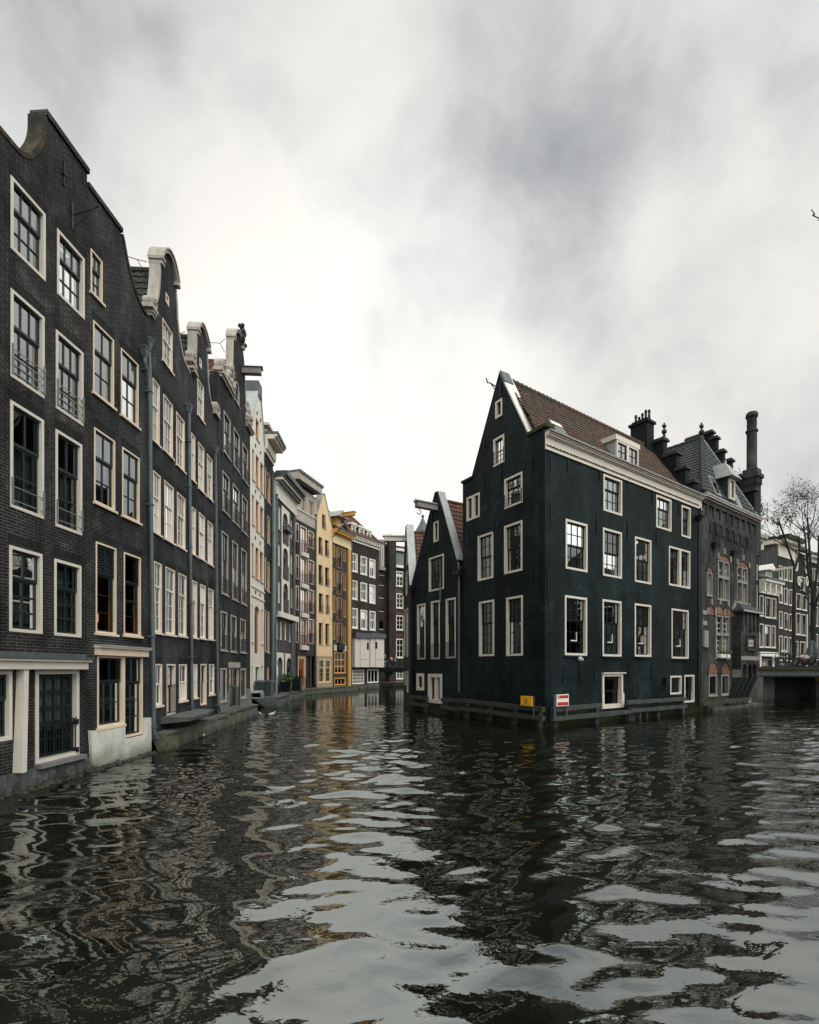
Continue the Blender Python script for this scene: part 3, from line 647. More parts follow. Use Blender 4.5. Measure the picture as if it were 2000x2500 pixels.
Ld, Cd, Rd = bell(Dh, FCD, 464, 530, [(466, 905), (470, 902), (475.5, 893), (478.5, 872), (480, 845), (480.3, 812)], [(480.5, 808), (484, 799), (488, 797), (493, 805), (499, 823), (506, 852)],
     [(505, 858), (505.8, 888), (507.5, 930), (512, 972), (519, 1000), (529, 1020)], 0)
vsd = FCD.uv(466, 902)[1]
mb = MB(); mb.band(Dh.pxout([(463, 897), (470, 910)]), .10, -.14, .6); Dh.part(mb, 'shoulder_cornice', 'stone_cream')
volute(Dh, FCD.u(466.5), vsd + .3, .19, .28); volute(Dh, FCD.u(470.8), vsd + .02, .17, .3, curl=-1)
volute(Dh, FCD.u(525), FCD.uv(525, 1012)[1], .26, .34)
Dh.body(FCD.u(464), FCD.u(530), .34, 6.0, vsd - .8)
Dh.gable_roof(FCD.u(464) + .02, FCD.u(530) - .02, .36, 6.0, vsd - .8, 15.5, 'tile_black', uc=FCD.u(491))
mb = MB(); a = Cd[0]; mb.tube([(a[0] - .05, .4, a[1] - .5), (a[0] - .6, .4, a[1] - .5), (a[0] - 1.7, 1.2, a[1] - .8)], .014, 5); mb.tube([(a[0] - .6, .4, a[1] - .5), (a[0] - .05, .4, a[1] - .08)], .014, 5); Dh.part(mb, 'gable_stay', 'iron')
Dh.pipe([(461.5, 1000), (462.5, 1120), (465, 1350), (467.5, 1560), (469.5, 1748)], off=.10)

# E: necked gable with hoist beam and red tiled roof
E = House('canal_house', 'dark brick house with a carved gable crown, a grey hoist beam and roof tiles', FE, group=LEFT, wallmat='brick_grey')
eg = dict(fm='stone_cream', sm='bottle_green', fw=.07, proud=.02, sill='stone_cream', dep=.04)
er = ('iron', 3, .62, 1)
for x0, x1, a, b in ((546, 562, 1001, 1101), (570.4, 584.6, 1042, 1136), (592, 605, 1080, 1167)): E.win(x0, x1, a, b, ((.4, 2, 1), (.6, 1, 1)), glass='glass_bright', rail=er, **eg)
for x0, x1, a, b in ((543, 560, 1147, 1244), (568, 584, 1178.5, 1271), (590.7, 604, 1206.7, 1295)): E.win(x0, x1, a, b, ((.4, 2, 1), (.6, 1, 1)), glass='glass_bright', rail=er, **eg)
for x0, x1, a, b in ((541, 557, 1294, 1447), (567, 580.5, 1318, 1461), (589, 602, 1337, 1472)): E.win(x0, x1, a, b, ((.42, 2, 1), (.58, 1, 2)), glass='glass', cur='curtain', curh=(0, .55), rail=er, **eg)
for x0, x1, a, b in ((538.5, 554, 1490, 1586.6), (563, 577, 1500, 1590), (586, 599.5, 1509, 1592)): E.win(x0, x1, a, b, ((.4, 2, 1), (.6, 1, 1)), glass='glass_dim', rail=er, **eg)
for x0, x1, a, b in ((537.5, 553, 1631, 1714), (587, 600, 1632, 1705)):
    wo = E.win(x0, x1, a, b, ((1, 1, 1),), glass='glass_dim', **eg)
    u0, u1, v0, v1 = E.rect(x0, x1, a, b); mb = MB(); mb.prism([(u0 + .22, v1 - .62), (u0 + .34, v1 - .70), (u0 + .36, v1 - .5), (u0 + .52, v1 - .30), (u0 + .48, v1 - .26), (u0 + .3, v1 - .46)], [], .10, .112); E.part(mb, 'sticker', 'sign_yellow', parent=wo)
    mb = MB(); mb.prism([(u0 + .25, v0 + .55), (u0 + .5, v0 + .55), (u0 + .5, v0 + .95), (u0 + .25, v0 + .95)], [], .10, .112); E.part(mb, 'notice', 'cream_wall', parent=wo)
wo = water_door(E, 559, 583, 1630, 1731, fm='stone_cream')
u0, u1, v0, v1 = E.rect(559, 583, 1630, 1731); mb = MB(); mb.prism([(u0 + .42, v1 - .72), (u0 + .54, v1 - .80), (u0 + .56, v1 - .6), (u0 + .72, v1 - .40), (u0 + .68, v1 - .36), (u0 + .5, v1 - .56)], [], .10, .112); E.part(mb, 'sticker', 'sign_yellow', parent=wo)
mb = MB(); mb.box(u0 - .08, u1 + .08, -.06, .01, v1 + .002, v1 + .26); E.part(mb, 'door_lintel', 'stone_cream')
aw = E.win(573, 584, 922, 974, ((1, 1, 2),), fm='stone_cream', fw=.09, arch=.9, sill='stone_cream', glass='glass_dim')
LE, CE, RE = bell(E, FE, 531, 611, [(564, 968), (566, 944), (567.4, 921), (568.6, 880), (569.3, 845), (570, 828)], [(570, 824), (573, 812), (578, 812), (584, 822), (590, 846)],
     [(591, 852), (594.5, 880), (596.5, 912), (598, 956), (600, 1000), (601, 1036), (610, 1056)], 0)
vse = FE.uv(550, 942)[1]; v_e = FE.uv(564, 968)[1]
mb = MB(); ua, ub = FE.u(537), FE.u(566)
mb.box(ua, ub, -.10, .48, v_e - .02, v_e + .10); mb.box(ua - .04, ub + .03, -.18, .52, v_e + .102, v_e + .2); E.part(mb, 'shoulder_cornice', 'stone_cream')
volute(E, FE.u(541), v_e + .3, .28, .38); volute(E, FE.u(553), v_e + .28, .2, .4, curl=-1)
def figure(H, u, v, s, mat='stone_cream', w=.05, fac=None):   # carved garland: a stack of rounded lobes
    mb = MB(); rnd = random.Random(int(u * 100) + 5)
    for i in range(9): mb.ball((u + rnd.uniform(-.5, .5) * s, w + rnd.uniform(-.12, .05), v + s * (.12 + .14 * i) * 1.0), s * rnd.uniform(.16, .3), 8)
    return H.part(mb, 'carved_ornament', mat, fac)
figure(E, FE.u(561), v_e + .25, .75)
figure(E, FE.u(590), FE.uv(590, 842)[1], .6, 'slate', -.05); figure(E, FE.u(586), FE.uv(586, 818)[1], .42, 'slate', -.05)
vr = FE.uv(606, 1050)[1]; mb = MB(); ua, ub = FE.u(600), FE.u(613.5); mb.box(ua, ub, -.12, .5, vr - .02, vr + .09); mb.box(ua - .03, ub + .05, -.2, .5, vr + .092, vr + .17); E.part(mb, 'shoulder_cornice', 'stone_cream')
figure(E, FE.u(604), vr + .2, .8); figure(E, FE.u(609), vr + .15, .6)
def hoist(H, x, y, L=1.1, h=.34, mat='zinc_dark', roofmat='zinc', wd=.16, fac=None, hook=True):
    f = fac or H.fac; u, v = f.uv(x, y); mb = MB()
    mb.box(u - wd, u + wd, -L, .02, v - h, v - .05); H.part(mb, 'hoist_beam', mat, fac)
    mb = MB(); mb.prism([(u - wd - .07, v - .048), (u + wd + .07, v - .048), (u, v + .10)], [], -L - .08, .015); H.part(mb, 'hoist_roof', roofmat, fac)
    if hook:
        mb = MB(); c = (u, -L + .18, v - h - .12); mb.tube([(u, -L + .18, v - h), c] + [(u, -L + .18 + .13 * math.sin(a), v - h - .25 + .13 * math.cos(a)) for a in [0, .6, 1.2, 1.9, 2.6, 3.3, 4.0, 4.6]], .025, 6); H.part(mb, 'hoist_hook', 'iron', fac)
hoist(E, 592, 896, .95, .36, 'stone_grey', 'zinc_dark', .15, hook=False)
E.body(FE.u(530) + .02, FE.u(611), .34, 6.5, v_e - .5, mat='pier_grey')
E.gable_roof(FE.u(530) + .04, FE.u(611) - .02, .36, 6.5, v_e - .5, 17.7, 'tile_red', uc=FE.u(579))
mb = MB(); a = CE[0]; mb.tube([(a[0] - .03, .4, a[1] - .75), (a[0] - .8, .4, a[1] - .8), (a[0] - 2.0, 1.2, a[1] - 1.5)], .016, 5); mb.tube([(a[0] - .8, .4, a[1] - .8), (a[0] - .03, .4, a[1] - .1)], .016, 5); E.part(mb, 'gable_stay', 'iron')
E.pipe([(526, 1100), (527.5, 1200), (529, 1400), (531, 1600), (533, 1720), (537, 1736)], off=.14)
for x, y0, y1 in ((570, 1010, 1030), (569, 1135, 1155), (593, 1050, 1065), (541, 1100, 1120), (538, 1265, 1280)): anchor(E, x, y0, y1)
ua, ub = FE.u(530), FE.u(611); vpl = FE.uv(545, 1690)[1]
pw = [FE.u(x) for x in (536, 555, 558, 584, 586, 601)]; vd = E.rect(559, 583, 1630, 1731)[2]; vw = E.rect(537.5, 553, 1631, 1714)[2]
mb = MB(); mb.prism([(ua + .01, -.3), (ub - .01, -.3), (ub - .01, vpl), (pw[5], vpl), (pw[5], vw - .1), (pw[4], vw - .1), (pw[4], vpl), (pw[3] + .02, vpl), (pw[3] + .02, vd - .03), (pw[2] - .02, vd - .03), (pw[2] - .02, vpl), (pw[1], vpl), (pw[1], vw - .1), (pw[0], vw - .1), (pw[0], vpl), (ua + .01, vpl)], [], -.03, -.002); E.part(mb, 'plinth', 'smooth_grey')
# party pier between D and E seen above D's shoulder comes from E's own side wall

# F: white stucco spout gable
Fh = House('canal_house', 'narrow white stucco house with a pointed zinc capped gable and tall arched niche', FF, group=LEFT, wallmat='cream_wall')
fg = dict(fm='pale_wood', sm='brown_wood', fw=.06, proud=-.05, dep=.14, sill='stone_cream')
for x0, x1, a, b in ((624.7, 633, 1018, 1067), (616, 621.5, 1093, 1169), (624.7, 632.7, 1108, 1184), (635.8, 643.6, 1126, 1199), (615.5, 621, 1205.5, 1279), (624.7, 632.7, 1218.5, 1293.6), (635.5, 643.6, 1234, 1305),
                     (615, 620.5, 1324, 1404), (624, 632.3, 1334, 1411), (635, 643.2, 1344, 1419)): Fh.win(x0, x1, a, b, ((.5, 1, 1), (.5, 1, 1)), **fg)
Fh.win(621.5, 633.5, 1477, 1596, ((1, 1, 3),), arch=.7, fm='pale_wood', sm='brown_wood', fw=.05, proud=-.1, glass='glass_dim', dep=.17)
for x0, x1, a, b in ((614.3, 617.5, 1475, 1568), (638, 642.4, 1487, 1572), (614.3, 618, 1626, 1690), (638, 642.4, 1625, 1690)): Fh.win(x0, x1, a, b, ((1, 1, 1),), fm='stone_cream', sm='stone_cream', fw=.04, proud=-.1, sill='stone_cream', dep=.15)
Fh.win(622, 634, 1625, 1692, ((1, 1, 1),), fm='white_paint', sm='bottle_green', fw=.09, proud=.03, name='door', glass='glass_dim', dep=.17)
va = FF.uv(632, 963)[1]; vsF = FF.uv(613, 1030)[1]; vrF = FF.uv(645, 1092)[1]
oF = [(FF.u(613), -.5), (FF.u(645), -.5), (FF.u(645), vrF), (FF.u(636), va), (FF.u(629), va), (FF.u(613), vsF)]
Fh.wall(oF)
mb = MB(); mb.band([(FF.u(613) - .05, vsF - .1), (FF.u(629) - .0, va)], .08, -.08, .85); mb.band([(FF.u(636), va), (FF.u(645) + .02, vrF)], .08, -.08, .6); Fh.part(mb, 'gable_coping', 'zinc')
mb = MB(); mb.box(FF.u(628.3), FF.u(636.7), -.1, 1.0, va - .15, va + .75); Fh.part(mb, 'gable_cap', 'zinc_dark')
vb0 = FF.uv(615, 1430)[1]; vb1 = FF.uv(615, 1453)[1]
for vv in (vb0, vb1): mb = MB(); mb.box(FF.u(613) + .02, FF.u(645) - .01, -.06, -.003, vv - .05, vv + .05); Fh.part(mb, 'string_course', 'cream_wall')
for x, y in ((627, 1008), (635.5, 1026), (623, 1088), (635, 1105), (623, 1200), (635, 1213), (622.5, 1313), (634.5, 1326), (623, 1446), (634, 1453)): anchor(Fh, x, y - 5, y + 5)
Fh.body(FF.u(613), FF.u(645), .32, 7, min(vsF, vrF) - .3, mat='cream_wall')
Fh.gable_roof(FF.u(613) + .02, FF.u(645) - .02, .34, 7, min(vsF, vrF) - .3, va - .5, 'tile_black')

# G: narrow dark brick house with heavy cornice
Gh = House('canal_house', 'very narrow dark brick house with a heavy overhanging cornice, right of the white gable', FG, group=LEFT, wallmat='brick_coal')
gg = dict(fm='pale_wood', sm='bottle_green', fw=.07, proud=0, sill='stone_cream', dep=.12)
for x0, x1, a, b in ((653.5, 660, 1152, 1225), (653, 659, 1258, 1325), (652.5, 658.5, 1370, 1443.6), (652.5, 658, 1492, 1593), (652, 656.5, 1630, 1664)): Gh.win(x0, x1, a, b, ((.5, 1, 1), (.5, 1, 1)), **gg)
for x0, x1, a, b in ((647, 650, 1140, 1215), (646.7, 649.7, 1360, 1437), (646.7, 649.5, 1488, 1590)): Gh.win(x0, x1, a, b, ((.5, 1, 1), (.5, 1, 1)), **gg)
vg = FG.uv(649, 1110)[1]
Gh.wall([(FG.u(645) + .01, -.5), (FG.u(667) - .01, -.5), (FG.u(667) - .01, vg + .6), (FG.u(645) + .01, vg + .6)])
def cornice(H, xa, xb, v, hs, mats=('chalk_paint', 'zinc_dark'), fac=None, frieze=0.0, ends=.0, name='cornice'):
    f = fac or H.fac; ua, ub = f.u(xa) - ends, f.u(xb) + ends; mb = MB(); y = v
    for h, p, k in hs: mb.box(ua - (p * .5 if ends else 0), ub + (p * .5 if ends else 0), -p, .004, y, y + h - .003, k); y += h
    H.part(mb, name, list(mats), fac); return y
cornice(Gh, 645.3, 667, vg + .02, ((.28, .10, 0), (.14, .22, 0), (.55, .24, 0), (.16, .75, 0), (.14, .90, 0), (.22, 1.0, 1)))
Gh.body(FG.u(645), FG.u(667), .32, 7, vg + .9)
mb = MB(); mb.box(FG.u(645), FG.u(667), .35, 7, vg + .95, vg + 1.2); Gh.part(mb, 'roof', 'slate')
d0, d1, dv, dt = FG.u(650), FG.u(656), FG.uv(650, 1066)[1], FG.uv(650, 1040)[1]
mb = MB(); mb.box(d0, d1, .15, 2.0, vg + 1.21, dt); Gh.part(mb, 'dormer', 'slate')
Gh.win(0, 0, 0, 0, ((1, 1, 1),), fm='white_paint', fw=.12, uvrect=(d0 + .1, d1 - .1, vg + 1.4, dt - .15), nohole=True, proud=-.0)
mb = MB(); mb.box(d0 - .2, d1 + .35, -.25, 2.1, dt + .003, dt + .2); Gh.part(mb, 'dormer_roof', 'chalk_paint')
Gh.pipe([(666.5, 1160), (666, 1300), (665, 1500), (664, 1690)], r=.07, off=.12)

# H: mauve brick with stacked white arches
Hh = House('canal_house', 'mauve brick house with a white panel of stacked dark arches', FH, group=LEFT, wallmat='brick_mauve')
hg = dict(fm='white_paint', sm='white_paint', fw=.05, proud=-.08, sill='stone_grey', dep=.14)
for x0, x1, a, b in ((679, 686.3, 1229.6, 1291), (708.7, 715, 1263, 1314), (679, 685.5, 1323, 1381), (709.6, 715.6, 1348, 1401), (679.5, 685.5, 1414, 1471.5), (709.6, 716, 1430, 1482.5),
                     (675, 680, 1511, 1559), (684, 690, 1515, 1561), (695, 701, 1518, 1562), (705.5, 712, 1521, 1567)): Hh.win(x0, x1, a, b, ((1, 1, 1),), **hg)
for x0, x1, a, b in ((689.6, 702.6, 1248, 1325), (690, 703, 1334, 1412), (690.7, 703, 1422, 1495.5)):
    wo = Hh.win(x0, x1, a, b, ((.55, 1, 1), (.45, 1, 1)), fm='smooth_grey', sm='zinc_dark', fw=.03, proud=-.02, arch=1, glass='glass_dim', dep=.15)
    u0, u1, v0, v1 = Hh.rect(x0, x1, a, b); mb = MB(); mb.box(u0 + .02, u1 - .02, -.1, -.06, v0 + .03, v0 + 1.15); Hh.part(mb, 'balcony_panel', 'black_paint', parent=wo)
    if a < 1300:
        mb = MB(); mb.box(u0 - .1, u1 + .1, -.42, -.12, v0 + 1.02, v0 + 1.3); rnd = random.Random(3)
        for i in range(26): mb.ball((rnd.uniform(u0 - .1, u1 + .1), rnd.uniform(-.42, -.12), v0 + 1.3 + rnd.uniform(0, .18)), rnd.uniform(.07, .13), 6)
        Hh.part(mb, 'flower_box', 'zinc_dark', parent=wo)
for x0, x1, a, b in ((676, 689.5, 1604, 1695), (698, 711.5, 1606, 1693)): Hh.win(x0, x1, a, b, ((1, 1, 1),), fm='smooth_grey', sm='zinc_dark', fw=.03, proud=-.02, arch=1, glass='glass_dim', dep=.15, name='door')
# panels are let into the wall as thin white slabs around the arches
vtop = FH.uv(690, 1236)[1]; vbot = FH.uv(690, 1496)[1]
def panel_with_holes(H, x0, x1, v0, v1, hol, mat, w0=-.04, name='arch_panel'):
    u0, u1 = H.fac.u(x0), H.fac.u(x1); hs = []
    for h in hol:
        a, b, c, d = H.rect(*h); r = (b - a) / 2; hs.append([(a - .01, c - .01), (b + .01, c - .01)] + [((a + b) / 2 + (r + .01) * math.cos(PI * i / 12), d - r + (r + .01) * math.sin(PI * i / 12)) for i in range(13)])
    mb = MB(); mb.prism([(u0, v0), (u1, v0), (u1, v1), (u0, v1)], hs, w0, -.002); return H.part(mb, name, mat)
panel_with_holes(Hh, 687.3, 706, vbot, vtop, [(689.6, 702.6, 1248, 1325), (690, 703, 1334, 1412), (690.7, 703, 1422, 1495)], 'cream_wall')
g0 = FH.uv(680, 1696)[1]; g1 = FH.uv(680, 1593)[1]
panel_with_holes(Hh, 674.8, 692, g0 - .05, g1, [(676, 689.5, 1604, 1695)], 'cream_wall'); panel_with_holes(Hh, 696, 714, g0 - .05, g1 - .02, [(698, 711.5, 1606, 1693)], 'cream_wall')
vh = FH.uv(677, 1206)[1]
Hh.wall([(FH.u(673), -.5), (FH.u(722) - .01, -.5), (FH.u(722) - .01, vh + .3), (FH.u(673), vh + .3)])
cornice(Hh, 672.5, 722, FH.uv(677, 1218)[1], ((.10, .18, 0), (.95, .10, 0), (.1, .2, 0), (.22, .45, 1), (.18, .62, 0), (.16, .75, 1), (.35, .95, 1)), ('cream_wall', 'zinc_dark'))
mb = MB(); vl = FH.uv(678, 1506)[1]; mb.box(FH.u(676), FH.u(722), -.3, .003, vl, vl + .42); Hh.part(mb, 'balcony_ledge', 'cream_wall')
mb = MB(); mb.box(FH.u(667.2), FH.u(673) - .005, -.10, 4, -.4, FH.uv(668, 1170)[1]); Hh.part(mb, 'pilaster', 'zinc')
Hh.body(FH.u(667.5), FH.u(722), .32, 7, vh + .25, mat='brick_grey')
mb = MB(); mb.box(FH.u(667.5), FH.u(722), .1, 7, vh + 1.0, vh + 1.6); Hh.part(mb, 'roof', 'zinc_dark')
Hh.pipe([(675.5, 1212), (675.5, 1330), (675.5, 1490), (673.5, 1510), (672.5, 1530), (672, 1690)], r=.09, off=.14)
Hh.pipe([(718.5, 1265), (718, 1400), (717, 1510), (713.5, 1535), (713, 1690)], r=.09, off=.14)

# I: violet brick, orange wood, oversailing roof
Ih = House('canal_house', 'violet grey brick house with orange wood windows under a wide overhanging flat roof', FI, group=LEFT, wallmat='brick_violet')
ig = dict(fm='cream_paint', sm='brown_wood', fw=.09, proud=.03, dep=.10, bar=.06, stile=.10)
ir = ('iron', 3, 1.0, 1)
rI = [(1275, 1321, 1282, 1346, 1293.6, 1335), (1353, 1413, 1358, 1424, 1365, 1424), (1429, 1489, 1434.6, 1496, 1438, 1495.5), (1505, 1569, 1509, 1576, 1510, 1571)]
for k, (a, b, c, d, e, f) in enumerate(rI):
    Ih.win(722, 729, a, b, ((.5, 1, 1), (.5, 1, 1)), rail=ir, glass='glass_bright', **ig)
    Ih.win(733, 749, c, d, ((1, 2, 2),), rail=ir, glass='glass_bright', name='door', **ig)
    Ih.win(752, 766.5, e, f, ((.45, 2, 1), (.55, 2, 1)), rail=ir, glass='glass_bright', **ig)
    u0, u1, v0, v1 = Ih.rect(733, 749, c, d); mb = MB(); mb.box(u0 - .05, u1 + .05, -.25, .004, v0 - .42, v0 - .003); Ih.part(mb, 'balcony_slab', 'white_render')
Ih.win(727.6, 749.5, 1599, 1682, ((1, 2, 1),), fm='pale_wood', sm='brown_wood', fw=.35, stile=.25, bar=.35, proud=-.12, glass='glass_dim', name='door', rail=('iron', 3, 1.1, 1), dep=.2)
for x0, x1 in ((751, 758), (761, 772)): Ih.win(x0, x1, 1601, 1680, ((1, 1, 1),), fm='brick_violet', sm='brick_violet', fw=.05, stile=.05, proud=-.2, glass='glass_dim', dep=.24)
vi = FI.uv(724, 1268)[1]
Ih.wall([(FI.u(722) + .01, -.5), (FI.u(773) - .01, -.5), (FI.u(773) - .01, vi), (FI.u(722) + .01, vi)])
vq = FI.uv(724, 1240)[1]; vt_ = FI.uv(733, 1203)[1]
for x0, x1, a, b in ((725, 731, 1206, 1243), (734.5, 746.5, 1210, 1250), (753.5, 765, 1218, 1256)):
    pass
FI2 = FI
mb = MB(); ua, ub = FI.u(720.5), FI.u(773); hol = []
wins = [(725, 731, 1206, 1238), (734.5, 746.5, 1211, 1248), (753.5, 765.5, 1220, 1257)]
for r in wins:
    a, b, c, d = Ih.rect(*r); hol.append([(a, c), (b, c), (b, d), (a, d)])
mb.prism([(ua, vi + .004), (ub, vi + .004), (ub, vt_ + .5), (ua, vt_ + .5)], hol, -.06, .32); Ih.part(mb, 'attic_wall', 'stone_cream')
for r in wins: Ih.win(*r, ((1, 2, 1),), fm='pale_wood', sm='cream_paint', fw=.1, proud=-.0, nohole=True, glass='glass_bright', dep=.1)
mb = MB(); mb.box(ua, ub, -.14, -.062, vq - .1, vq + .02); Ih.part(mb, 'sill_band', 'white_render')
vr = FI.uv(735, 1196)[1] + .55
mb = MB(); ue = FI.u(789, .7); mb.box(FI.u(716), ue - .2, -.6, 6, vr - .05, vr + .02, 0); mb.box(FI.u(716), ue - .2, -.7, -.602, vr - .05, vr + .6, 1); mb.box(FI.u(715), ue, -.8, 6, vr + .602, vr + .85, 2)
mb.box(FI.u(716) - .1, FI.u(716), -.68, 6, vr - .05, vr + .6, 1)
Ih.part(mb, 'roof', ['stone_grey', 'stone_cream', 'zinc_dark'])
Ih.body(FI.u(722), FI.u(773), .33, 7, vr - .06, mat='brick_violet')
Ih.pipe([(771.8, 1260), (771.5, 1320), (771, 1450), (771, 1670)], r=.08, off=.12)

# J: peach stucco spout gable
Jh = House('canal_house', 'peach stucco house with a pointed gable and deep dark window openings', FJ, group=LEFT, wallmat='peach_wall')
jg = dict(fm='tan_base', sm='bottle_green', fw=.05, proud=-.22, dep=.22, sill='stone_grey')
for x0, x1, a, b in ((786.6, 795, 1254.6, 1288), (778, 787.5, 1310, 1350), (793.7, 803, 1317, 1356), (778, 788.4, 1378, 1424), (794, 804, 1384, 1429), (778.5, 788.7, 1447.6, 1493.5), (795, 804.3, 1451.6, 1496.5)):
    Jh.win(x0, x1, a, b, ((1, 1, 1),), rail=('iron', 3, .7, 1), glass='glass_dim', **jg)
for x0, x1, a, b in ((778.5, 788.5, 1520, 1573), (794.7, 804, 1522, 1574)): Jh.win(x0, x1, a, b, ((1, 1, 1),), glass='glass_dim', **jg)
Jh.win(777.5, 792, 1609, 1668, T23, fm='butter_paint', sm='butter_paint', fw=.12, proud=.03, glass='glass_dim'); Jh.win(793, 807.5, 1610, 1667, T23, fm='butter_paint', sm='butter_paint', fw=.12, proud=.03, glass='glass_dim')
va = FJ.uv(790, 1206)[1]; vl = FJ.uv(773, 1258)[1]
oJ = [(FJ.u(773) + .01, -.5), (FJ.u(812) - .01, -.5), (FJ.u(812) - .01, FJ.uv(812, 1290)[1]), (FJ.u(806), FJ.uv(806, 1271)[1]), (FJ.u(792), va), (FJ.u(788.6), va), (FJ.u(773) + .01, vl)]
Jh.wall(oJ)
mb = MB(); mb.band([(FJ.u(773) - .05, vl - .1), (FJ.u(788.6), va), (FJ.u(792), va)], .10, -.08, .7); mb.band([(FJ.u(792) + .002, va), (FJ.u(806), FJ.uv(806, 1271)[1])], .10, -.06, .5); Jh.part(mb, 'gable_coping', 'zinc')
vb_ = FJ.uv(775, 1601)[1]; a_, b_, c_, d_ = Jh.rect(777.5, 792, 1609, 1668); e_ = FJ.u(807.5)
mb = MB(); mb.prism([(FJ.u(773) + .02, -.3), (FJ.u(812) - .02, -.3), (FJ.u(812) - .02, vb_), (FJ.u(773) + .02, vb_)], [[(a_ - .01, c_ - .01), (e_ + .01, c_ - .01), (e_ + .01, d_ + .01), (a_ - .01, d_ + .01)]], -.03, -.002); Jh.part(mb, 'plinth', 'tan_base')
Jh.body(FJ.u(773), FJ.u(812), .33, 7, vl - .6, mat='peach_wall'); Jh.gable_roof(FJ.u(773), FJ.u(812), .34, 7, vl - .6, va - .5, 'tile_black')
for y in (1312, 1382, 1450, 1512):
    mb = MB(); p = FJ.pt(811.3, y, .1); mb.tube([p, (p[0] - .18, p[1] - 1.3, p[2] + .9)], .045, 6); Jh.part(mb, 'flag_holder', 'iron')

# K: violet brick with mustard trim
Kh = House('canal_house', 'slim grey brick house trimmed in mustard yellow with a mustard hoist dormer', FK, group=LEFT, wallmat='brick_violet')
kg = dict(fm='yellow_paint', sm='bottle_green', fw=.05, proud=.02, dep=.10)
for a, b in ((1335, 1384), (1393.5, 1449), (1457.6, 1513), (1521, 1579)):
    Kh.win(822, 834.5, a, b, ((1, 2, 2),), name='door', rail=('black_paint', 3, 1.05, 1), glass='glass', **kg)
for a, b in ((1330, 1359), (1388, 1430), (1453.5, 1495), (1519.5, 1560)):
    Kh.win(814, 818, a, b, ((1, 1, 1),), sill='stone_grey', glass='glass_dim', **kg); Kh.win(838.6, 843.6, a + 11, b + 11, ((1, 1, 1),), sill='stone_grey', glass='glass_dim', **kg)
Kh.win(816, 843.5, 1592, 1645, ((1, 3, 3),), fm='yellow_paint', sm='yellow_paint', fw=.12, bar=.16, name='door', glass='glass_dim', proud=.04)
Kh.win(816, 843.5, 1655, 1674, ((1, 3, 1),), fm='yellow_paint', sm='yellow_paint', fw=.10, bar=.14, glass='glass_dim', proud=.04)
vk = FK.uv(815, 1326)[1]
Kh.wall([(FK.u(812) + .01, -.5), (FK.u(848.3), -.5), (FK.u(848.3), vk), (FK.u(812) + .01, vk)])
mb = MB(); mb.box(FK.u(849.2), FK.u(855.2) - .02, -.12, .3, -.3, vk); Kh.part(mb, 'corner_board', 'yellow_paint')
cornice(Kh, 812.5, 856.5, vk + .004, ((.14, .12, 1), (.85, .05, 1), (.14, .2, 0), (.22, .5, 0), (.18, .62, 0), (.12, .72, 2)), ('yellow_paint', 'butter_paint', 'zinc_dark'))
mb = MB(); a, b, c, d = Kh.rect(815, 844, 1574, 1589); mb.box(a, FK.u(821), -.1, .0, c, d); mb.box(FK.u(836), b, -.1, .0, c, d); mb.box(FK.u(821) + .01, FK.u(836) - .01, -.35, .0, c + .1, d + .2, 1); Kh.part(mb, 'balcony_slab', ['white_render', 'black_paint'])
Kh.body(FK.u(812), FK.u(857), .32, 8, vk + .8); vkk = vk + 1.66
mb = MB(); mb.prism([(FK.u(812), vkk), (FK.u(857), vkk), (FK.u(857), vkk + .25), (FK.u(812), vkk + .25)], [], -.3, 8); O = Vector((FK.u(812), .3, vkk + .25)); mb.add([O, (FK.u(857), .3, vkk + .25), (FK.u(857), 4, vkk + 4.5), (FK.u(812), 4, vkk + 4.5)], [(0, 1, 2, 3)]); Kh.part(mb, 'roof', 'slate')
d0, d1 = FK.u(821.5), FK.u(834.5); dt = FK.uv(822, 1262)[1]
Kh.cut([(0, 0), (0, 0), (0, 0)], FL) if False else None
mb = MB(); mb.box(d0, d1, .05, 4, vkk + .1, dt); Kh.part(mb, 'dormer', 'yellow_paint')
Kh.win(0, 0, 0, 0, ((1, 2, 1),), fm='yellow_paint', sm='white_paint', fw=.10, uvrect=(d0 + .15, d1 - .15, vkk + .4, dt - .2), nohole=True, glass='glass_bright', proud=.0, dep=.03)
mb = MB(); uc = (d0 + d1) / 2; mb.prism([(d0 - .4, dt + .003), (d1 + .4, dt + .003), (uc, dt + .85)], [], -.55, 4); Kh.part(mb, 'dormer_roof', 'zinc')
mb = MB(); mb.box(uc - .2, uc + .2, -2.0, -.56, dt + .05, dt + .42); mb.box(uc - .27, uc + .27, -2.1, -.54, dt + .423, dt + .5); Kh.part(mb, 'hoist_beam', 'yellow_paint')

# L: dark brick house with white windows and dormers
Lh = House('canal_house', 'dark brick house with nine white sash windows, three roof dormers and white hanging bays', FL, group=LEFT, wallmat='brick_brown')
lg = dict(fm='white_paint', sm='white_paint', fw=.14, proud=.04, dep=.10, bar=.06, stile=.09, sill='white_paint')
for x0, x1, a, b in ((857.6, 872.6, 1349, 1394), (880, 896, 1356.5, 1401), (901.5, 916, 1363, 1408), (857.6, 872.6, 1415.6, 1462), (880, 896, 1421, 1466), (901.5, 916, 1426, 1471.5), (857.6, 873.5, 1483.6, 1533), (880, 896, 1488, 1536.5), (902, 916.7, 1491, 1538)):
    Lh.win(x0, x1, a, b, ((.45, 2, 1), (.55, 2, 1)), cur='curtain' if b < 1520 else 'curtain_grey', **lg)
Lh.win(860, 889, 1635, 1670.6, ((1, 8, 4),), fm='white_paint', sm='white_paint', fw=.10, bar=.08, glass='glass_dim'); Lh.win(897, 925 - 1, 1634, 1668, ((1, 3, 1),), fm='white_paint', sm='white_paint', fw=.12, bar=.12, glass='glass_dim')
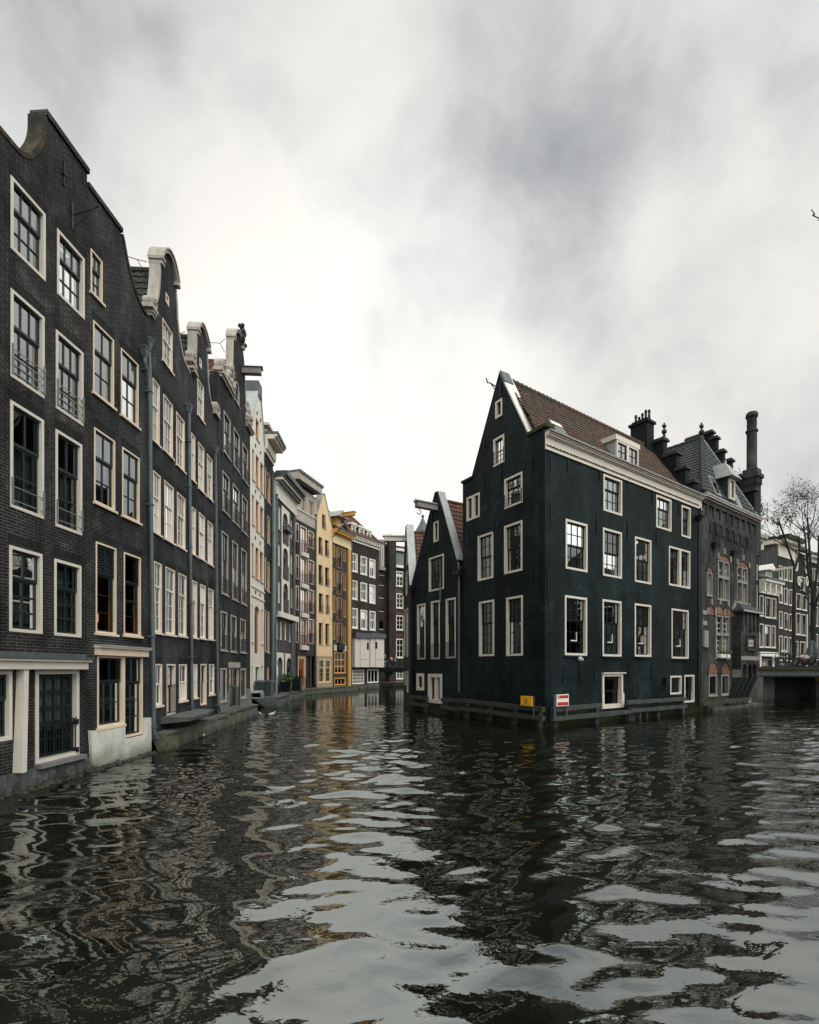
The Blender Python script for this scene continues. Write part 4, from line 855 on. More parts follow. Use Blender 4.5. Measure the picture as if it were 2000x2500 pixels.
vl = FL.uv(858, 1321)[1]
Lh.wall([(FL.u(857) + .01, -.5), (FL.u(925), -.5), (FL.u(925), vl), (FL.u(857) + .01, vl)])
vv = cornice(Lh, 856.5, 926, vl + .004, ((.25, .10, 0), (.36, .16, 1), (.13, .42, 0), (.11, .52, 1)), ('white_paint', 'zinc_dark'))
n = 12
for i in range(n):
    u = FL.u(858) + (FL.u(924) - FL.u(858)) * (i + .5) / n; mb = MB(); mb.box(u - .11, u + .11, -.36, -.165, vl + .30, vl + .61); Lh.part(mb, 'cornice_bracket', 'white_paint')
ua, ub = FL.u(850), FL.u(926); rl = FL.uv(857, 1264)[1] + .5
mb = MB(); Y = Vector((0, 1.8, rl + .3 - vv)); uhip = FL.u(880)
mb.tiles((ua, -.2, vv), (1, 0, 0), Y, ub - ua, Y.length, [(0, 0), (ub - ua, 0), (uhip - ua + .5, Y.length), (0, Y.length)]); mb.add([(ua, -.1, vv - .05), (ub, -.1, vv - .05), (uhip + .5, 1.6, rl + .2), (ua, 1.6, rl + .2), (ub, 7, vv - .05), (ua, 7, vv - .05)], [(0, 1, 2, 3), (1, 4, 2), (4, 5, 3, 2)]); mb.tube([(uhip + .5, 1.6, rl + .3), (ua, 1.6, rl + .3)], .16, 8); mb.tube([(ub, -.2, vv + .05), (uhip + .5, 1.6, rl + .3)], .14, 8)
Lh.part(mb, 'roof', 'tile_red')
for x0, x1, a, b in ((860.5, 870, 1279, 1313), (879, 892, 1287, 1322), (898, 908, 1296, 1328)):
    u0, u1, v0, v1 = Lh.rect(x0, x1, a, b); mb = MB(); mb.box(u0, u1, .35, 3.4, v0 - .2, v1, 0); dm = Lh.part(mb, 'dormer', 'slate')
    mb = MB(); mb.box(u0 - .15, u1 + .15, .0, 3.5, v1 + .003, v1 + .22); mb.build('dormer_roof', 'white_paint', dm)
    Lh.win(0, 0, 0, 0, ((1, 2, 1),), fm='white_paint', sm='white_paint', fw=.2, proud=-.12, uvrect=(u0 - .02, u1 + .02, v0 - .1, v1 - .003), nohole=True, dep=.26, glass='glass_bright', cur='curtain')
Lh.body(FL.u(857), FL.u(925), .32, 8, vl + .7)
for x0, x1, xc in ((858, 892.5, 870.5), (896, 928.6, 908)):      # white bays hung over the water
    u0, u1, v0, v1 = Lh.rect(x0, x1, 1557, 1629); uc = FL.u(xc); mb = MB(); m_ = v0 + (v1 - v0) * .26
    mb.box(u0, uc - .02, -.55, -.01, v0, v1); mb.box(uc + .0, u1, -.62, -.01, v0, m_ - .02); mb.box(uc + .0, u1, -.62, -.01, m_ + .02, v1); by = Lh.part(mb, 'hanging_bay', 'chalk_paint')
    mb = MB(); mb.box(u0 - .1, u1 + .15, -.8, -.0, v1 + .004, v1 + .6); mb.build('bay_roof', 'zinc_dark', by)
    us = FL.u(888.5 if x0 < 870 else 909.5); mb = MB(); mb.box(us - .2, us + .2, -.64, -.622, v1 - 1.35, v1 - .5); mb.build('vent_slot', 'dark_void', by)
mb = MB(); a, b, c, d = Lh.rect(857.5, 925, 1672, 1690); mb.box(a, b, -.1, -.003, -.4, d); Lh.part(mb, 'plinth', 'quay_stone')
Lh.pipe([(858.3, 1330), (858, 1500), (858, 1675)], r=.09, off=.15, mat='pipe_zinc')

# quay walls and landings on the left bank
def quay(fac, xa, xb, top, w0, w1, label, mat='quay_stone', name='quay_wall', foot=.0, seed=1, jit=.03, n=20, group='quay walls along the left bank'):
    rnd = random.Random(seed); ua, ub = fac.u(xa), fac.u(xb); mb = MB(); vs = []; fs = []
    prof = [(-foot, -.6), (-foot, 0), (-foot * .5, top * .5), (0, top - .09), (-.05, top - .085), (-.05, top), (w1 - w0, top)]
    for i in range(n + 1):
        u = ua + (ub - ua) * i / n
        for j, (dw, v) in enumerate(prof): vs.append((u, w0 + dw + (rnd.uniform(-jit, jit) if j < 4 else rnd.uniform(-.012, .012)), v + (rnd.uniform(-.02, .02) if j > 3 else 0)))
    k = len(prof)
    for i in range(n):
        for j in range(k - 1): fs.append((i * k + j, (i + 1) * k + j, (i + 1) * k + j + 1, i * k + j + 1))
    fs += [tuple(range(k)), tuple(n * k + j for j in range(k - 1, -1, -1))]
    mb.add(vs, fs); o = mb.build(name, mat, None, fac.M); tag(o, label, 'quay wall', group); return o
quay(FCD, 366, 530, .55, -.42, -.005, 'mossy quay wall under the grey landing slab and two bell gable houses', foot=.06, seed=2)
quay(FE, 531, 609, .62, -.42, -.035, 'mossy low quay wall in front of the red roofed gable house', foot=.06, seed=4)
quay(FF, 612, 650, .72, -1.7, -.005, 'broken concrete landing block that carries the grey bins', mat='concrete', foot=.02, seed=6, jit=.04)
quay(FH, 664, 720, .70, -.85, -.36, 'quay wall below the two white arched water bays', seed=7)
quay(FI, 717, 773, .60, -.95, -.13, 'smooth dark quay wall under the orange wood windows', mat='smooth_grey' if False else 'quay_stone', seed=8, jit=.01)
quay(FJ, 773, 812, .60, -.95, -.04, 'dark quay wall under the peach house', seed=9, jit=.01)
quay(FK, 812, 857, .60, -.95, -.14, 'dark quay wall under the mustard trimmed house', seed=10, jit=.01)
# landing slab cantilevered from C's foot
ua, ub = FCD.u(391), FCD.u(482); t = .98
mb = MB(); rnd = random.Random(12); n = 14; vs = []; fs = []
for i in range(n + 1):
    u = ua + (ub - ua) * i / n; e = -.95 + (.35 * max(0, i - 6) / 8) + rnd.uniform(-.03, .03)
    for w, v in ((-.005, t), (e, t - .02), (e + .02, t - .13), (-.005, t - .22)): vs.append((u, w, v + rnd.uniform(-.008, .008)))
for i in range(n):
    for j in range(4): fs.append((4 * i + j, 4 * i + 4 + j, 4 * i + 4 + (j + 1) % 4, 4 * i + (j + 1) % 4))
fs += [(0, 1, 2, 3), tuple(4 * n + j for j in (3, 2, 1, 0))]
mb.add(vs, fs); o = mb.build('landing_slab', 'concrete', None, FCD.M); tag(o, 'weathered grey landing slab jutting over the water below a black door', 'landing')
# ------------------------------------------------------------------ black tarred houses on the corner
FRr = Fac(1331, 22.0, 2710); FRl = Fac(1331, 22.0, 240)
FP = Fac(1002, FRl.z(1002), 880)
BLK = 'black tarred houses on the corner'
G35 = ((.4, 3, 2), (.6, 3, 3)); G34 = ((.5, 3, 2), (.5, 3, 2)); G33 = ((.36, 3, 1), (.64, 3, 2))
R = House('canal_house', 'large black tarred corner house with a cream cornice and a long brown tiled roof', FRr, group=BLK, wallmat='brick_tar')
rg = dict(fm='chalk_paint', sm='black_paint', fw=.10, proud=.02, dep=.10, bar=.03, stile=.05)
for x0, x1, a, b in ((1473, 1518.6, 1156.5, 1246), (1602, 1639, 1207, 1287)): R.win(x0, x1, a, b, G33, cur='curtain', glass='glass_bright', **rg)
R.win(1664, 1686, 1232.5, 1309, ((.4, 2, 1), (.6, 2, 2)), cur='curtain_grey', glass='glass', **rg)
for k, (x0, x1, a, b) in enumerate(((1381, 1434, 1266, 1388), (1472, 1518, 1287.7, 1405), (1550, 1590, 1309, 1420))): R.win(x0, x1, a, b, G34, cur=('curtain_grey', 'curtain_grey', 'curtain')[k], curh=((0, 1), (.4, 1), (0, 1))[k], glass='glass', **rg)
u0, u1, v0, v1 = R.rect(1633, 1685, 1332, 1428.4); um = (u0 + u1) / 2
R.cut([(u0, v0), (u1, v0), (u1, v1), (u0, v1)])
R.win(0, 0, 0, 0, ((.5, 2, 2), (.5, 2, 2)), uvrect=(u0, um + .05, v0, v1), nohole=True, cur='curtain_grey', curh=(.5, 1), glass='glass', **rg); R.win(0, 0, 0, 0, ((.5, 2, 2), (.5, 2, 2)), uvrect=(um + .055, u1, v0, v1), nohole=True, cur='curtain_grey', curh=(.5, 1), glass='glass', **rg)
for k, (x0, x1, a, b) in enumerate(((1379, 1433, 1452.8, 1599.5), (1471, 1517, 1462.5, 1602), (1549.6, 1589.7, 1472.5, 1602.8), (1639.6, 1681, 1485, 1607.4))):
    wo = R.win(x0, x1, a, b, G35, glass='glass_dim', cur='curtain_grey' if k else None, **rg)
    q0, q1, r0, r1 = R.rect(x0, x1, a, b); mb = MB(); h = (r1 - r0); mb.box(q0 + (q1 - q0) * .36, q0 + (q1 - q0) * .62, .09, .13, r0 + h * .245, r0 + h * .262); mb.box(q0 + (q1 - q0) * .605, q0 + (q1 - q0) * .62, .09, .13, r0 + h * .262, r0 + h * .40); mb.build('casement', 'white_paint', wo)
    if k == 3:
        mb = MB(); rnd = random.Random(4)
        for i in range(9): mb.ball((q0 + .35 + rnd.uniform(-.1, .2), .25, r0 + .55 + rnd.uniform(-.12, .16)), rnd.uniform(.05, .09), 6)
        mb.lathe([(.09, 0), (.12, .18)], (q0 + .4, .26, r0 + .2), 8); mb.build('flower_pot', 'feather_white', wo)
    mb = MB(); mb.box(q0 - .06, q1 + .1, -.09, .01, r0 - .09, r0 - .004); mb.build('sill', 'brick_tar', wo)
R.win(1469.6, 1519.4, 1645, 1727.5, ((.52, 1, 1), (.48, 2, 1)), fm='chalk_paint', sm='black_paint', fw=.13, proud=.05, dep=.14, name='door', glass='glass_dim', sill='chalk_paint')
q0, q1, r0, r1 = R.rect(1469.6, 1519.4, 1645, 1727.5); mb = MB(); mb.box(q0 - .03, q1 + .14, -.14, .0, r1 + .004, r1 + .06); R.part(mb, 'door_lintel', 'chalk_paint')
mb = MB(); mb.box(q0 - .05, q0 + .1, -.08, -.052, r0 + .02, r0 + (r1 - r0) * .42); mb.box(q1 - .14, q1 + .06, -.08, -.052, r0 + .02, r0 + (r1 - r0) * .40); R.part(mb, 'door_guard', 'chalk_paint')
R.win(1636.5, 1663.7, 1650, 1696, ((1, 3, 1),), cur='curtain_grey', glass='glass_dim', **rg)
R.win(1671, 1695, 1648, 1716, ((.6, 2, 2), (.4, 1, 1)), name='door', glass='glass_dim', **rg)
R.win(1615.7, 1626.6, 1653, 1680, ((1, 2, 1),), fm='black_paint', sm='black_paint', fw=.05, glass='glass', sill='brick_tar')
# gable side
lg_ = dict(rg); lg_['fac'] = FRl
R.win(1210, 1226.7, 982, 1024, ((1, 1, 1),), glass='glass', cur='curtain_grey', **lg_)
R.win(1205, 1231.5, 1074, 1141, ((1, 2, 2),), glass='glass_bright', cur='curtain', rail=('iron', 3, .7, 0), **lg_)
u0, u1, v0, v1 = R.rect(1139.7, 1171.6, 1216, 1274, FRl); um = (u0 + u1) / 2; R.cut([(u0, v0), (u1, v0), (u1, v1), (u0, v1)], FRl)
R.win(0, 0, 0, 0, ((1, 2, 2),), uvrect=(u0, um - .003, v0, v1), nohole=True, glass='glass', **lg_); R.win(0, 0, 0, 0, ((1, 2, 2),), uvrect=(um + .003, u1, v0, v1), nohole=True, glass='glass', **lg_)
R.win(1232, 1276, 1171, 1243.6, G33, glass='glass_bright', cur='curtain', rail=('iron', 4, .6, 0), **lg_)
R.win(1167, 1204.7, 1310, 1419.6, G34, glass='glass', cur='curtain_grey', **lg_); R.win(1231.5, 1276, 1285, 1403, G34, glass='glass_bright', cur='curtain_grey', **lg_)
R.win(1170, 1207, 1470, 1602.6, G35, glass='glass_dim', cur='curtain', **lg_); R.win(1236.5, 1277, 1459.7, 1602, G35, glass='glass_dim', cur='curtain', **lg_)
# walls
uE = FRr.u(1712); veR = FRr.uv(1340, 1060)[1]
veR = FRr.uv(1331, 1097)[1] + .45
R.wall([(.0, -.5), (uE, -.5), (uE, veR - .02), (.0, veR - .02)])
uL = FRl.u(1130); vLs = FRl.uv(1130, 1181)[1]; vRs = FRl.uv(1331, 1043)[1]; ap = FRl.uv(1220.5, 911); sl = FRl.uv(1152, 1169); sr = FRl.uv(1291, 1060)
R.wall([(uL, -.5), (-.003, -.5), (-.003, vRs), (sr[0], vRs), ap, (sl[0], vLs), (uL, vLs)], FRl, name='gable_wall')
mb = MB(); mb.band([ap, (sr[0] + .05, vRs)], .07, -.05, .62); R.part(mb, 'gable_coping', 'white_paint', FRl)
ap2 = (ap[0] + (sr[0] - ap[0]) * .17, ap[1] + (vRs - ap[1]) * .17); mb = MB(); mb.band([(ap[0], ap[1] + .02), ap2], .12, -.06, .5); R.part(mb, 'gable_cap', 'zinc_dark', FRl)
mb = MB(); mb.band([(sl[0], vLs), ap], .05, -.02, .42); R.part(mb, 'gable_coping', 'brick_tar', FRl)
mb = MB(); mb.box(sr[0] - .06, .12, -.08, .45, vRs + .003, vRs + .15); R.part(mb, 'shoulder_coping', 'moss_edge', FRl)
mb = MB(); mb.box(uL - .05, sl[0] + .05, -.08, .45, vLs + .003, vLs + .13); R.part(mb, 'shoulder_coping', 'brick_tar', FRl)
vfr = FRr.uv(1331, 1097)[1]
cornice(R, 1331, 1712, vfr, ((.06, .07, 0), (.48, .04, 0), (.045, .10, 0), (.07, .18, 0), (.06, .24, 0), (.08, .32, 1)), ('chalk_paint', 'stone_grey'))
# roof: ridge runs from the gable apex parallel to the water front
apw = FRr.local(FRl.world((ap[0], .2, ap[1] - .25))); ev = veR - .30
L = uE - .1; Yv = Vector((0, apw.y - .0, apw.z - ev)); sl_len = Yv.length
mb = MB(); lbq = FRr.local(FRl.world((uL, .35, 0)))
mb.add([(.35, .05, ev - .04), (uE, .05, ev - .04), (uE, apw.y, apw.z - .05), (apw.x, apw.y, apw.z - .05), (uE, lbq.y - .2, ev), (lbq.x + .3, lbq.y - .2, ev)], [(0, 1, 2, 3), (2, 1, 4), (3, 2, 4, 5), (0, 3, 5)])
sk = (apw.x - .35) / sl_len                                     # the gable line leans a little: follow it
W_ = L + 3
O = Vector((-1.2, -.05, ev)); poly = [(1.45 - .2, 0), (L + 1.0, 0), (L + 1.0, sl_len), (apw.x + 1.35, sl_len)]
mb.tiles(O, (1, 0, 0), Yv, W_, sl_len + .0, poly, tw=.24, tl=.30)
n = 42; mb2 = MB()
for i in range(n):
    x = apw.x + .35 + (L - apw.x - .4) * i / n; dx = (L - apw.x - .4) / n
    mb.tube([(x, apw.y, apw.z + .05), (x + dx * 1.06, apw.y, apw.z + .05 + .03)], [.13, .16], 8)
rfR = R.part(mb, 'roof', 'tile_brown')
def on_roof(x, y):      # photo pixel -> (u along eave, distance up the slope) on R's front slope
    o = FRr.local((0, 0, EYE)); d = (FRr.M.inverted().to_3x3() @ Vector(((x - CX) / F, 1, (HY - y) / F)))
    X = Vector((1, 0, 0)); Y = Yv.normalized(); Nn = X.cross(Y); t = (Vector((0, 0, ev)) - o).dot(Nn) / d.dot(Nn); p = o + d * t
    return p.x, (p - Vector((0, 0, ev))).dot(Y)
Yn = Yv.normalized(); Nr = Vector((1, 0, 0)).cross(Yn); Nr = Nr if Nr.z > 0 else -Nr
def slab(mb, u0, u1, s0, s1, h0, h1, mi=0):
    P = lambda u, s_, h: Vector((u, 0, ev)) + Yn * s_ + Nr * h
    return mb.hexa([P(u0, s0, h0), P(u1, s0, h0), P(u1, s1, h0), P(u0, s1, h0), P(u0, s0, h1), P(u1, s0, h1), P(u1, s1, h1), P(u0, s1, h1)], mi)
a = on_roof(1352, 1052); b = on_roof(1366, 1046); SK = max(.5, a[1] - .5)
sk0, sk1 = a[0] - .1, a[0] + .85; mb = MB(); slab(mb, sk0, sk1, SK, SK + 1.2, .02, .13); R.part(mb, 'skylight', 'zinc_dark')
mb = MB(); slab(mb, sk0 + .08, sk1 - .08, SK + .08, SK + 1.12, .131, .136); R.part(mb, 'skylight_pane', 'glass_bright'); mb = MB(); slab(mb, sk0 + .08, sk1 - .08, SK + .85, SK + 1.12, .137, .16); R.part(mb, 'skylight_blind', 'white_paint')
a = on_roof(1565, 1146); mb = MB(); slab(mb, a[0], a[0] + .9, .5, 1.5, .02, .12); R.part(mb, 'skylight', 'zinc_dark'); mb = MB(); slab(mb, a[0] + .08, a[0] + .82, .58, 1.42, .121, .126); R.part(mb, 'skylight_pane', 'glass_bright')
# wide dormer
df = FRr; wd_ = .75; d0, d1 = FRr.u(1503, -wd_), FRr.u(1556, -wd_); dt = FRr.uv(1503, 1073, -wd_)[1]; db = FRr.uv(1503, 1122, -wd_)[1]
mb = MB(); mb.box(d0, d1, wd_ + .02, 4.2, db - .6, dt - .02); R.part(mb, 'dormer', 'zinc'); um = (d0 + d1) / 2
mb = MB(); mb.box(d0 - .12, d1 + .12, wd_ - .10, 4.4, dt - .018, dt + .24); R.part(mb, 'dormer_roof', 'chalk_paint')
for a, b in ((d0, um + .01), (um + .013, d1)):
    i0 = len(COL.objects); wo = R.win(0, 0, 0, 0, ((1, 2, 2),), uvrect=(a, b, db, dt - .02), nohole=True, fm='chalk_paint', sm='black_paint', fw=.09, proud=-wd_, dep=wd_ - .0, sash=False)
    wo.data.clear_geometry(); mb = MB(); mb.grid([a, a + .10, b - .10, b], [db, db + .10, dt - .12, dt - .02], wd_ - .08, wd_ + .015); t_ = mb.build('tmp', 'chalk_paint'); wo.data = t_.data; bpy.data.objects.remove(t_)
    mb = MB(); w_ = (b - a - .2); mb.grid([a + .1, a + .15, a + .1 + w_ * .47, a + .1 + w_ * .53, b - .15, b - .1], [db + .1, db + .15, (db + dt) / 2 - .03, (db + dt) / 2, dt - .17, dt - .12], wd_ - .03, wd_ + .01); mb.build('sash', 'black_paint', wo)
    mb = MB(); mb.add([(a + .1, wd_ - .005, db + .1), (b - .1, wd_ - .005, db + .1), (b - .1, wd_ - .005, dt - .12), (a + .1, wd_ - .005, dt - .12)], [(0, 1, 2, 3)]); mb.build('pane', 'glass_bright', wo)
mb = MB(); la = FRr.local(FRl.world((-.004, .32, 0))); lb = FRr.local(FRl.world((uL + .004, .32, 0))); vb0, vb1 = -.5, ev - .1; wq_ = lb.y
mb.add([(.35, .32, vb0), (uE, .32, vb0), (uE, wq_, vb0), (lb.x, lb.y, vb0), (.35, .32, vb1), (uE, .32, vb1), (uE, wq_, vb1), (lb.x, lb.y, vb1)], [(0, 1, 2, 3), (1, 5, 6, 2), (2, 6, 7, 3)]); R.part(mb, 'side_wall', 'brick_tar')
# chimney on the party wall
def chimney(H, u0, u1, w0, w1, v0, v1, mat, pots=4, fac=None):
    mb = MB(); mb.box(u0, u1, w0, w1, v0, v1); mb.box(u0 - .1, u1 + .1, w0 - .1, w1 + .1, v1 + .002, v1 + .16); mb.box(u0 + .05, u1 - .05, w0 + .05, w1 - .05, v1 + .162, v1 + .3); c = H.part(mb, 'chimney', mat, fac)
    for i in range(pots):
        f_ = (i + .6) / pots; mb = MB(); h = (.55, .35, .5, .62)[i % 4]; mb.lathe([(.085, 0), (.065, h * .7), (.09, h * .72), (.08, h)], ((u0 + (u1 - u0) * (.5)), w0 + (w1 - w0) * (1 - f_), v1 + .3), 8); mb.build('chimney_pot', 'black_paint', c)
    return c
wc = apw.y * .86
cz = FRr.P + FRr.U * (uE - .6) - FRr.n * wc
c0 = FRr.local(wpt(1535, 1050, cz.y)); c1 = FRr.local(wpt(1592, 1050, cz.y)); ct = FRr.local(wpt(1560, 1040, cz.y)).z
bw_ = min((abs(CX + F * FRr.world((uE - .9, q * .1, 0)).x / FRr.world((uE - .9, q * .1, 0)).y - 1569), q * .1) for q in range(0, 120))[1]; chimney(R, uE - 1.3, uE - .5, bw_ - .5, bw_ + .6, ev, EYE + (HY - 1040) / F * FRr.world((uE - .9, bw_, 0)).y, 'brick_night', 5)
# iron wall anchors
for x, y0, y1 in ((1344.5, 1113, 1150), (1386.5, 1117, 1150), (1465, 1146, 1174), (1533.5, 1170, 1199), (1593, 1195, 1234), (1658, 1228, 1258), (1344.5, 1222, 1270), (1456.5, 1256, 1300), (1532.5, 1277, 1318), (1602.5, 1296, 1336), (1337, 1385, 1457),
                  (1376, 1632, 1670), (1415.5, 1633, 1670), (1451.5, 1634, 1670), (1535, 1622, 1665), (1590, 1624, 1664)): anchor(R, x, y0, y1, FRr)
for x, y0, y1 in ((1299, 1106, 1150), (1184, 1074, 1102), (1164, 1137, 1163), (1182, 1165, 1206), (1223.5, 1143, 1188), (1205, 1261, 1300), (1145, 1290, 1340), (1159, 1640, 1666), (1215, 1642, 1668), (1271, 1640, 1670), (1299, 1385, 1440)): anchor(R, x, y0, y1, FRl)
mb = MB(); a = FRl.pt(1221, 950, .04); mb.tube([a, (a[0], a[1] - .65, a[2] + .12), (a[0], a[1] - .75, a[2] + .08), (a[0], a[1] - .86, a[2] + .28)], .03, 6); mb.tube([(a[0], a[1], a[2] - .35), (a[0], a[1] - .55, a[2] + .08)], .02, 6); mb.tube([(a[0], a[1], a[2] + .3), (a[0], a[1], a[2] - .4)], .025, 6); R.part(mb, 'hoist_bracket', 'iron', FRl)
mb = MB(); a = FRr.pt(1411, 1609, .05); mb.ball((a[0], a[1] - .12, a[2]), .12, 10); mb.tube([a, (a[0], a[1] - .12, a[2])], .05, 8); mb.ball((a[0] + .22, a[1] - .08, a[2] - .03), .07, 8); R.part(mb, 'wall_lamp', 'zinc')
mb = MB(); a = FRr.pt(1562, 1738, .02); mb.prism([(a[0] - .38, -.3), (a[0] - .38, .12)] + [(a[0] + .38 * math.cos(t_), .12 + .38 * math.sin(t_)) for t_ in [PI - PI * i / 10 for i in range(11)]] + [(a[0] + .38, -.3)], [[(a[0] - .25, -.29), (a[0] - .25, .12)] + [(a[0] + .25 * math.cos(t_), .12 + .25 * math.sin(t_)) for t_ in [PI - PI * i / 10 for i in range(11)]] + [(a[0] + .25, -.29)]], -.25, -.003); R.part(mb, 'culvert_arch', 'quay_stone')
mb = MB(); a = FRr.pt(1706, 1262, .16); mb.hexa([(a[0] - .1, a[1] - .1, a[2] - .25), (a[0] + .1, a[1] - .1, a[2] - .25), (a[0] + .1, a[1] + .1, a[2] - .25), (a[0] - .1, a[1] + .1, a[2] - .25), (a[0] - .25, a[1] - .25, a[2] + .05), (a[0] + .25, a[1] - .25, a[2] + .05), (a[0] + .25, a[1] + .12, a[2] + .05), (a[0] - .25, a[1] + .12, a[2] + .05)]); mb.tube([(a[0], a[1], a[2] - .2), (a[0], a[1], .3)], .07, 8); mb.tube([(a[0], a[1], a[2]), (a[0], a[1] - .1, a[2] + .5)], .06, 8); R.part(mb, 'drainpipe', 'black_paint')

# Q: middle black gable
FQ = Fac(1331, 22.0, 240)
Q = House('canal_house', 'black tarred gable house with a hoist hook and zinc edged gable', FRl, group=BLK, wallmat='brick_tar')
qg = dict(fm='chalk_paint', sm='black_paint', fw=.09, proud=.02, dep=.10, bar=.03)
Q.win(1059, 1071, 1276, 1325, ((1, 1, 2),), glass='glass_dim', **qg)
wq = Q.win(1047.6, 1084, 1363.6, 1445.7, ((1, 4, 4),), glass='glass_dim', cur='curtain', **qg)
for x0, x1, a, b in ((1019, 1039, 1476.8, 1610), (1052.8, 1074, 1469, 1609.5), (1089, 1113, 1463, 1607.5)): Q.win(x0, x1, a, b, ((.42, 2, 2), (.58, 2, 3)), glass='glass_dim', cur='curtain_grey', rail=('iron', 2, .8, 1), **qg)
Q.win(1018, 1036, 1644, 1685, ((1, 1, 1),), fm='chalk_paint', sm='black_paint', fw=.2, proud=.04, glass='glass_dim')
Q.win(1046, 1080, 1645, 1715, ((1, 2, 1),), fm='chalk_paint', sm='black_paint', fw=.2, bar=.3, name='door', proud=.04, glass='glass_dim', dep=.15)
q0, q1, r0, r1 = Q.rect(1046, 1080, 1645, 1715); mb = MB(); mb.box((q0 + q1) / 2 - .16, (q0 + q1) / 2 + .16, .05, .14, r0 + .2, r1 - .2); Q.part(mb, 'door_mullion', 'chalk_paint')
mb = MB(); a = FRl.pt(1077, 1400, .05); mb.tube([(a[0], a[1], a[2] + .1), (a[0], a[1] - .05, a[2] - .6), (a[0] + .05, a[1] - .05, a[2] - 1.6), (a[0] - .05, a[1] - .05, a[2] - 1.5), (a[0] - .04, a[1] - .05, a[2] - .3)], .03, 5); Q.part(mb, 'rope_coil', 'zinc_dark')
uq0, uq1 = FRl.u(1002), FRl.u(1130); apx = FRl.uv(1064, 1204); apx2 = FRl.u(1071); ql = FRl.uv(1007, 1426); qr = FRl.uv(1117, 1368); vq_l = ql[1]; vq_r = qr[1] - .25
Q.wall([(uq0, -.5), (uq1 - .01, -.5), (uq1 - .01, vq_r), (qr[0] + .0, vq_r), (qr[0], qr[1]), (apx2, apx[1]), apx, (ql[0], vq_l), (uq0, vq_l)])
mb = MB(); mb.band([(apx[0] - .03, apx[1]), (apx2, apx[1]), (qr[0] + .03, qr[1])], .06, -.06, .40); Q.part(mb, 'gable_coping', 'zinc')
mb = MB(); mb.band([(ql[0], vq_l), apx], .06, -.05, .45); Q.part(mb, 'gable_coping', 'zinc_dark')
hoist(Q, 1066, 1232, 1.35, .36, 'stone_grey', 'zinc', .17)
Q.body(uq0 + .02, uq1, .32, 9, vq_l - .1)
Q.gable_roof(uq0, uq1 - .02, .35, 9, vq_l - .2, apx[1] - .45, 'tile_red', uc=(apx[0] + apx2) / 2)
Q.pipe([(1119, 1372), (1120.5, 1390), (1121, 1500), (1120.5, 1690)], r=.06, hopper=False, mat='zinc_dark', off=.1)
mb = MB(); a = FRl.pt(1118, 1395, .12); mb.box(a[0] - .3, a[0] + .3, a[1] - .15, a[1] + .12, a[2] - .2, a[2] + .05); Q.part(mb, 'rain_hopper', 'black_paint')
for x, y0, y1 in ((1056, 1250, 1280), (1035, 1345, 1362), (1031, 1500, 1520)): anchor(Q, x, y0, y1)
mb = MB(); a = FRl.pt(1003.5, 1448, .14); mb.tube([a, (a[0], a[1], .6)], .06, 8); mb.box(a[0] - .16, a[0] + .16, a[1] - .12, a[1] + .12, a[2], a[2] + .3); Q.part(mb, 'drainpipe', 'black_paint')

# P: far black gable seen edge on
Ph = House('canal_house', 'farthest black tarred gable house, seen almost edge on at the canal bend', FP, group=BLK, wallmat='brick_tar')
pg = dict(fm='chalk_paint', sm='black_paint', fw=.13, proud=.02, dep=.1)
for x0, x1, a, b in ((993, 996, 1352, 1382), (991.5, 995, 1400, 1455), (987.5, 990, 1490, 1603), (993, 997, 1488, 1604), (988.5, 991, 1640, 1672), (993.5, 997.5, 1638, 1690)): Ph.win(x0, x1, a, b, ((.5, 1, 2), (.5, 1, 2)), glass='glass_dim', **pg)
pu0, pu1 = FP.u(985), FP.u(1002); pap = FP.uv(993, 1285); pr = FP.uv(1001, 1428)
pl_v = pr[1]
Ph.wall([(pu0, -.5), (pu1 - .01, -.5), (pu1 - .01, pl_v), (FP.u(994), pap[1]), (FP.u(992), pap[1]), (pu0, pl_v)])
mb = MB(); mb.band([(FP.u(991.8), pap[1]), (FP.u(994), pap[1]), (pu1 + .1, pl_v - .1)], .07, -.06, .42); Ph.part(mb, 'gable_coping', 'zinc')
mb = MB(); mb.band([(pu0, pl_v), (FP.u(992), pap[1])], .07, -.06, .5); Ph.part(mb, 'gable_coping', 'zinc_dark')
hoist(Ph, 993, 1310, 1.5, .34, 'chalk_paint', 'zinc', .18)
Ph.body(pu0, pu1 - .05, .32, 9, pl_v - .1); Ph.gable_roof(pu0, pu1, .35, 9, pl_v - .2, pap[1] - .45, 'tile_red')

# timber fenders
def beam(fac, mb, xa, ya, xb, yb, off, h=.19, d=.18):
    a = Vector(fac.pt(xa, ya, off)); b = Vector(fac.pt(xb, yb, off)); n = 12; vs = []; fs = []; rnd = random.Random(int(xa))
    for i in range(n + 1):
        p = a.lerp(b, i / n)
        for dy, dz in ((0, 0), (d, 0), (d, -h), (0, -h)): vs.append((p.x, p.y + dy + rnd.uniform(-.008, .008), p.z + dz + rnd.uniform(-.012, .012)))
    for i in range(n):
        for j in range(4): fs.append((4 * i + j, 4 * i + 4 + j, 4 * i + 4 + (j + 1) % 4, 4 * i + (j + 1) % 4))
    fs += [(0, 1, 2, 3), tuple(4 * n + j for j in (3, 2, 1, 0))]
    return mb.add(vs, fs)
def fender(fac, label, beams, posts, mat, off=.55, ptop=.82):
    t = empty('timber_fender', fac.M, label, 'fender', 'timber fenders around the black houses')
    for (xa, ya, xb, yb) in beams: mb = MB(); beam(fac, mb, xa, ya, xb, yb, off); mb.build('beam', mat, t)
    for x in posts:
        a = fac.pt(x, 1716, off - .22); mb = MB(); mb.box(a[0] - .11, a[0] + .11, a[1] + .015, a[1] + .25, -.6, ptop); mb.build('post', mat, t)
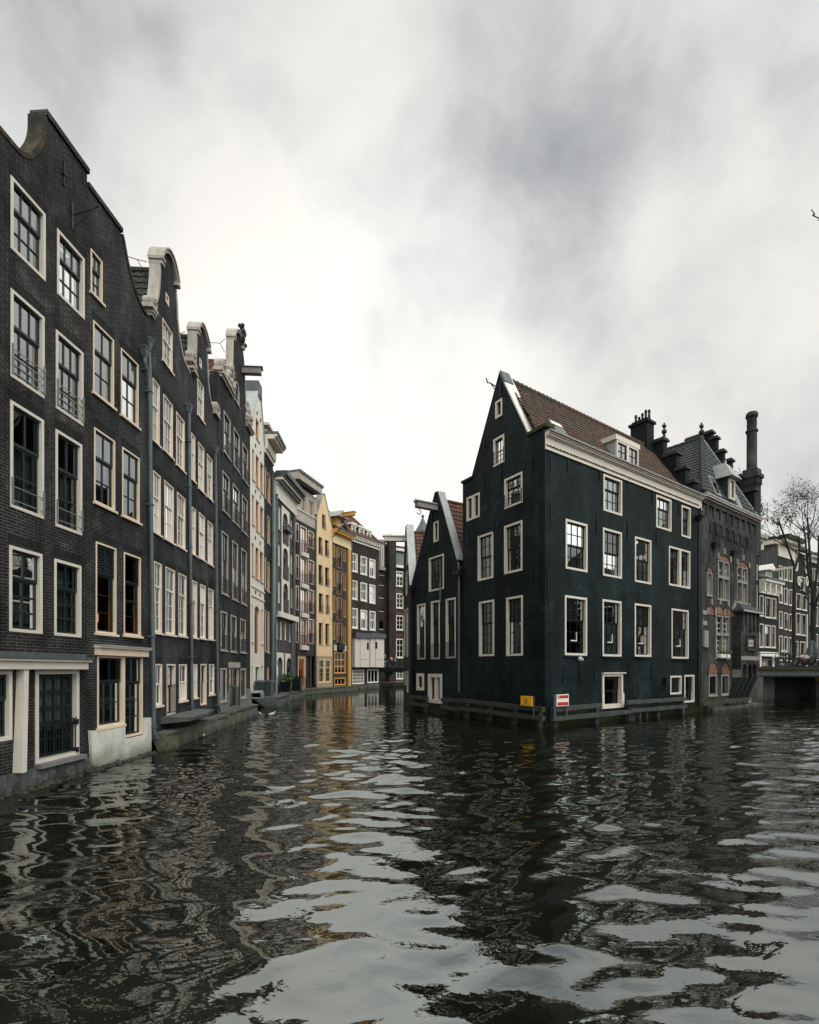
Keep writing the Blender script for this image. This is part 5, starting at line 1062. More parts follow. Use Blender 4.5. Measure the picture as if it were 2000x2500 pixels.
fender(FRr, 'weathered grey timber fender rails below the red and white board', [(1353, 1727, 1470, 1717), (1353, 1750, 1543, 1733), (1543, 1731, 1679, 1720)], (1360, 1460, 1540), 'timber_grey', .5)
fender(FRr, 'short upper grey timber fender rail near the small water door', [(1533, 1711, 1678, 1702)], (1548, 1610, 1670), 'timber_grey', .5)
fender(FRl, 'mossy dark timber fender rails below the yellow board', [(1120, 1706, 1324, 1727), (1120, 1725, 1324, 1749)], (1135, 1190, 1250, 1312), 'timber_wet', .5)
fender(FRl, 'short mossy timber fender rails right of the white framed water door', [(1076, 1704, 1118, 1707), (1074, 1721, 1118, 1728)], (1084, 1112), 'timber_wet', .45)
fender(FRl, 'dark timber fender rails at the far bend of the black houses', [(997, 1697, 1040, 1700), (997, 1712, 1040, 1719)], (1003, 1034), 'timber_wet', .45)
# signs
def sign(name, fac, x0, x1, yt, yb, off, label, mats, cat='sign'):
    u0, vt = fac.uv(x0, yt, off); u1 = fac.u(x1, off); vb = fac.uv(x0, yb, off)[1]
    t = empty(name, fac.M @ Matrix.Translation(((u0 + u1) / 2, -off, vb)), label, cat); return t, (u1 - u0), (vt - vb)
t, W_, H_ = sign('traffic_board', FRr, 1360, 1389, 1696, 1725, .62, 'white edged board with two red bars, on the grey timber fender', None)
mb = MB(); mb.box(-W_ / 2, W_ / 2, 0, .05, 0, H_); mb.build('board', 'sign_white', t)
for k, (a, b) in enumerate(((.06, .34), (.66, .92))): mb = MB(); mb.box(-W_ * .45, W_ * .45, -.006, -.001, H_ * a, H_ * b); mb.build('red_bar', 'sign_red', t)
mb = MB(); mb.prism([(-W_ * .42 + W_ * .07 + math.cos(q * PI / 4) * W_ * (.075 if q % 2 == 0 else .03), H_ * .79 + math.sin(q * PI / 4) * H_ * (.10 if q % 2 == 0 else .03)) for q in range(8)], [], -.011, -.007); mb.build('emblem', 'sign_white', t)
mb = MB(); mb.box(-W_ * .6, -W_ * .52, .06, .12, -.45, H_ * 1.0); mb.box(W_ * .40, W_ * .48, .06, .12, -.45, H_ * 1.1); mb.box(-W_ * .6, W_ * .48, .055, .075, H_ * .4, H_ * .5); mb.build('bracket', 'zinc_dark', t)
t, W_, H_ = sign('notice_board', FRl, 1271.5, 1298.5, 1699, 1722, .62, 'yellow notice board with small print and a bar symbol, on the mossy fender', None)
mb = MB(); mb.box(-W_ / 2, W_ / 2, 0, .05, 0, H_); mb.build('board', 'sign_yellow', t)
mb = MB(); mb.box(-W_ * .16, W_ * .10, -.006, -.001, H_ * .36, H_ * .64); mb.build('symbol', 'black_paint', t); mb = MB(); mb.box(-W_ * .12, W_ * .06, -.011, -.007, H_ * .46, H_ * .54); mb.build('symbol_bar', 'sign_white', t)
for y0, a, b in ((.78, -.4, .4), (.235, -.2, .18), (.10, -.38, .36)):
    mb = MB(); rnd = random.Random(int(y0 * 100)); x = a
    while x < b: l = rnd.uniform(.02, .05); mb.box(W_ * x, W_ * (x + l), -.005, -.001, H_ * y0, H_ * (y0 + .045)); x += l + .018
    mb.build('print_line', 'brown_wood', t)
mb = MB(); mb.box(W_ * .52, W_ * .58, .055, .1, -.5, H_ * 1.03); mb.box(-W_ * .5, W_ * .58, .055, .085, H_ * .96, H_ * 1.04); mb.build('bracket', 'zinc_dark', t)

# ------------------------------------------------------------------ S: brick lock house with hipped roof and oriel
FS = Fac(1712, FRr.z(1712), 2650)
S = House('lock_house', 'brown brick lock house with a dark hipped roof, oriel and tall chimney', FS, cat='house', wallmat='brick_tudor')
sg = dict(fm='stone_grey', sm='cream_paint', fw=.08, proud=.03, dep=.12, bar=.05, stile=.06)
S.win(1725.5, 1738.7, 1396, 1453, ((1, 1, 1),), cur='curtain_grey', sill='stone_grey', glass='glass_dim', **sg)
for x0, x1, a, b in ((1752.6, 1780.3, 1366, 1462.5), (1799.5, 1825, 1381, 1470), (1747, 1780, 1501, 1606.5)):
    wo = S.win(x0, x1, a, b, ((.42, 4, 2), (.58, 2, 1)) if a < 1490 else ((.44, 4, 3), (.56, 4, 4)), glass='glass_dim', sill='stone_grey', **sg)
    u0, u1, v0, v1 = S.rect(x0, x1, a, b); k = .42 if a < 1490 else .44; vm = v1 - (v1 - v0) * k; um = (u0 + u1) / 2; mb = MB(); mb.box(u0 + .05, u1 - .05, -.04, .11, vm - .09, vm + .09); mb.box(um - .07, um + .07, -.03, .105, v0 + .08, vm - .09); mb.box(um - .07, um + .07, -.03, .105, vm + .09, v1 - .08); mb.build('mullion', 'stone_grey', wo)
    if b > 1600:
        mb = MB(); mb.box(u0 + .1, um - .15, -.28, -.06, v0 + .02, v0 + .26); mb.box(um + .05, u1 - .5, -.28, -.06, v0 + .02, v0 + .24); mb.build('flower_box', 'white_paint', wo)
        mb = MB(); rnd = random.Random(9)
        for i in range(24): mb.ball((rnd.uniform(u0 + .1, u1 - .2), rnd.uniform(-.3, -.1), v0 + .28 + rnd.uniform(0, .22)), rnd.uniform(.05, .1), 5)
        mb.build('flowers', 'leaf_green', wo)
for x0, x1, a, b in ((1730, 1750.4, 1647, 1699), (1760.7, 1780, 1647, 1697)): S.win(x0, x1, a, b, ((1, 2, 1),), fm='stone_grey', sm='black_paint', fw=.1, proud=.03, bar=.12, glass='glass_dim', sill='stone_grey')
def tympan(x0, x1, yb, yt, mat='brick_arch', half=1.0, cap=True):
    u0, vb = FS.uv(x0, yb); u1 = FS.u(x1); vt = FS.uv(x0, yt)[1]; c = (u0 + u1) / 2; r = (u1 - u0) / 2; n = 10
    P = [(c + r * math.cos(PI * i / n), vb + (vt - vb) * math.sin(PI * i / n)) for i in range(n + 1)]
    mb = MB(); mb.prism(P, [], -.02, .01); S.part(mb, 'tympanum', mat)
    mb = MB(); mb.band([(c + (r + .02) * math.cos(PI * i / n), vb + (vt - vb + .03) * math.sin(PI * i / n)) for i in range(n, -1, -1)], .16, -.06, .01); S.part(mb, 'arch_ring', 'brick_tudor')
    if cap:
        mb = MB()
        for q in (0.02, .5, .98):
            aa = PI * q; p = (c + (r + .12) * math.cos(aa), vb + (vt - vb + .14) * math.sin(aa)); mb.box(p[0] - .09, p[0] + .09, -.09, .012, p[1] - .02, p[1] + .34)
        S.part(mb, 'arch_stone', 'stone_grey')
tympan(1753.5, 1780, 1365, 1353); tympan(1800.5, 1825.5, 1380, 1369); tympan(1726, 1738.5, 1395, 1384, cap=False)
for x0, x1, y in ((1729, 1742.5, 1500), (1747.5, 1765.5, 1499), (1768.5, 1785, 1504)): tympan(x0, x1, y, y - 20, cap=True)
tympan(1729.5, 1751, 1646, 1618, cap=False); tympan(1760.5, 1781, 1646, 1620, cap=False)
uS = FS.u(1848); veS = FS.uv(1714, 1218)[1]
S.wall([(.01, -.5), (uS, -.5), (uS, veS), (.01, veS)])
def corbels():
    mb = MB(); xs = [1741 + i * 15.6 for i in range(6)]
    for x in xs:
        u, v = FS.uv(x, 1290 + (x - 1741) * .46); r = .36
        mb.band([(u + r * math.cos(PI - PI * i / 9), v + r * math.sin(PI * i / 9)) for i in range(10)], .12, -.07, .01)
        for s_ in (-1, 1): mb.box(u + s_ * r - .1, u + s_ * r + .1, -.08, .012, v - .28, v - .0)
        mb.box(u + r - .04, u + r + .04, -.03, .012, v - .9, v - .3)
    S.part(mb, 'arch_frieze', 'brick_tudor')
    mb = MB()
    for x in xs: u, v = FS.uv(x, 1290 + (x - 1741) * .46); mb.box(u - .12, u + .12, -.012, .002, v - 1.1, v + .1)
    S.part(mb, 'niche_shade', 'brick_night')  # dark strips laid on the wall, painting the shade inside blind slits
    mb = MB()
    for i in range(9): u = .7 + (uS - 1.0) * i / 8; mb.hexa([(u - .06, -.05, veS - .85), (u + .06, -.05, veS - .85), (u + .06, .01, veS - .85), (u - .06, .01, veS - .85), (u - .12, -.10, veS - .26), (u + .12, -.10, veS - .26), (u + .12, .01, veS - .26), (u - .12, .01, veS - .26)])
    S.part(mb, 'corbel', 'brick_tudor')
    mb = MB(); mb.box(.02, uS, -.12, .01, veS - .25, veS - .005); S.part(mb, 'string_course', 'brick_tudor')
corbels()
cornice(S, 1712.3, 1848.5, veS + .003, ((.10, .2, 0), (.12, .32, 0), (.08, .36, 1)), ('stone_cream', 'zinc'))
for x, y in ((1741, 1327), (1787, 1347)): mb = MB(); a = FS.pt(x, y, .0); mb.hexa([(a[0] - .1, -.1, a[2] - .4), (a[0] + .1, -.1, a[2] - .4), (a[0] + .1, .01, a[2] - .4), (a[0] - .1, .01, a[2] - .4), (a[0] - .3, -.3, a[2]), (a[0] + .3, -.3, a[2]), (a[0] + .3, .01, a[2]), (a[0] - .3, .01, a[2])]); S.part(mb, 'lamp_bracket', 'iron')
for x, y in ((1731, 1362), (1790, 1381), (1829, 1390)): anchor(S, x, y - 16, y + 14)
for x, y in ((1719, 1494), (1719, 1520)): mb = MB(); a = FS.pt(x, y, 0); mb.box(a[0] - .22, a[0] + .35, -.05, .01, a[2] - .16, a[2] + .1); S.part(mb, 'stone_block', 'stone_grey')
mb = MB(); a = FS.pt(1720, 1560, 0); mb.box(a[0] - .25, a[0] + .3, -.12, .01, a[2] - .5, a[2] + .5); S.part(mb, 'stone_block', 'stone_grey')
# hipped roof
DS = 9.0; er_ = veS + .32
best = None                              # depth of the apex so that it stands where the photo shows it
for k in range(10, 120):
    wv_ = k * .1; p = FS.world((uS * .50, wv_, 0)); px = CX + F * p.x / p.y
    if best is None or abs(px - 1712) < best[0]: best = (abs(px - 1712), wv_)
wa = best[1]; pa = FS.world((uS * .5, wa, 0)); za = EYE + (HY - 1071) / F * pa.y; Ap = Vector((uS * .5, wa, za))
Wb = wa + 9
mb = MB()
mb.add([(0, -.1, er_), (uS, -.1, er_), (uS, Wb, er_), (0, Wb, er_), tuple(Ap - Vector((0, 0, .08))), (Ap.x, Wb, za - .08)], [(0, 1, 4), (0, 4, 5, 3), (1, 2, 5, 4), (2, 3, 5)])
Yf = Vector((0, wa + .1, za - er_)); mb.tiles((0, -.1, er_ + .05), (1, 0, 0), Yf, uS, Yf.length, [(0, 0), (uS, 0), (uS / 2, Yf.length)], tw=.27, tl=.33)
Yl = Vector((uS / 2, 0, za - er_)); mb.tiles((0, Wb, er_ + .05), (0, -1, 0), Yl, Wb + .1, Yl.length, [(0, 0), (Wb + .1, 0), (Wb - wa, Yl.length), (0, Yl.length)], tw=.27, tl=.33)
S.part(mb, 'roof', 'tile_black')
mb = MB()
def hips(mb, a, b, n, r):
    a, b = Vector(a), Vector(b)
    for i in range(n): mb.tube([a.lerp(b, i / n), a.lerp(b, (i + 1.08) / n)], [r * 1.25, r], 8)
hips(mb, (0, -.1, er_ + .1), tuple(Ap + Vector((0, 0, .08))), 22, .13); hips(mb, (Ap.x, Wb, za + .06), tuple(Ap + Vector((0, 0, .06))), 20, .11)
S.part(mb, 'hip_tiles', 'slate')
mb = MB(); mb.tube([(uS, -.1, er_ + .1), tuple(Ap + Vector((0, 0, .1)))], .06, 6); S.part(mb, 'hip_flashing', 'zinc')
def finial(H, p, s=1.0):
    mb = MB(); p = Vector(p)
    mb.lathe([(.05 * s, 0), (.22 * s, .05 * s), (.12 * s, .25 * s), (.30 * s, .45 * s), (.34 * s, .62 * s), (.26 * s, .82 * s), (.10 * s, .92 * s), (.10 * s, 1.05 * s)], tuple(p), 8)
    mb.ball((p.x, p.y, p.z + 1.32 * s), .26 * s, 8)
    for a in range(4):
        q = a * PI / 2; mb.ball((p.x + .36 * s * math.cos(q), p.y, p.z + (1.32 + .36 * math.sin(q)) * s), .11 * s, 6); mb.tube([(p.x, p.y, p.z + 1.32 * s), (p.x + .36 * s * math.cos(q), p.y, p.z + (1.32 + .36 * math.sin(q)) * s)], .06 * s, 5)
    return H.part(mb, 'finial', 'iron')
finial(S, Ap + Vector((0, 0, .1)), .55)
# stepped gables: party wall towards R, and the far side wall
def steps(H, u0, u1, path, mat='brick_tudor', cap='slate'):
    """path: (w_start, w_end, top) steps of a wall running back into the block"""
    mb = MB()
    for w0, w1, top in path:
        mb.box(u0, u1, w0 + .004, w1 - .004, er_ - .8, top); mc = MB(); mc.box(u0 - .12, u1 + .12, w0 - .10, w1 + .10, top + .003, top + .13); mc.box(u0 - .06, u1 + .06, w0 - .05, w1 + .05, top + .131, top + .22); H.part(mc, 'gable_coping', cap)
    H.part(mb, 'stepped_gable', mat)
def wtop(x, y, u):      # pixel on the plane u = const -> (depth, height)
    o = FS.local((0, 0, EYE)); d = FS.M.inverted().to_3x3() @ Vector(((x - CX) / F, 1, (HY - y) / F)); t = (u - o.x) / d.x; p = o + d * t; return p.y, p.z
pp = []
for x0, x1, y in ((1687, 1700, 1180), (1657, 1679, 1146), (1625, 1657, 1110), (1600, 1625, 1077)):
    a = wtop(x1, y, -.25); b = wtop(x0, y, -.25); pp.append((a[0], b[0], a[1]))
steps(S, -.5, -.02, pp, 'brick_night')
finial(S, (-.25, wtop(1622, 1075, -.25)[0], wtop(1622, 1075, -.25)[1] + .25), .48)
pp = []
for x0, x1, y in ((1828, 1846, 1199), (1797, 1812, 1166), (1775, 1788, 1127), (1757, 1769, 1104), (1737, 1753, 1072), (1720, 1741, 1058)):
    a = wtop(x1, y, uS - .2); b = wtop(x0, y, uS - .2); pp.append((a[0], b[0], a[1]))
pp2 = []
for i, (a, b, c) in enumerate(pp): pp2.append((a, (pp[i + 1][0] if i < len(pp) - 1 else b + 1.2), c))
steps(S, uS - .42, uS - .02, pp2, 'brick_night')
# tall chimney at the street corner
ch0 = FS.u(1822); chc = FS.u(1835.5, -.5); mb = MB(); Hc = lambda y: FS.uv(1835.5, y, -.5)[1]
mb.box(chc - .40, chc + .40, .06, .92, er_ - 2.5, Hc(1186)); mb.box(chc - .46, chc + .46, .0, .98, Hc(1186) + .003, Hc(1170)); mb.box(chc - .55, chc + .55, -.09, 1.07, Hc(1170) + .003, Hc(1161)); mb.box(chc - .42, chc + .42, .04, .94, Hc(1161) + .003, Hc(1148))
z0, z1, z2, z3 = Hc(1148), Hc(1056), Hc(1052), Hc(1022)
mb.lathe([(.34, z0 + .003), (.33, z1), (.41, z1 + .02), (.41, z2), (.32, z2 + .02), (.32, z3), (.40, z3 + .1), (.40, z3 + .25), (.31, z3 + .42), (.24, z3 + .43)], (chc, .49, 0), 8); mb.lathe([(.08, z3 + .42), (.08, Hc(1005))], (chc, .49, 0), 8)
c_ = S.part(mb, 'chimney', 'brick_tudor')
mb = MB(); st = wtop(1775, 1139, uS - .2); mb.tube([(uS - .2, st[0], st[1]), (chc - .3, 1.2, Hc(1150))], .02, 4); mb.tube([(uS - .6, st[0] * .5, st[1] * .55 + Hc(1150) * .45 - .2), (chc - .3, 1.0, Hc(1160))], .015, 4); S.part(mb, 'chimney_stay', 'iron')
# dormer with zinc hood, skylights on the front slope
def on_front(x, y):
    o = FS.local((0, 0, EYE)); d = FS.M.inverted().to_3x3() @ Vector(((x - CX) / F, 1, (HY - y) / F)); X = Vector((1, 0, 0)); Nn = X.cross(Yf.normalized()); O_ = Vector((0, -.1, er_ + .05)); t = (O_ - o).dot(Nn) / d.dot(Nn); return o + d * t
p = on_front(1780, 1222); mb = MB(); mb.box(p.x - .42, p.x + .42, p.y - .1, p.y + 2.2, p.z - .1, p.z + 1.35); dm = S.part(mb, 'dormer', 'slate')
S.win(0, 0, 0, 0, ((1, 1, 1),), fm='cream_paint', sm='cream_paint', fw=.12, uvrect=(p.x - .4, p.x + .4, p.z, p.z + 1.3), nohole=True, sash=False).location = Vector((0, p.y - .2, 0))
mb = MB(); mb.box(p.x - .28, p.x + .28, p.y - .14, p.y - .12, p.z + .12, p.z + 1.18); mb.build('pane', 'glass_bright', dm)
q = p + Vector((0, .6, 1.36)); mb = MB(); mb.add([(q.x - .75, q.y - 1.1, q.z), (q.x + .75, q.y - 1.1, q.z), (q.x + .75, q.y + 1.2, q.z), (q.x - .75, q.y + 1.2, q.z), (q.x - .38, q.y - .5, q.z + 1.0), (q.x + .38, q.y - .5, q.z + 1.0), (q.x + .38, q.y + 1.2, q.z + 1.0), (q.x - .38, q.y + 1.2, q.z + 1.0)], [(0, 1, 5, 4), (1, 2, 6, 5), (2, 3, 7, 6), (3, 0, 4, 7), (4, 5, 6, 7), (3, 2, 1, 0)]); mb.lathe([(.03, 1.0), (.08, 1.1), (.02, 1.3)], tuple(q + Vector((0, -.4, 0))), 6); S.part(mb, 'dormer_hood', 'zinc')
for x, y in ((1752, 1212), (1808, 1250)):
    p = on_front(x, y); Yfn = Yf.normalized(); Nf = Vector((1, 0, 0)).cross(Yfn); Nf = Nf if Nf.z > 0 else -Nf
    P = lambda a, b, c: p + Vector((a, 0, 0)) + Yfn * b + Nf * c
    mb = MB(); mb.hexa([P(-.35, 0, .02), P(.35, 0, .02), P(.35, 1.4, .02), P(-.35, 1.4, .02), P(-.35, 0, .12), P(.35, 0, .12), P(.35, 1.4, .12), P(-.35, 1.4, .12)]); S.part(mb, 'skylight', 'zinc')
    mb = MB(); mb.hexa([P(-.27, .08, .121), P(.27, .08, .121), P(.27, 1.32, .121), P(-.27, 1.32, .121), P(-.27, .08, .13), P(.27, .08, .13), P(.27, 1.32, .13), P(-.27, 1.32, .13)]); S.part(mb, 'skylight_pane', 'glass')
S.body(.02, uS, .32, Wb, er_ - .05)
# oriel
OB = .5; o0, o1 = FS.u(1809.5, OB), FS.u(1852, OB); ot = FS.uv(1809.5, 1494, OB)[1]; ob = FS.uv(1809.5, 1654, OB)[1]
vA = FS.uv(1812, 1646, OB)[1]; n = 3; pol = [(o0, ot), (o1, ot), (o1, ob)]
for k in range(n - 1, -1, -1):
    a = o0 + .22 + (o1 - o0 - .44) * k / n; b = o0 + .22 + (o1 - o0 - .44) * (k + 1) / n; a += .08; b -= .08; r = (b - a) / 2; c = (a + b) / 2; vm = ob + .55
    pol += [(b, ob), (b, vm)] + [(c + r * math.cos(PI * i / 8), vm + r * math.sin(PI * i / 8)) for i in range(1, 8)] + [(a, vm), (a, ob)]
pol.append((o0, ob))
mb = MB(); mb.prism(pol, [], -OB, -OB + .3); mb.box(o0, o0 + .28, -OB + .302, -.004, ob, ot - .01); mb.box(o1 - .28, o1, -OB + .302, -.004, ob, ot - .01); mb.box(o0 + .28, o1 - .28, -OB + .302, -.004, ob + 1.0, ob + 1.1); S.part(mb, 'oriel', 'brick_tudor')
rt = FS.uv(1816, 1474, OB * .5)[1]; mb = MB(); e = .22
mb.add([(o0 - e, -OB - e, ot + .003), (o1 + e, -OB - e, ot + .003), (o1 + e, -.003, ot + .003), (o0 - e, -.003, ot + .003), (o0 - e, -OB - e, ot + .14), (o1 + e, -OB - e, ot + .14), (o1 + e, -.003, ot + .14), (o0 - e, -.003, ot + .14), (o0 + .55, -.2, rt), (o1 - .55, -.2, rt), (o1 - .55, -.003, rt), (o0 + .55, -.003, rt)],
       [(0, 1, 2, 3), (0, 4, 5, 1), (1, 5, 6, 2), (3, 7, 4, 0), (4, 8, 9, 5), (5, 9, 10, 6), (7, 11, 8, 4), (8, 11, 10, 9), (2, 6, 10, 11, 7, 3)]); S.part(mb, 'oriel_roof', 'slate')
mb = MB(); mb.box(o0 - e - .01, o1 + e + .01, -OB - e - .05, -OB - e - .002, ot + .02, ot + .13); S.part(mb, 'gutter', 'zinc')
mb = MB()
for i in range(5): x = o0 + .15 + (o1 - o0 - .3) * i / 4; mb.box(x - .09, x + .09, -OB - .10, -OB - .002, ot - 1.15, ot - .004)
S.part(mb, 'pilaster_strip', 'brick_tudor')
for s_, k in ((o0 - .2, 0), (o1 - .1, 1)):
    mb = MB()
    for i in range(3): mb.box(s_ + (.0 if k else .0) + i * .16 * (1 - 2 * k), s_ + .2 + i * .16 * (1 - 2 * k), -.12, -.003, ot + .142, ot + .35 + i * .22)
    S.part(mb, 'crow_step', 'stone_grey')
pc = (o0 + o1) / 2; pv = FS.uv(1826, 1570, OB)[1]
mb = MB(); mb.box(pc - .45, pc + .45, -OB - .05, -OB - .002, pv - .22, pv + .22); pq = S.part(mb, 'plaque', 'stone_cream')
mb = MB()
for k, sh in enumerate(('I', 'D', 'N', 'C')):
    x = pc - .30 + k * .2; z = pv
    mb.box(x - .045, x - .02, -OB - .062, -OB - .052, z - .1, z + .1)
    if sh in 'DN': mb.box(x + .04, x + .065, -OB - .062, -OB - .052, z - .09, z + .09)
    if sh in 'DC':
        for dz in (-.09, .07): mb.box(x - .02, x + .05, -OB - .061, -OB - .0515, z + dz, z + dz + .022)
    if sh == 'N': mb.hexa([(x - .02, -OB - .06, z + .06), (x + .04, -OB - .06, z - .09), (x + .04, -OB - .053, z - .09), (x - .02, -OB - .053, z + .06), (x - .02, -OB - .06, z + .1), (x + .04, -OB - .06, z - .05), (x + .04, -OB - .053, z - .05), (x - .02, -OB - .053, z + .1)])
mb.build('lettering', 'stone_grey', pq)
mb = MB(); rnd = random.Random(2)
for i in range(30):
    q = i / 30 * 2 * PI; mb.ball((pc + .68 * max(-1, min(1, 1.35 * math.cos(q))), -OB - .05, pv + .03 + .50 * max(-1, min(1, 1.35 * math.sin(q)))), rnd.uniform(.07, .12), 6)
mb.build('plaque_frame', 'slate', pq)
mb = MB(); s0 = FS.uv(1826, 1540, OB)[1]; mb.prism([(pc - .2, s0 + .2), (pc, s0 - .15), (pc + .2, s0 + .2), (pc + .16, s0 + .45), (pc - .16, s0 + .45)], [], -OB - .10, -OB - .002); S.part(mb, 'shield', 'slate')
vb_ = FS.uv(1815, 1607, OB)[1]; mb = MB(); mb.box(o0 - .01, o1 + .01, -OB - .03, -OB - .002, vb_ - .12, vb_ + .14); S.part(mb, 'stone_band', 'stone_grey')
mb = MB(); mb.box(o0 - .012, o0 - .003, -OB, -.004, ob, ob + .5); S.part(mb, 'stone_band', 'stone_grey')
for k in range(4):      # raking timber struts carrying the oriel
    x = o0 + .22 + (o1 - o0 - .44) * k / 3; mb = MB(); h = .13
    P0, P1 = (x, -OB + .12, ob), (x - 1.0, -.14, .55)
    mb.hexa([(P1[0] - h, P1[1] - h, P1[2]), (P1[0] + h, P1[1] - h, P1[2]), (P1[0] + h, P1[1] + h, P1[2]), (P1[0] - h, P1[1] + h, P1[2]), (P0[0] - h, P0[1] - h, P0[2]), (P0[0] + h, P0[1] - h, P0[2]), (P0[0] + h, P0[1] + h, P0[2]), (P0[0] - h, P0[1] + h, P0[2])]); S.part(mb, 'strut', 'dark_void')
    mb = MB(); mb.box(P1[0] - .2, P1[0] + .2, -.42, -.004, .30, .62); S.part(mb, 'strut_stone', 'stone_grey')
mb = MB(); mb.box(.3, FS.u(1840), -.55, -.004, -.5, .22); S.part(mb, 'plinth', 'quay_stone')
fender(FS, 'lichen stained timber beam along the foot of the lock house', [(1718, 1716, 1832, 1703)], (1730, 1780, 1825), 'timber_wet', .65, .42)
# ------------------------------------------------------------------ setting: water, land
def tagS(o, **k): return tag(o, kind='structure')
rs = np.random.RandomState(11)
NW = 54; waves = []
for i in range(NW):
    lam = .27 * (1.7 / .27) ** (i / (NW - 1)); th = rs.normal(1.54, .42); k = 2 * PI / lam
    waves.append((k * math.cos(th), k * math.sin(th), rs.uniform(0, 2 * PI), .0105 * lam ** 1.0 * rs.uniform(.5, 1.3) / math.sqrt(NW) * 3.0))
def height(X, Y):
    h = np.zeros_like(X)
    # slow random modulation makes calm and ruffled patches
    mod = .75 + .35 * np.sin(X * .31 + .9 * np.sin(Y * .23 + 1)) * np.sin(Y * .19 + 1.3 + .7 * np.sin(X * .17)) + .25 * np.sin(.11 * X - .37 * Y)
    for kx, ky, p, a in waves: h += a * np.sin(kx * X + ky * Y + p + .6 * np.sin(.21 * X + .13 * Y + p))
    return h * np.clip(mod, .35, 1.3)
x0_, x1_, y0_, y1_, st = -13.0, 27.0, 1.5, 36.0, .062
xs = np.arange(x0_, x1_ + st, st); ys = np.arange(y0_, y1_ + st, st * 1.0)
Xg, Yg = np.meshgrid(xs, ys); Zg = height(Xg, Yg)
edge = np.minimum(np.minimum(Xg - x0_, x1_ - Xg), np.minimum(Yg - y0_, y1_ - Yg)); Zg *= np.clip(edge / 2.0, 0, 1) * np.clip(1.25 - Yg / 42, .25, 1)
nx_, ny_ = len(xs), len(ys); co = np.stack([Xg, Yg, Zg], -1).reshape(-1, 3)
ii, jj = np.meshgrid(np.arange(nx_ - 1), np.arange(ny_ - 1)); b0 = (jj * nx_ + ii).ravel(); q = np.stack([b0, b0 + 1, b0 + nx_ + 1, b0 + nx_], -1)
BIG = [(-900, -60), (900, -60), (900, 1500), (-900, 1500)]
extra = np.array([(-900, -60, 0), (x0_, -60, 0), (x1_, -60, 0), (900, -60, 0), (-900, y0_, 0), (900, y0_, 0), (-900, ys[-1], 0), (900, ys[-1], 0), (-900, 1500, 0), (x0_, 1500, 0), (xs[-1], 1500, 0), (900, 1500, 0)], float)
nb = len(co); co = np.vstack([co, extra])
c00, c10, c01, c11 = 0, nx_ - 1, (ny_ - 1) * nx_, ny_ * nx_ - 1
E_ = lambda i: nb + i
big = [(E_(0), E_(1), c00, E_(4)), (E_(2), E_(3), E_(5), c10), (E_(6), c01, E_(9), E_(8)), (c11, E_(7), E_(11), E_(10)), (E_(4), c00, c01, E_(6)), (c10, E_(5), E_(7), c11), (E_(1), E_(2), c10, c00), (c01, c11, E_(10), E_(9))]
me = bpy.data.meshes.new('canal_water'); me.from_pydata(co.tolist(), [], q.tolist() + big); me.polygons.foreach_set('use_smooth', [True] * len(me.polygons))
m, nt, b = newmat('water')
tc = node(nt, 'ShaderNodeTexCoord')
b.inputs['Base Color'].default_value = (.0062, .0052, .0028, 1); b.inputs['Roughness'].default_value = .02; b.inputs['IOR'].default_value = 3.1
b.inputs['Specular Tint'].default_value = (.93, 1, .985, 1)
n1 = noise(nt, tc.outputs['Object'], 2.1, 3, .55, (1.0, 1.7, 1)); n2 = noise(nt, tc.outputs['Object'], 11, 2, .5, (1.0, 1.6, 1))
n0 = noise(nt, tc.outputs['Object'], .16, 3, .5)
bp1 = node(nt, 'ShaderNodeBump'); bp1.inputs['Strength'].default_value = .5; bp1.inputs['Distance'].default_value = .010; nt.links.new(n1, bp1.inputs['Height'])
bp2 = node(nt, 'ShaderNodeBump'); bp2.inputs['Distance'].default_value = .0028; nt.links.new(ramp(nt, n0, .1, .9, .42, .62), bp2.inputs['Strength']); nt.links.new(n2, bp2.inputs['Height']); nt.links.new(bp1.outputs[0], bp2.inputs['Normal'])
nt.links.new(bp2.outputs[0], b.inputs['Normal'])
me.materials.append(m); wat = bpy.data.objects.new('canal_water', me); COL.objects.link(wat); tagS(wat)
def slabw(name, pts, z0, z1, mat):
    mb = MB(); n = len(pts); mb.add([(x, y, z0) for x, y in pts] + [(x, y, z1) for x, y in pts], [tuple(range(n - 1, -1, -1)), tuple(range(n, 2 * n))] + [(i, (i + 1) % n, n + (i + 1) % n, n + i) for i in range(n)]); return mb.build(name, mat)
ZB = 40.0          # distance of the street bridge on the right
tagS(slabw('street', [(wpt(1846, 0, 44).x, 44.2), (70, 44.2), (130, 120), (wpt(1846, 0, 60).x + 4, 120)], -.5, 2.44, 'asphalt'))
tagS(slabw('street', [(wpt(918, 0, 74).x, 73.2), (wpt(1015, 0, 74).x, 73.2), (wpt(1015, 0, 100).x, 100), (wpt(918, 0, 100).x, 100)], -.5, .6, 'quay_stone'))
tagS(slabw('quay', [(24, 6), (60, 6), (60, 34), (34, 34)], -.5, 1.6, 'quay_stone'))

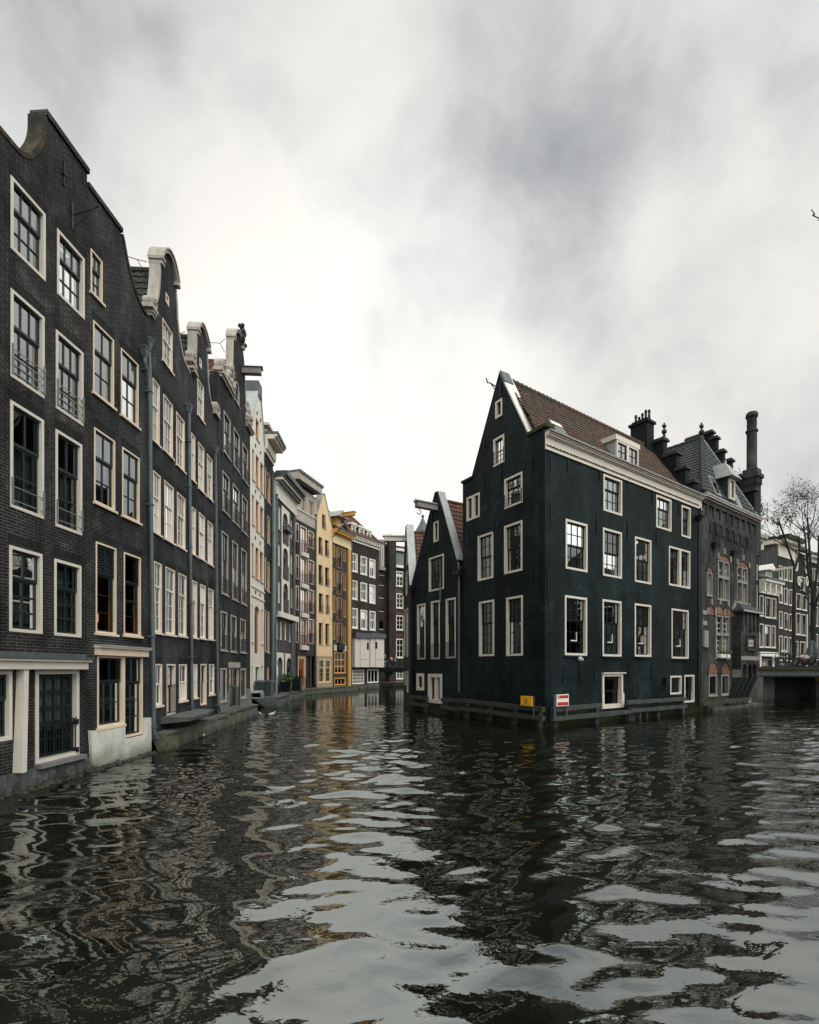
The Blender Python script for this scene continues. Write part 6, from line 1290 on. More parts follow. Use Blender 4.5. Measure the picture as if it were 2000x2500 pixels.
# ------------------------------------------------------------------ right bridge
xb0, xb1 = wpt(1846.5, 0, ZB).x, 46.0
t = empty('canal_bridge', Matrix.Translation((xb0, ZB, 0)), 'concrete canal bridge with a stained girder, mossy kerb and thin railing', 'bridge')
LB = xb1 - xb0; dk = 2.55
zpx = lambda y: EYE + (HY - y) / F * ZB
mb = MB(); mb.box(0, LB, -.05, .5, zpx(1649), zpx(1635.5)); mb.build('girder', 'girder', t)
mb = MB(); mb.box(-.3, LB, -.25, .6, zpx(1635.5) + .003, zpx(1628)); mb.build('kerb', 'moss_edge', t)
mb = MB(); mb.box(-.2, LB, .1, 4.6, zpx(1653), zpx(1649) - .003); mb.box(-.2, LB, .605, 4.4, zpx(1649), zpx(1630)); mb.build('deck', 'concrete', t)
ax = wpt(1891, 0, ZB + 1.2).x - xb0; ax2 = wpt(1979, 0, ZB + 3).x - xb0
mb = MB(); mb.box(-.3, ax, 1.2, 4.5, -.5, zpx(1653) - .005); mb.box(-.3, .55, .0, 1.195, -.5, zpx(1653) - .005); mb.build('abutment', 'concrete', t)
mb = MB(); mb.box(ax2, LB, 2.4, 4.5, -.5, zpx(1653) - .005); mb.build('abutment', 'concrete', t)
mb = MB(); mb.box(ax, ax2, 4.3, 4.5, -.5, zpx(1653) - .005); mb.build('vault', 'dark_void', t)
mb = MB(); kz = zpx(1628); H_ = 1.05
for z_ in (kz + H_, kz + .52): mb.tube([(0, .1, z_), (LB, .1, z_)], .028 if z_ > kz + .8 else .018, 6)
i = 0; x = .05
while x < LB: mb.box(x - .03, x + .03, .07, .13, kz + .002, kz + H_ + (.12 if i == 0 else .0)); x += 2.9 if i else 2.6; i += 1
mb.build('railing', 'iron', t)
sg_ = wpt(1992, 1652, ZB - .1); t = empty('notice_board', Matrix.Translation((sg_.x, ZB + 2.33, zpx(1661.5) )), 'yellow notice board on the bridge abutment wall at the right edge', 'sign')
t.matrix_basis = Matrix.Translation((wpt(1992, 0, ZB + 2.33).x, ZB + 2.33, EYE + (HY - 1661) / F * (ZB + 2.33)))
mb = MB(); mb.box(0, .62, 0, .05, 0, .36); mb.build('board', 'sign_yellow', t); mb = MB(); mb.box(.14, .40, -.005, -.001, .12, .15); mb.box(.08, .095, -.005, -.001, .14, .165); mb.build('print_line', 'brown_wood', t)
bw = wpt(1865.5, 1628, ZB + .9)
mb = MB(); mb.lathe([(.085, 0), (.085, .14), (.06, .16)], (0, 0, 0), 10, 0); mb.lathe([(.06, .16), (.06, .42)], (0, 0, 0), 10, 1); mb.lathe([(.065, .42), (.05, .56), (.02, .60)], (0, 0, 0), 10, 0)
o = mb.build('bollard', ['sign_red', 'sign_white'], None, Matrix.Translation((bw.x, bw.y, zpx(1630) + .003))); tag(o, 'short red and white street bollard near the left end of the right bridge', 'bollard')

# bicycles
def make_bike(label, group):
    t = empty('bicycle', Matrix.Identity(4), label, 'bicycle', group); r = .35
    for wx in (-.54, .54):
        mb = MB(); mb.tube([(wx + r * math.cos(a), 0, r + r * math.sin(a)) for a in [2 * PI * i / 22 for i in range(23)]], .026, 6, cap=False); wh = mb.build('wheel', 'rubber', t)
        mb = MB()
        for i in range(10): a = 2 * PI * i / 10; mb.tube([(wx, .0, r), (wx + r * math.cos(a), 0, r + r * math.sin(a))], .005, 3)
        mb.lathe([(.03, -.05), (.03, .05)], (wx, 0, r), 6, 0, 'w'); mb.build('spokes', 'chrome', wh)
        mb = MB(); mb.tube([(wx + (r + .045) * math.cos(a), 0, r + (r + .045) * math.sin(a)) for a in [PI * (.05 + .8 * i / 10) for i in range(11)]], .03, 5); mb.build('mudguard', 'bike_black', t)
    mb = MB()
    for p in (((-.54, 0, r), (-.16, 0, .88)), ((-.12, 0, .30), (-.19, 0, .98)), ((-.12, 0, .30), (.38, 0, .80)), ((-.17, 0, .80), (.38, 0, .86)), ((-.54, 0, r), (-.12, 0, .30)), ((.54, 0, r), (.36, 0, .98)), ((.36, 0, .95), (.34, 0, 1.08))): mb.tube(p, .022, 6)
    mb.build('frame', 'bike_black', t)
    mb = MB(); mb.tube([(.34, 0, 1.06), (.33, .12, 1.10), (.22, .28, 1.08), (.12, .30, 1.05)], .016, 6); mb.tube([(.34, 0, 1.06), (.33, -.12, 1.10), (.22, -.28, 1.08), (.12, -.30, 1.05)], .016, 6); mb.build('handlebar', 'chrome', t)
    mb = MB(); mb.ball((-.20, 0, 1.0), 1, 8, 0, (.15, .09, .05)); mb.build('saddle', 'rubber', t)
    mb = MB(); mb.box(-.80, -.30, -.07, .07, .76, .78); mb.tube([(-.75, 0, .76), (-.54, 0, r)], .012, 5); mb.build('luggage_rack', 'bike_black', t)
    mb = MB(); mb.lathe([(.10, -.012), (.10, .012)], (-.12, .04, .30), 12, 0, 'w'); mb.tube([(-.12, .05, .30), (-.04, .14, .20)], .014, 5); mb.tube([(-.12, -.05, .30), (-.20, -.14, .40)], .014, 5); mb.build('crank', 'chrome', t)
    mb = MB(); mb.box(-.52, -.08, .045, .065, .27, .43); mb.build('chain_case', 'bike_black', t)
    return t
bzR = zpx(1630) + .004; BR = 'bicycles parked on the right bridge'; BL = 'bicycles on the far left bridge'
b1 = make_bike('black bicycle with a crate of white flowers on its handlebar', BR)
def put(o, p, rz, lean=0): o.matrix_basis = Matrix.Translation(p) @ Matrix.Rotation(rz, 4, 'Z') @ Matrix.Rotation(lean, 4, 'X')
q = wpt(1899, 0, ZB + .55); put(b1, (q.x + .35, ZB + .65, bzR), PI * .93, .1)
fl = empty('flower_crate', Matrix.Translation((wpt(1917, 0, ZB + .7).x, ZB + .75, bzR + 1.0)), 'crate of white flowers carried on the handlebar of the black bicycle', 'crate')
mb = MB(); mb.grid([-.2, -.18, .18, .2], [0, .02, .18, .2], -.14, -.12); mb.grid([-.2, -.18, .18, .2], [0, .02, .18, .2], .12, .14); mb.box(-.2, .2, -.12, .12, .0, .02); mb.box(-.2, -.185, -.12, .12, .02, .2); mb.box(.185, .2, -.12, .12, .02, .2); mb.build('crate', 'bike_black', fl)
mb = MB(); rnd = random.Random(5)
for i in range(22): mb.ball((rnd.uniform(-.22, .22), rnd.uniform(-.14, .14), .2 + rnd.uniform(0, .14)), rnd.uniform(.04, .075), 6)
mb.build('flowers', 'feather_white', fl)
b2 = dup(b1); b2['label'] = 'second bicycle behind the flower bicycle, its pale wheel showing at the railing'; q = wpt(1927, 0, ZB + 1.1); put(b2, (q.x, ZB + 1.25, bzR), PI * .04, -.08)
b3 = dup(b1); b3['label'] = 'bicycle between the slim dark tree and the covered scooter on the right bridge'; q = wpt(1955, 0, ZB + .7); put(b3, (q.x, ZB + .75, bzR), .25, .1)
b4 = dup(b1); b4['label'] = 'bicycle at the right edge with a bright curved chain stay, beyond the covered scooter'; q = wpt(1999, 0, ZB + .6); put(b4, (q.x + .3, ZB + .6, bzR), .1, .08)
# covered scooter
t = empty('motor_scooter', Matrix.Translation((wpt(1975, 0, ZB + .9).x, ZB + .95, bzR)), 'dark motor scooter with a pale grey seat cover parked on the right bridge', 'scooter')
for wx in (-.62, .62):
    mb = MB(); mb.tube([(wx + .22 * math.cos(a), 0, .26 + .22 * math.sin(a)) for a in [2 * PI * i / 18 for i in range(19)]], .06, 8, cap=False); wh = mb.build('wheel', 'rubber', t); mb = MB(); mb.lathe([(.05, -.05), (.15, -.03), (.15, .03), (.05, .05)], (wx, 0, .26), 10, 0, 'w'); mb.build('rim', 'chrome', wh)
mb = MB(); mb.prism([(-.85, .45), (-.55, .30), (-.2, .22), (.25, .20), (.45, .35), (.55, .9), (.48, .95), (.30, .42), (-.05, .40), (-.15, .72), (-.8, .72)], [], -.17, .17); mb.build('body', 'bike_black', t)
mb = MB(); mb.ball((-.42, 0, .80), 1, 12, 0, (.52, .24, .22)); mb.build('seat_cover', 'cover_grey', t, smooth=True)
mb = MB(); mb.tube([(.52, 0, .9), (.44, 0, 1.1)], .03, 6); mb.tube([(.44, -.3, 1.12), (.44, .3, 1.12)], .02, 6); mb.tube([(.44, .25, 1.12), (.42, .32, 1.32)], .01, 4); mb.ball((.42, .33, 1.35), .06, 6); mb.build('handlebar', 'bike_black', t)
mb = MB(); mb.box(-.55, -.3, -.19, -.172, .5, .56); mb.build('tail_light', 'sign_red', t)
# folded parasol
p = wpt(1984, 1628, ZB + 3); t = empty('parasol', Matrix.Translation((p.x, ZB + 3, 2.47)), 'folded grey parasol standing beyond the scooter under the big tree', 'parasol')
mb = MB(); mb.tube([(0, 0, 0), (0, 0, 2.5)], .03, 6); mb.build('pole', 'chrome', t); mb = MB(); n = 12; vs = [(0, 0, 2.5)]
for k, (rr, z_) in enumerate(((.18, 2.3), (.42, 1.6), (.62, 1.05))):
    for i in range(n): a = 2 * PI * i / n; q_ = rr * (1 if i % 2 else .6); vs.append((q_ * math.cos(a), q_ * math.sin(a), z_))
fs = [(0, 1 + i, 1 + (i + 1) % n) for i in range(n)] + [(1 + k * n + i, 1 + k * n + (i + 1) % n, 1 + (k + 1) * n + (i + 1) % n, 1 + (k + 1) * n + i) for k in range(2) for i in range(n)]
mb.add(vs, fs); mb.build('canopy', 'zinc_dark', t)

# ------------------------------------------------------------------ houses across the right bridge
RT = 'houses beyond the right bridge'
FT = Fac(1836, 54.0, 2780)
tg = dict(fm='chalk_paint', sm='black_paint', fw=.10, proud=.03, dep=.1, bar=.04, stile=.06, sill='white_paint', glass='glass_dim')
W22 = ((.4, 2, 1), (.6, 2, 1))
T1 = House('canal_house', 'sliver of brick house with a white cornice right behind the lock house', FT, group=RT, wallmat='brick_night')
for a, b in ((1316, 1352), (1376, 1412), (1427, 1486)): T1.win(1838.5, 1849, a, b, W22, **tg)
T1.wall([(FT.u(1826), -.2), (FT.u(1853), -.2), (FT.u(1853), FT.uv(1850, 1335)[1]), (FT.u(1826), FT.uv(1850, 1335)[1])])
cornice(T1, 1826, 1855, FT.uv(1850, 1335)[1] + .004, ((.4, .15, 0), (.3, .5, 0), (.3, .8, 1)), ('white_paint', 'zinc'))
mb = MB(); mb.lathe([(.5, -.5), (.5, 0), (.3, .4), (.1, .5)], (FT.u(1855), .1, FT.uv(1855, 1332)[1]), 8); T1.part(mb, 'stone_vase', 'chalk_paint')
T1.body(FT.u(1826), FT.u(1853), .32, 9, FT.uv(1850, 1333)[1])
T2 = House('canal_house', 'black house with a white bracketed cornice and a white hoist dormer', FT, group=RT, wallmat='brick_night')
for x0, x1, a, b in ((1854.5, 1864.5, 1453, 1503), (1868, 1883, 1457, 1507), (1885.5, 1895, 1460, 1509), (1854, 1864, 1522, 1580), (1866.7, 1881.5, 1525, 1580), (1884, 1893.7, 1527, 1581)): T2.win(x0, x1, a, b, W22, cur='curtain_grey', curh=(.45, 1), **tg)
T2.win(1855, 1883, 1607, 1629, ((1, 1, 1),), fm='black_paint', sm='black_paint', fw=.1, proud=.0, name='garage_door', glass='glass_dim')
v2 = FT.uv(1854, 1447)[1]
T2.wall([(FT.u(1853) + .01, -.2), (FT.u(1899), -.2), (FT.u(1899), v2), (FT.u(1853) + .01, v2)])
a, b, c, d = T2.rect(1852, 1896, 1591, 1602); mb = MB(); mb.box(a, b, -.2, -.003, c, d); T2.part(mb, 'fascia', 'white_paint')
for x in (1852.5, 1884): a = FT.u(x); mb = MB(); mb.box(a, a + .35, -.15, -.04, 2.45, c - .004); T2.part(mb, 'door_post', 'white_paint')
cornice(T2, 1853.5, 1899, v2 + .004, ((1.0, .12, 0), (.2, .4, 0), (.25, .7, 0), (.2, .8, 1)), ('white_paint', 'zinc_dark'))
for x in (1855, 1868, 1882, 1895): a = FT.u(x); mb = MB(); mb.box(a - .12, a + .12, -.55, -.125, v2 + .15, v2 + 1.2); T2.part(mb, 'cornice_bracket', 'white_paint')
vr2 = FT.uv(1868, 1386)[1]; mb = MB(); u0, u1 = FT.u(1853), FT.u(1900); v = v2 + 1.66; mb.hexa([(u0, -.1, v), (u1, -.1, v), (u1, 7, v), (u0, 7, v), (u0, 1.6, vr2), (u1, 1.6, vr2), (u1, 7, vr2), (u0, 7, vr2)]); T2.part(mb, 'roof', 'slate')
d0, d1 = FT.u(1870), FT.u(1885); dt = FT.uv(1870, 1392)[1]; mb = MB(); mb.box(d0, d1, .1, 3, v, dt); T2.part(mb, 'dormer', 'white_paint')
T2.win(0, 0, 0, 0, ((1, 2, 1),), fm='white_paint', sm='white_paint', fw=.25, uvrect=(d0, d1, v + .1, dt - .05), nohole=True, dep=.02, sash=True, glass='glass', proud=.0)
mb = MB(); uc = (d0 + d1) / 2; mb.prism([(d0 - .3, dt + .003), (d1 + .3, dt + .003), (uc, dt + .75)], [], -.4, 3); T2.part(mb, 'dormer_roof', 'white_paint'); mb = MB(); mb.box(uc + .2, uc + .5, -2.4, -.3, dt - .05, dt + .2); T2.part(mb, 'hoist_beam', 'white_paint')
T2.body(FT.u(1853), FT.u(1899), .32, 8, v2 + .4)
T3 = House('canal_house', 'tall brown brick house with a blank grey side wall and a mossy flat roof', FT, group=RT, wallmat='brick_brown')
for y, r in ((1380, 1412), (1432, 1471), (1492, 1533), (1552, 1612)):
    for k, (x0, x1) in enumerate(((1902, 1911), (1914.5, 1923), (1926, 1935))):
        dy = k * 3.2 * (1 if y < 1500 else .6); T3.win(x0, x1, y + dy, r + dy * (1.0 if y < 1500 else .3), W22 if y < 1540 else ((.35, 1, 1), (.65, 1, 1)), name='window' if not (y > 1540 and k == 2) else 'door', rail=('iron', 3, 1.0, 1) if (1490 < y < 1500 and k == 1) else None, **tg)
v3 = FT.uv(1900, 1357)[1]
T3.wall([(FT.u(1899) + .01, -.2), (FT.u(1938), -.2), (FT.u(1938), v3), (FT.u(1899) + .01, v3)])
vv = cornice(T3, 1899.5, 1939, v3 + .004, ((1.25, .08, 0), (.25, .4, 0), (.3, .9, 0), (.5, 1.1, 1)), ('chalk_paint', 'moss_edge'))
u0, u1 = FT.u(1899), FT.u(1938); mb = MB(); mb.box(u0 - .03, u0 - .002, .02, 9, -.2, vv - 1.0, 0); T3.part(mb, 'side_wall', 'concrete'); mb = MB(); mb.box(u0 - .5, u1 + .3, .0, 9, vv - .95, vv - .5, 0); mb.box(u0 - .4, u1 + .2, .1, 9, vv - .497, vv - .1, 1); T3.part(mb, 'roof', ['chalk_paint', 'moss_edge'])
T3.body(u0, u1, .32, 9, vv - 1.0)
T4 = House('canal_house', 'dark house with small oval windows and wide twin windows behind the slim tree', FT, group=RT, wallmat='brick_night')
for x0, x1, a, b in ((1954, 1965.5, 1407, 1440), (1944, 1956, 1448, 1486), (1959, 1970, 1452, 1489), (1943.5, 1955, 1496, 1549), (1957.5, 1968.5, 1499, 1551), (1942, 1949, 1565, 1605), (1953.5, 1966, 1566, 1604)): T4.win(x0, x1, a, b, W22, **tg)
for x in (1949.5, 1970):
    u, v = FT.uv(x, 1419); mb = MB(); mb.prism([(u + .35 * math.cos(q), v + .6 * math.sin(q)) for q in [2 * PI * i / 14 for i in range(14)]], [[(u + .2 * math.cos(q), v + .42 * math.sin(q)) for q in [2 * PI * i / 14 for i in range(14)]]], -.08, .0); T4.part(mb, 'oval_window', 'white_paint')
v4 = FT.uv(1945, 1400)[1]; u0, u1 = FT.u(1938) + .01, FT.u(1974); um = (u0 + u1) / 2; v4t = FT.uv(1955, 1352)[1]
T4.wall([(u0, -.2), (u1, -.2), (u1, v4), (um + 1.3, v4 + .4), (um + 1.1, v4t), (um - 1.1, v4t), (um - 1.3, v4 + .4), (u0, v4)])
mb = MB(); mb.band([(u1, v4), (um + 1.3, v4 + .4), (um + 1.1, v4t), (um - 1.1, v4t), (um - 1.3, v4 + .4), (u0, v4)], -.18, -.1, .4); T4.part(mb, 'gable_coping', 'white_paint')
mb = MB(); p = FT.pt(1972, 1500, .2); mb.box(p[0] - .1, p[0] + .1, -.2, -.05, 2.5, p[2]); T4.part(mb, 'door_post', 'chalk_paint')
T4.body(u0, u1, .32, 9, v4); T4.gable_roof(u0, u1, .33, 9, v4 - .1, v4t - .6, 'slate', False)
T5 = House('canal_house', 'rightmost dark house with tall pale window frames behind the big tree', FT, group=RT, wallmat='brick_night')
for y, r in ((1385, 1415), (1428, 1470), (1478, 1526), (1545, 1608)):
    for k, (x0, x1) in enumerate(((1977, 1985), (1988.5, 1997), (2000, 2008), (2012, 2020))): T5.win(x0, x1, y + k * 2.5, r + k * 2, W22, **tg)
v5 = FT.uv(1976, 1372)[1]; u0, u1 = FT.u(1974) + .01, FT.u(2024)
T5.wall([(u0, -.2), (u1, -.2), (u1, v5), (u0, v5)]); cornice(T5, 1974.5, 2024, v5 + .004, ((.5, .2, 0), (.3, .6, 0), (.25, .8, 1)), ('chalk_paint', 'zinc_dark')); T5.body(u0, u1, .32, 9, v5)
mb = MB(); mb.hexa([(u0, .0, v5 + 1.06), (u1, .0, v5 + 1.06), (u1, 9, v5 + 1.06), (u0, 9, v5 + 1.06), (u0, 2.5, v5 + 3.2), (u1, 2.5, v5 + 3.2), (u1, 7, v5 + 3.2), (u0, 7, v5 + 3.2)]); T5.part(mb, 'roof', 'tile_moss')

# row of houses on the right quay, outside the frame: what the corner house's panes look out on
FO = Fac(365, 15.2, 1085); FO.P = Vector((47, 38, 0)); FO.U = Vector((0, -1, 0)); FO.n = Vector((-1, 0, 0)); FO.M = Matrix(((0, 1, 0, 47), (-1, 0, 0, 38), (0, 0, 1, 0), (0, 0, 0, 1)))
for k, (ua, ub, hh, wm) in enumerate(((0, 9.5, 15.5, 'brick_brown'), (9.52, 17.5, 13.2, 'brick_night'), (17.52, 27.5, 16.2, 'brick_umber'))):
    OH = House('canal_house', ('brown brick house on the right quay beyond the frame, next to the bridge', 'low dark house on the right quay beyond the frame, between two taller ones', 'tall umber brick house on the right quay beyond the frame')[k], FO, group='houses on the right quay', wallmat=wm)
    for r in range(4):
        for c in range(3): u = ua + (ub - ua) * (c + .5) / 3; v = 3.2 + r * (hh - 3.8) / 4; OH.win(0, 0, 0, 0, uvrect=(u - .65, u + .65, v, v + 1.9), fm='chalk_paint', glass='glass_dim')
    OH.wall([(ua, -.2), (ub, -.2), (ub, hh), (ua, hh)]); OH.body(ua, ub, .32, 9, hh); OH.gable_roof(ua, ub, .0, 9, hh + .004, hh + 3.5, 'slate', False)
    mb = MB(); mb.box(ua, ub, -.4, -.003, hh - .5, hh - .01); OH.part(mb, 'cornice', 'chalk_paint')
# ------------------------------------------------------------------ far end: narrow bridge, houses behind it, turret
ZF = 71.0; zf = lambda y, z=ZF: EYE + (HY - y) / F * z
xa, xc = wpt(922, 0, ZF).x, wpt(1000, 0, ZF).x
t = empty('canal_bridge', Matrix.Translation((xa, ZF, 0)), 'narrow dark footbridge in the far gap beside the black houses', 'bridge'); LB = xc - xa
mb = MB(); mb.box(0, LB, 0, 2.2, zf(1641), zf(1631)); mb.build('deck', 'brick_night', t)
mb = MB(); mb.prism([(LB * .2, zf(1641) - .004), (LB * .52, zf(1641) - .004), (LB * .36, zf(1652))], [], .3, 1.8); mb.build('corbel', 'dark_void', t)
mb = MB()
for w_ in (.08, 2.1):
    for z_ in (1.05, .55): mb.tube([(0, w_, zf(1631) + z_), (LB, w_, zf(1631) + z_)], .03, 5)
    for i in range(8): x = LB * (i + .5) / 8; mb.box(x - .025, x + .025, w_ - .025, w_ + .025, zf(1631) + .003, zf(1631) + 1.03)
mb.build('railing', 'iron', t)
zd = zf(1631)
FM = Fac(924, 76.0, 3000)
M1 = House('brick_house', 'dark brick house with a chimney pier and white bay behind the far footbridge', FM, cat='house', wallmat='brick_brown')
for y, r in ((1395, 1404), (1416, 1428), (1449, 1459), (1483, 1492), (1515, 1536), (1552, 1570)): M1.win(925.5, 936, y, r, ((1, 2, 1),), fm='black_paint', sm='black_paint', fw=.1, sill='white_paint', glass='glass_dim', proud=.03)
u0, u1 = FM.u(921), FM.u(963); v1_ = FM.uv(938, 1340)[1]
M1.wall([(u0, -.5), (u1, -.5), (u1, v1_), (u0, v1_)]); M1.body(u0, u1, .32, 7, v1_)
mb = MB(); a, b, c, d = M1.rect(943.5, 962.5, 1318, 1690); mb.box(a, (a + b) / 2 + .3, -.9, -.003, -.5, d); mb.box((a + b) / 2 + .303, b, -.6, -.003, -.5, d - .1); mb.box(a - .1, b + .1, -1.0, .4, d + .003, d + .3); M1.part(mb, 'chimney_pier', 'brick_brown')
for k in range(4): mb = MB(); mb.lathe([(.14, 0), (.1, .5)], (a + .3 + k * .32, -.4, d + .3), 6); M1.part(mb, 'chimney_pot', 'black_paint')
a, b, c, d = M1.rect(924, 940, 1333, 1382); mb = MB(); mb.box(a, b - .5, -.7, -.003, c - .3, d + .4); mb.box(a - .1, b - .2, -.9, -.003, d + .403, d + .8); mb.box(a - .1, b - .3, -.8, -.003, c - .7, c - .303); by = M1.part(mb, 'bay_window', 'stone_grey')
M1.win(0, 0, 0, 0, ((1, 3, 1),), fm='chalk_paint', sm='chalk_paint', fw=.15, uvrect=(a + .1, b - .6, c, d), nohole=True, dep=.02, bar=.12, proud=.0, glass='glass', cur='curtain_grey').location = Vector((0, -.72, 0))
mb = MB(); rl0, rl1 = FM.uv(926, 1345)[1], FM.uv(944, 1318)[1]; mb.prism([(FM.u(930), v1_), (FM.u(944), v1_), (FM.u(944), rl1), (FM.u(938), rl1)], [], .3, 5); mb.tube([(FM.u(932), 1, v1_), (FM.u(932), 1, FM.uv(932, 1320)[1])], .3, 8); M1.part(mb, 'roof', 'tile_brown')
M2 = House('brick_house', 'red brown brick house with white cross windows behind the far footbridge', FM, cat='house', wallmat='brick_brown')
for y, r in ((1394, 1431), (1448, 1484.5), (1502, 1538), (1559, 1606), (1637, 1658)):
    for x0, x1 in ((967, 986), (989.5, 1004), (1010, 1026)): M2.win(x0, x1, y, r, ((.32, 2, 1), (.68, 2, 2)), fm='white_paint', sm='white_paint', fw=.14, bar=.14, sill='white_paint', glass='glass_dim', proud=.04)
u0, u1 = FM.u(963) + .01, FM.u(1034); v2_ = FM.uv(965, 1386)[1]
M2.wall([(u0, -.5), (u1, -.5), (u1, v2_), (u0, v2_)])
for y in (1432.5, 1486, 1540): a, b, c, d = M2.rect(963.5, 967, y + 4, y + 9); mb = MB(); mb.box(u0, u1, -.04, -.003, FM.uv(965, y + 14)[1], FM.uv(965, y + 6)[1]); M2.part(mb, 'brick_band', 'brick_red')
va_ = FM.uv(965, 1341)[1]; mb = MB(); mb.hexa([(u0, -.1, v2_ + .4), (u1, -.1, v2_ + .4), (u1, 6, v2_ + .4), (u0, 6, v2_ + .4), (u0, .9, va_), (u1, .9, va_), (u1, 6, va_), (u0, 6, va_)]); M2.part(mb, 'slate_attic', 'zinc_dark')
mb = MB(); mb.box(u0, u1, -.4, .3, v2_ + .004, v2_ + .39); mb.box(u0, u1, .5, 6, va_ + .004, va_ + .4); M2.part(mb, 'cornice', 'white_paint')
rt = FM.uv(965, 1318)[1]; mb = MB(); mb.tiles((u0, .6, va_ + .45), (1, 0, 0), Vector((0, 2.6, rt - va_ - .4)), u1 - u0, Vector((0, 2.6, rt - va_ - .4)).length, tw=.3, tl=.4); mb.add([(u0, .6, va_ + .42), (u1, .6, va_ + .42), (u1, 3.2, rt), (u0, 3.2, rt), (u0, 6, va_), (u1, 6, va_)], [(0, 1, 2, 3), (3, 2, 5, 4)]); M2.part(mb, 'roof', 'tile_brown')
M2.pipe([(963.5, 1376), (964.5, 1384), (966, 1400), (965.5, 1660)], r=.11, hopper=False, mat='chalk_paint', off=.15)
M2.body(u0, u1, .32, 6, v2_)
mb = MB(); a, b, c, d = M2.rect(963.5, 1005, 1662, 1690); mb.box(a, b, -.12, -.003, -.5, d); M2.part(mb, 'plinth', 'smooth_grey')
ZTU = 120; p = wpt(1032.5, 1260, ZTU); t = empty('church_turret', Matrix.Translation((p.x, ZTU, 0)), 'small zinc turret with a ball finial, peeking over the black gable roofs', 'turret')
zt, zb_ = p.z, EYE + (HY - 1300) / F * ZTU
mb = MB(); mb.lathe([(3, 0), (3, zb_ - 6), (1.9, zb_ - 5.8), (1.9, zb_ - .1)], (0, 0, 0), 8); mb.build('tower_shaft', 'zinc_dark', t)
mb = MB(); mb.lathe([(2.1, zb_ - .1), (.95, zb_ + (zt - zb_) * .45), (.15, zt - .4)], (0, 0, 0), 8); mb.build('spire', 'zinc_dark', t); mb = MB(); mb.ball((0, 0, zt - .05), .38, 8); mb.build('finial', 'zinc_dark', t)

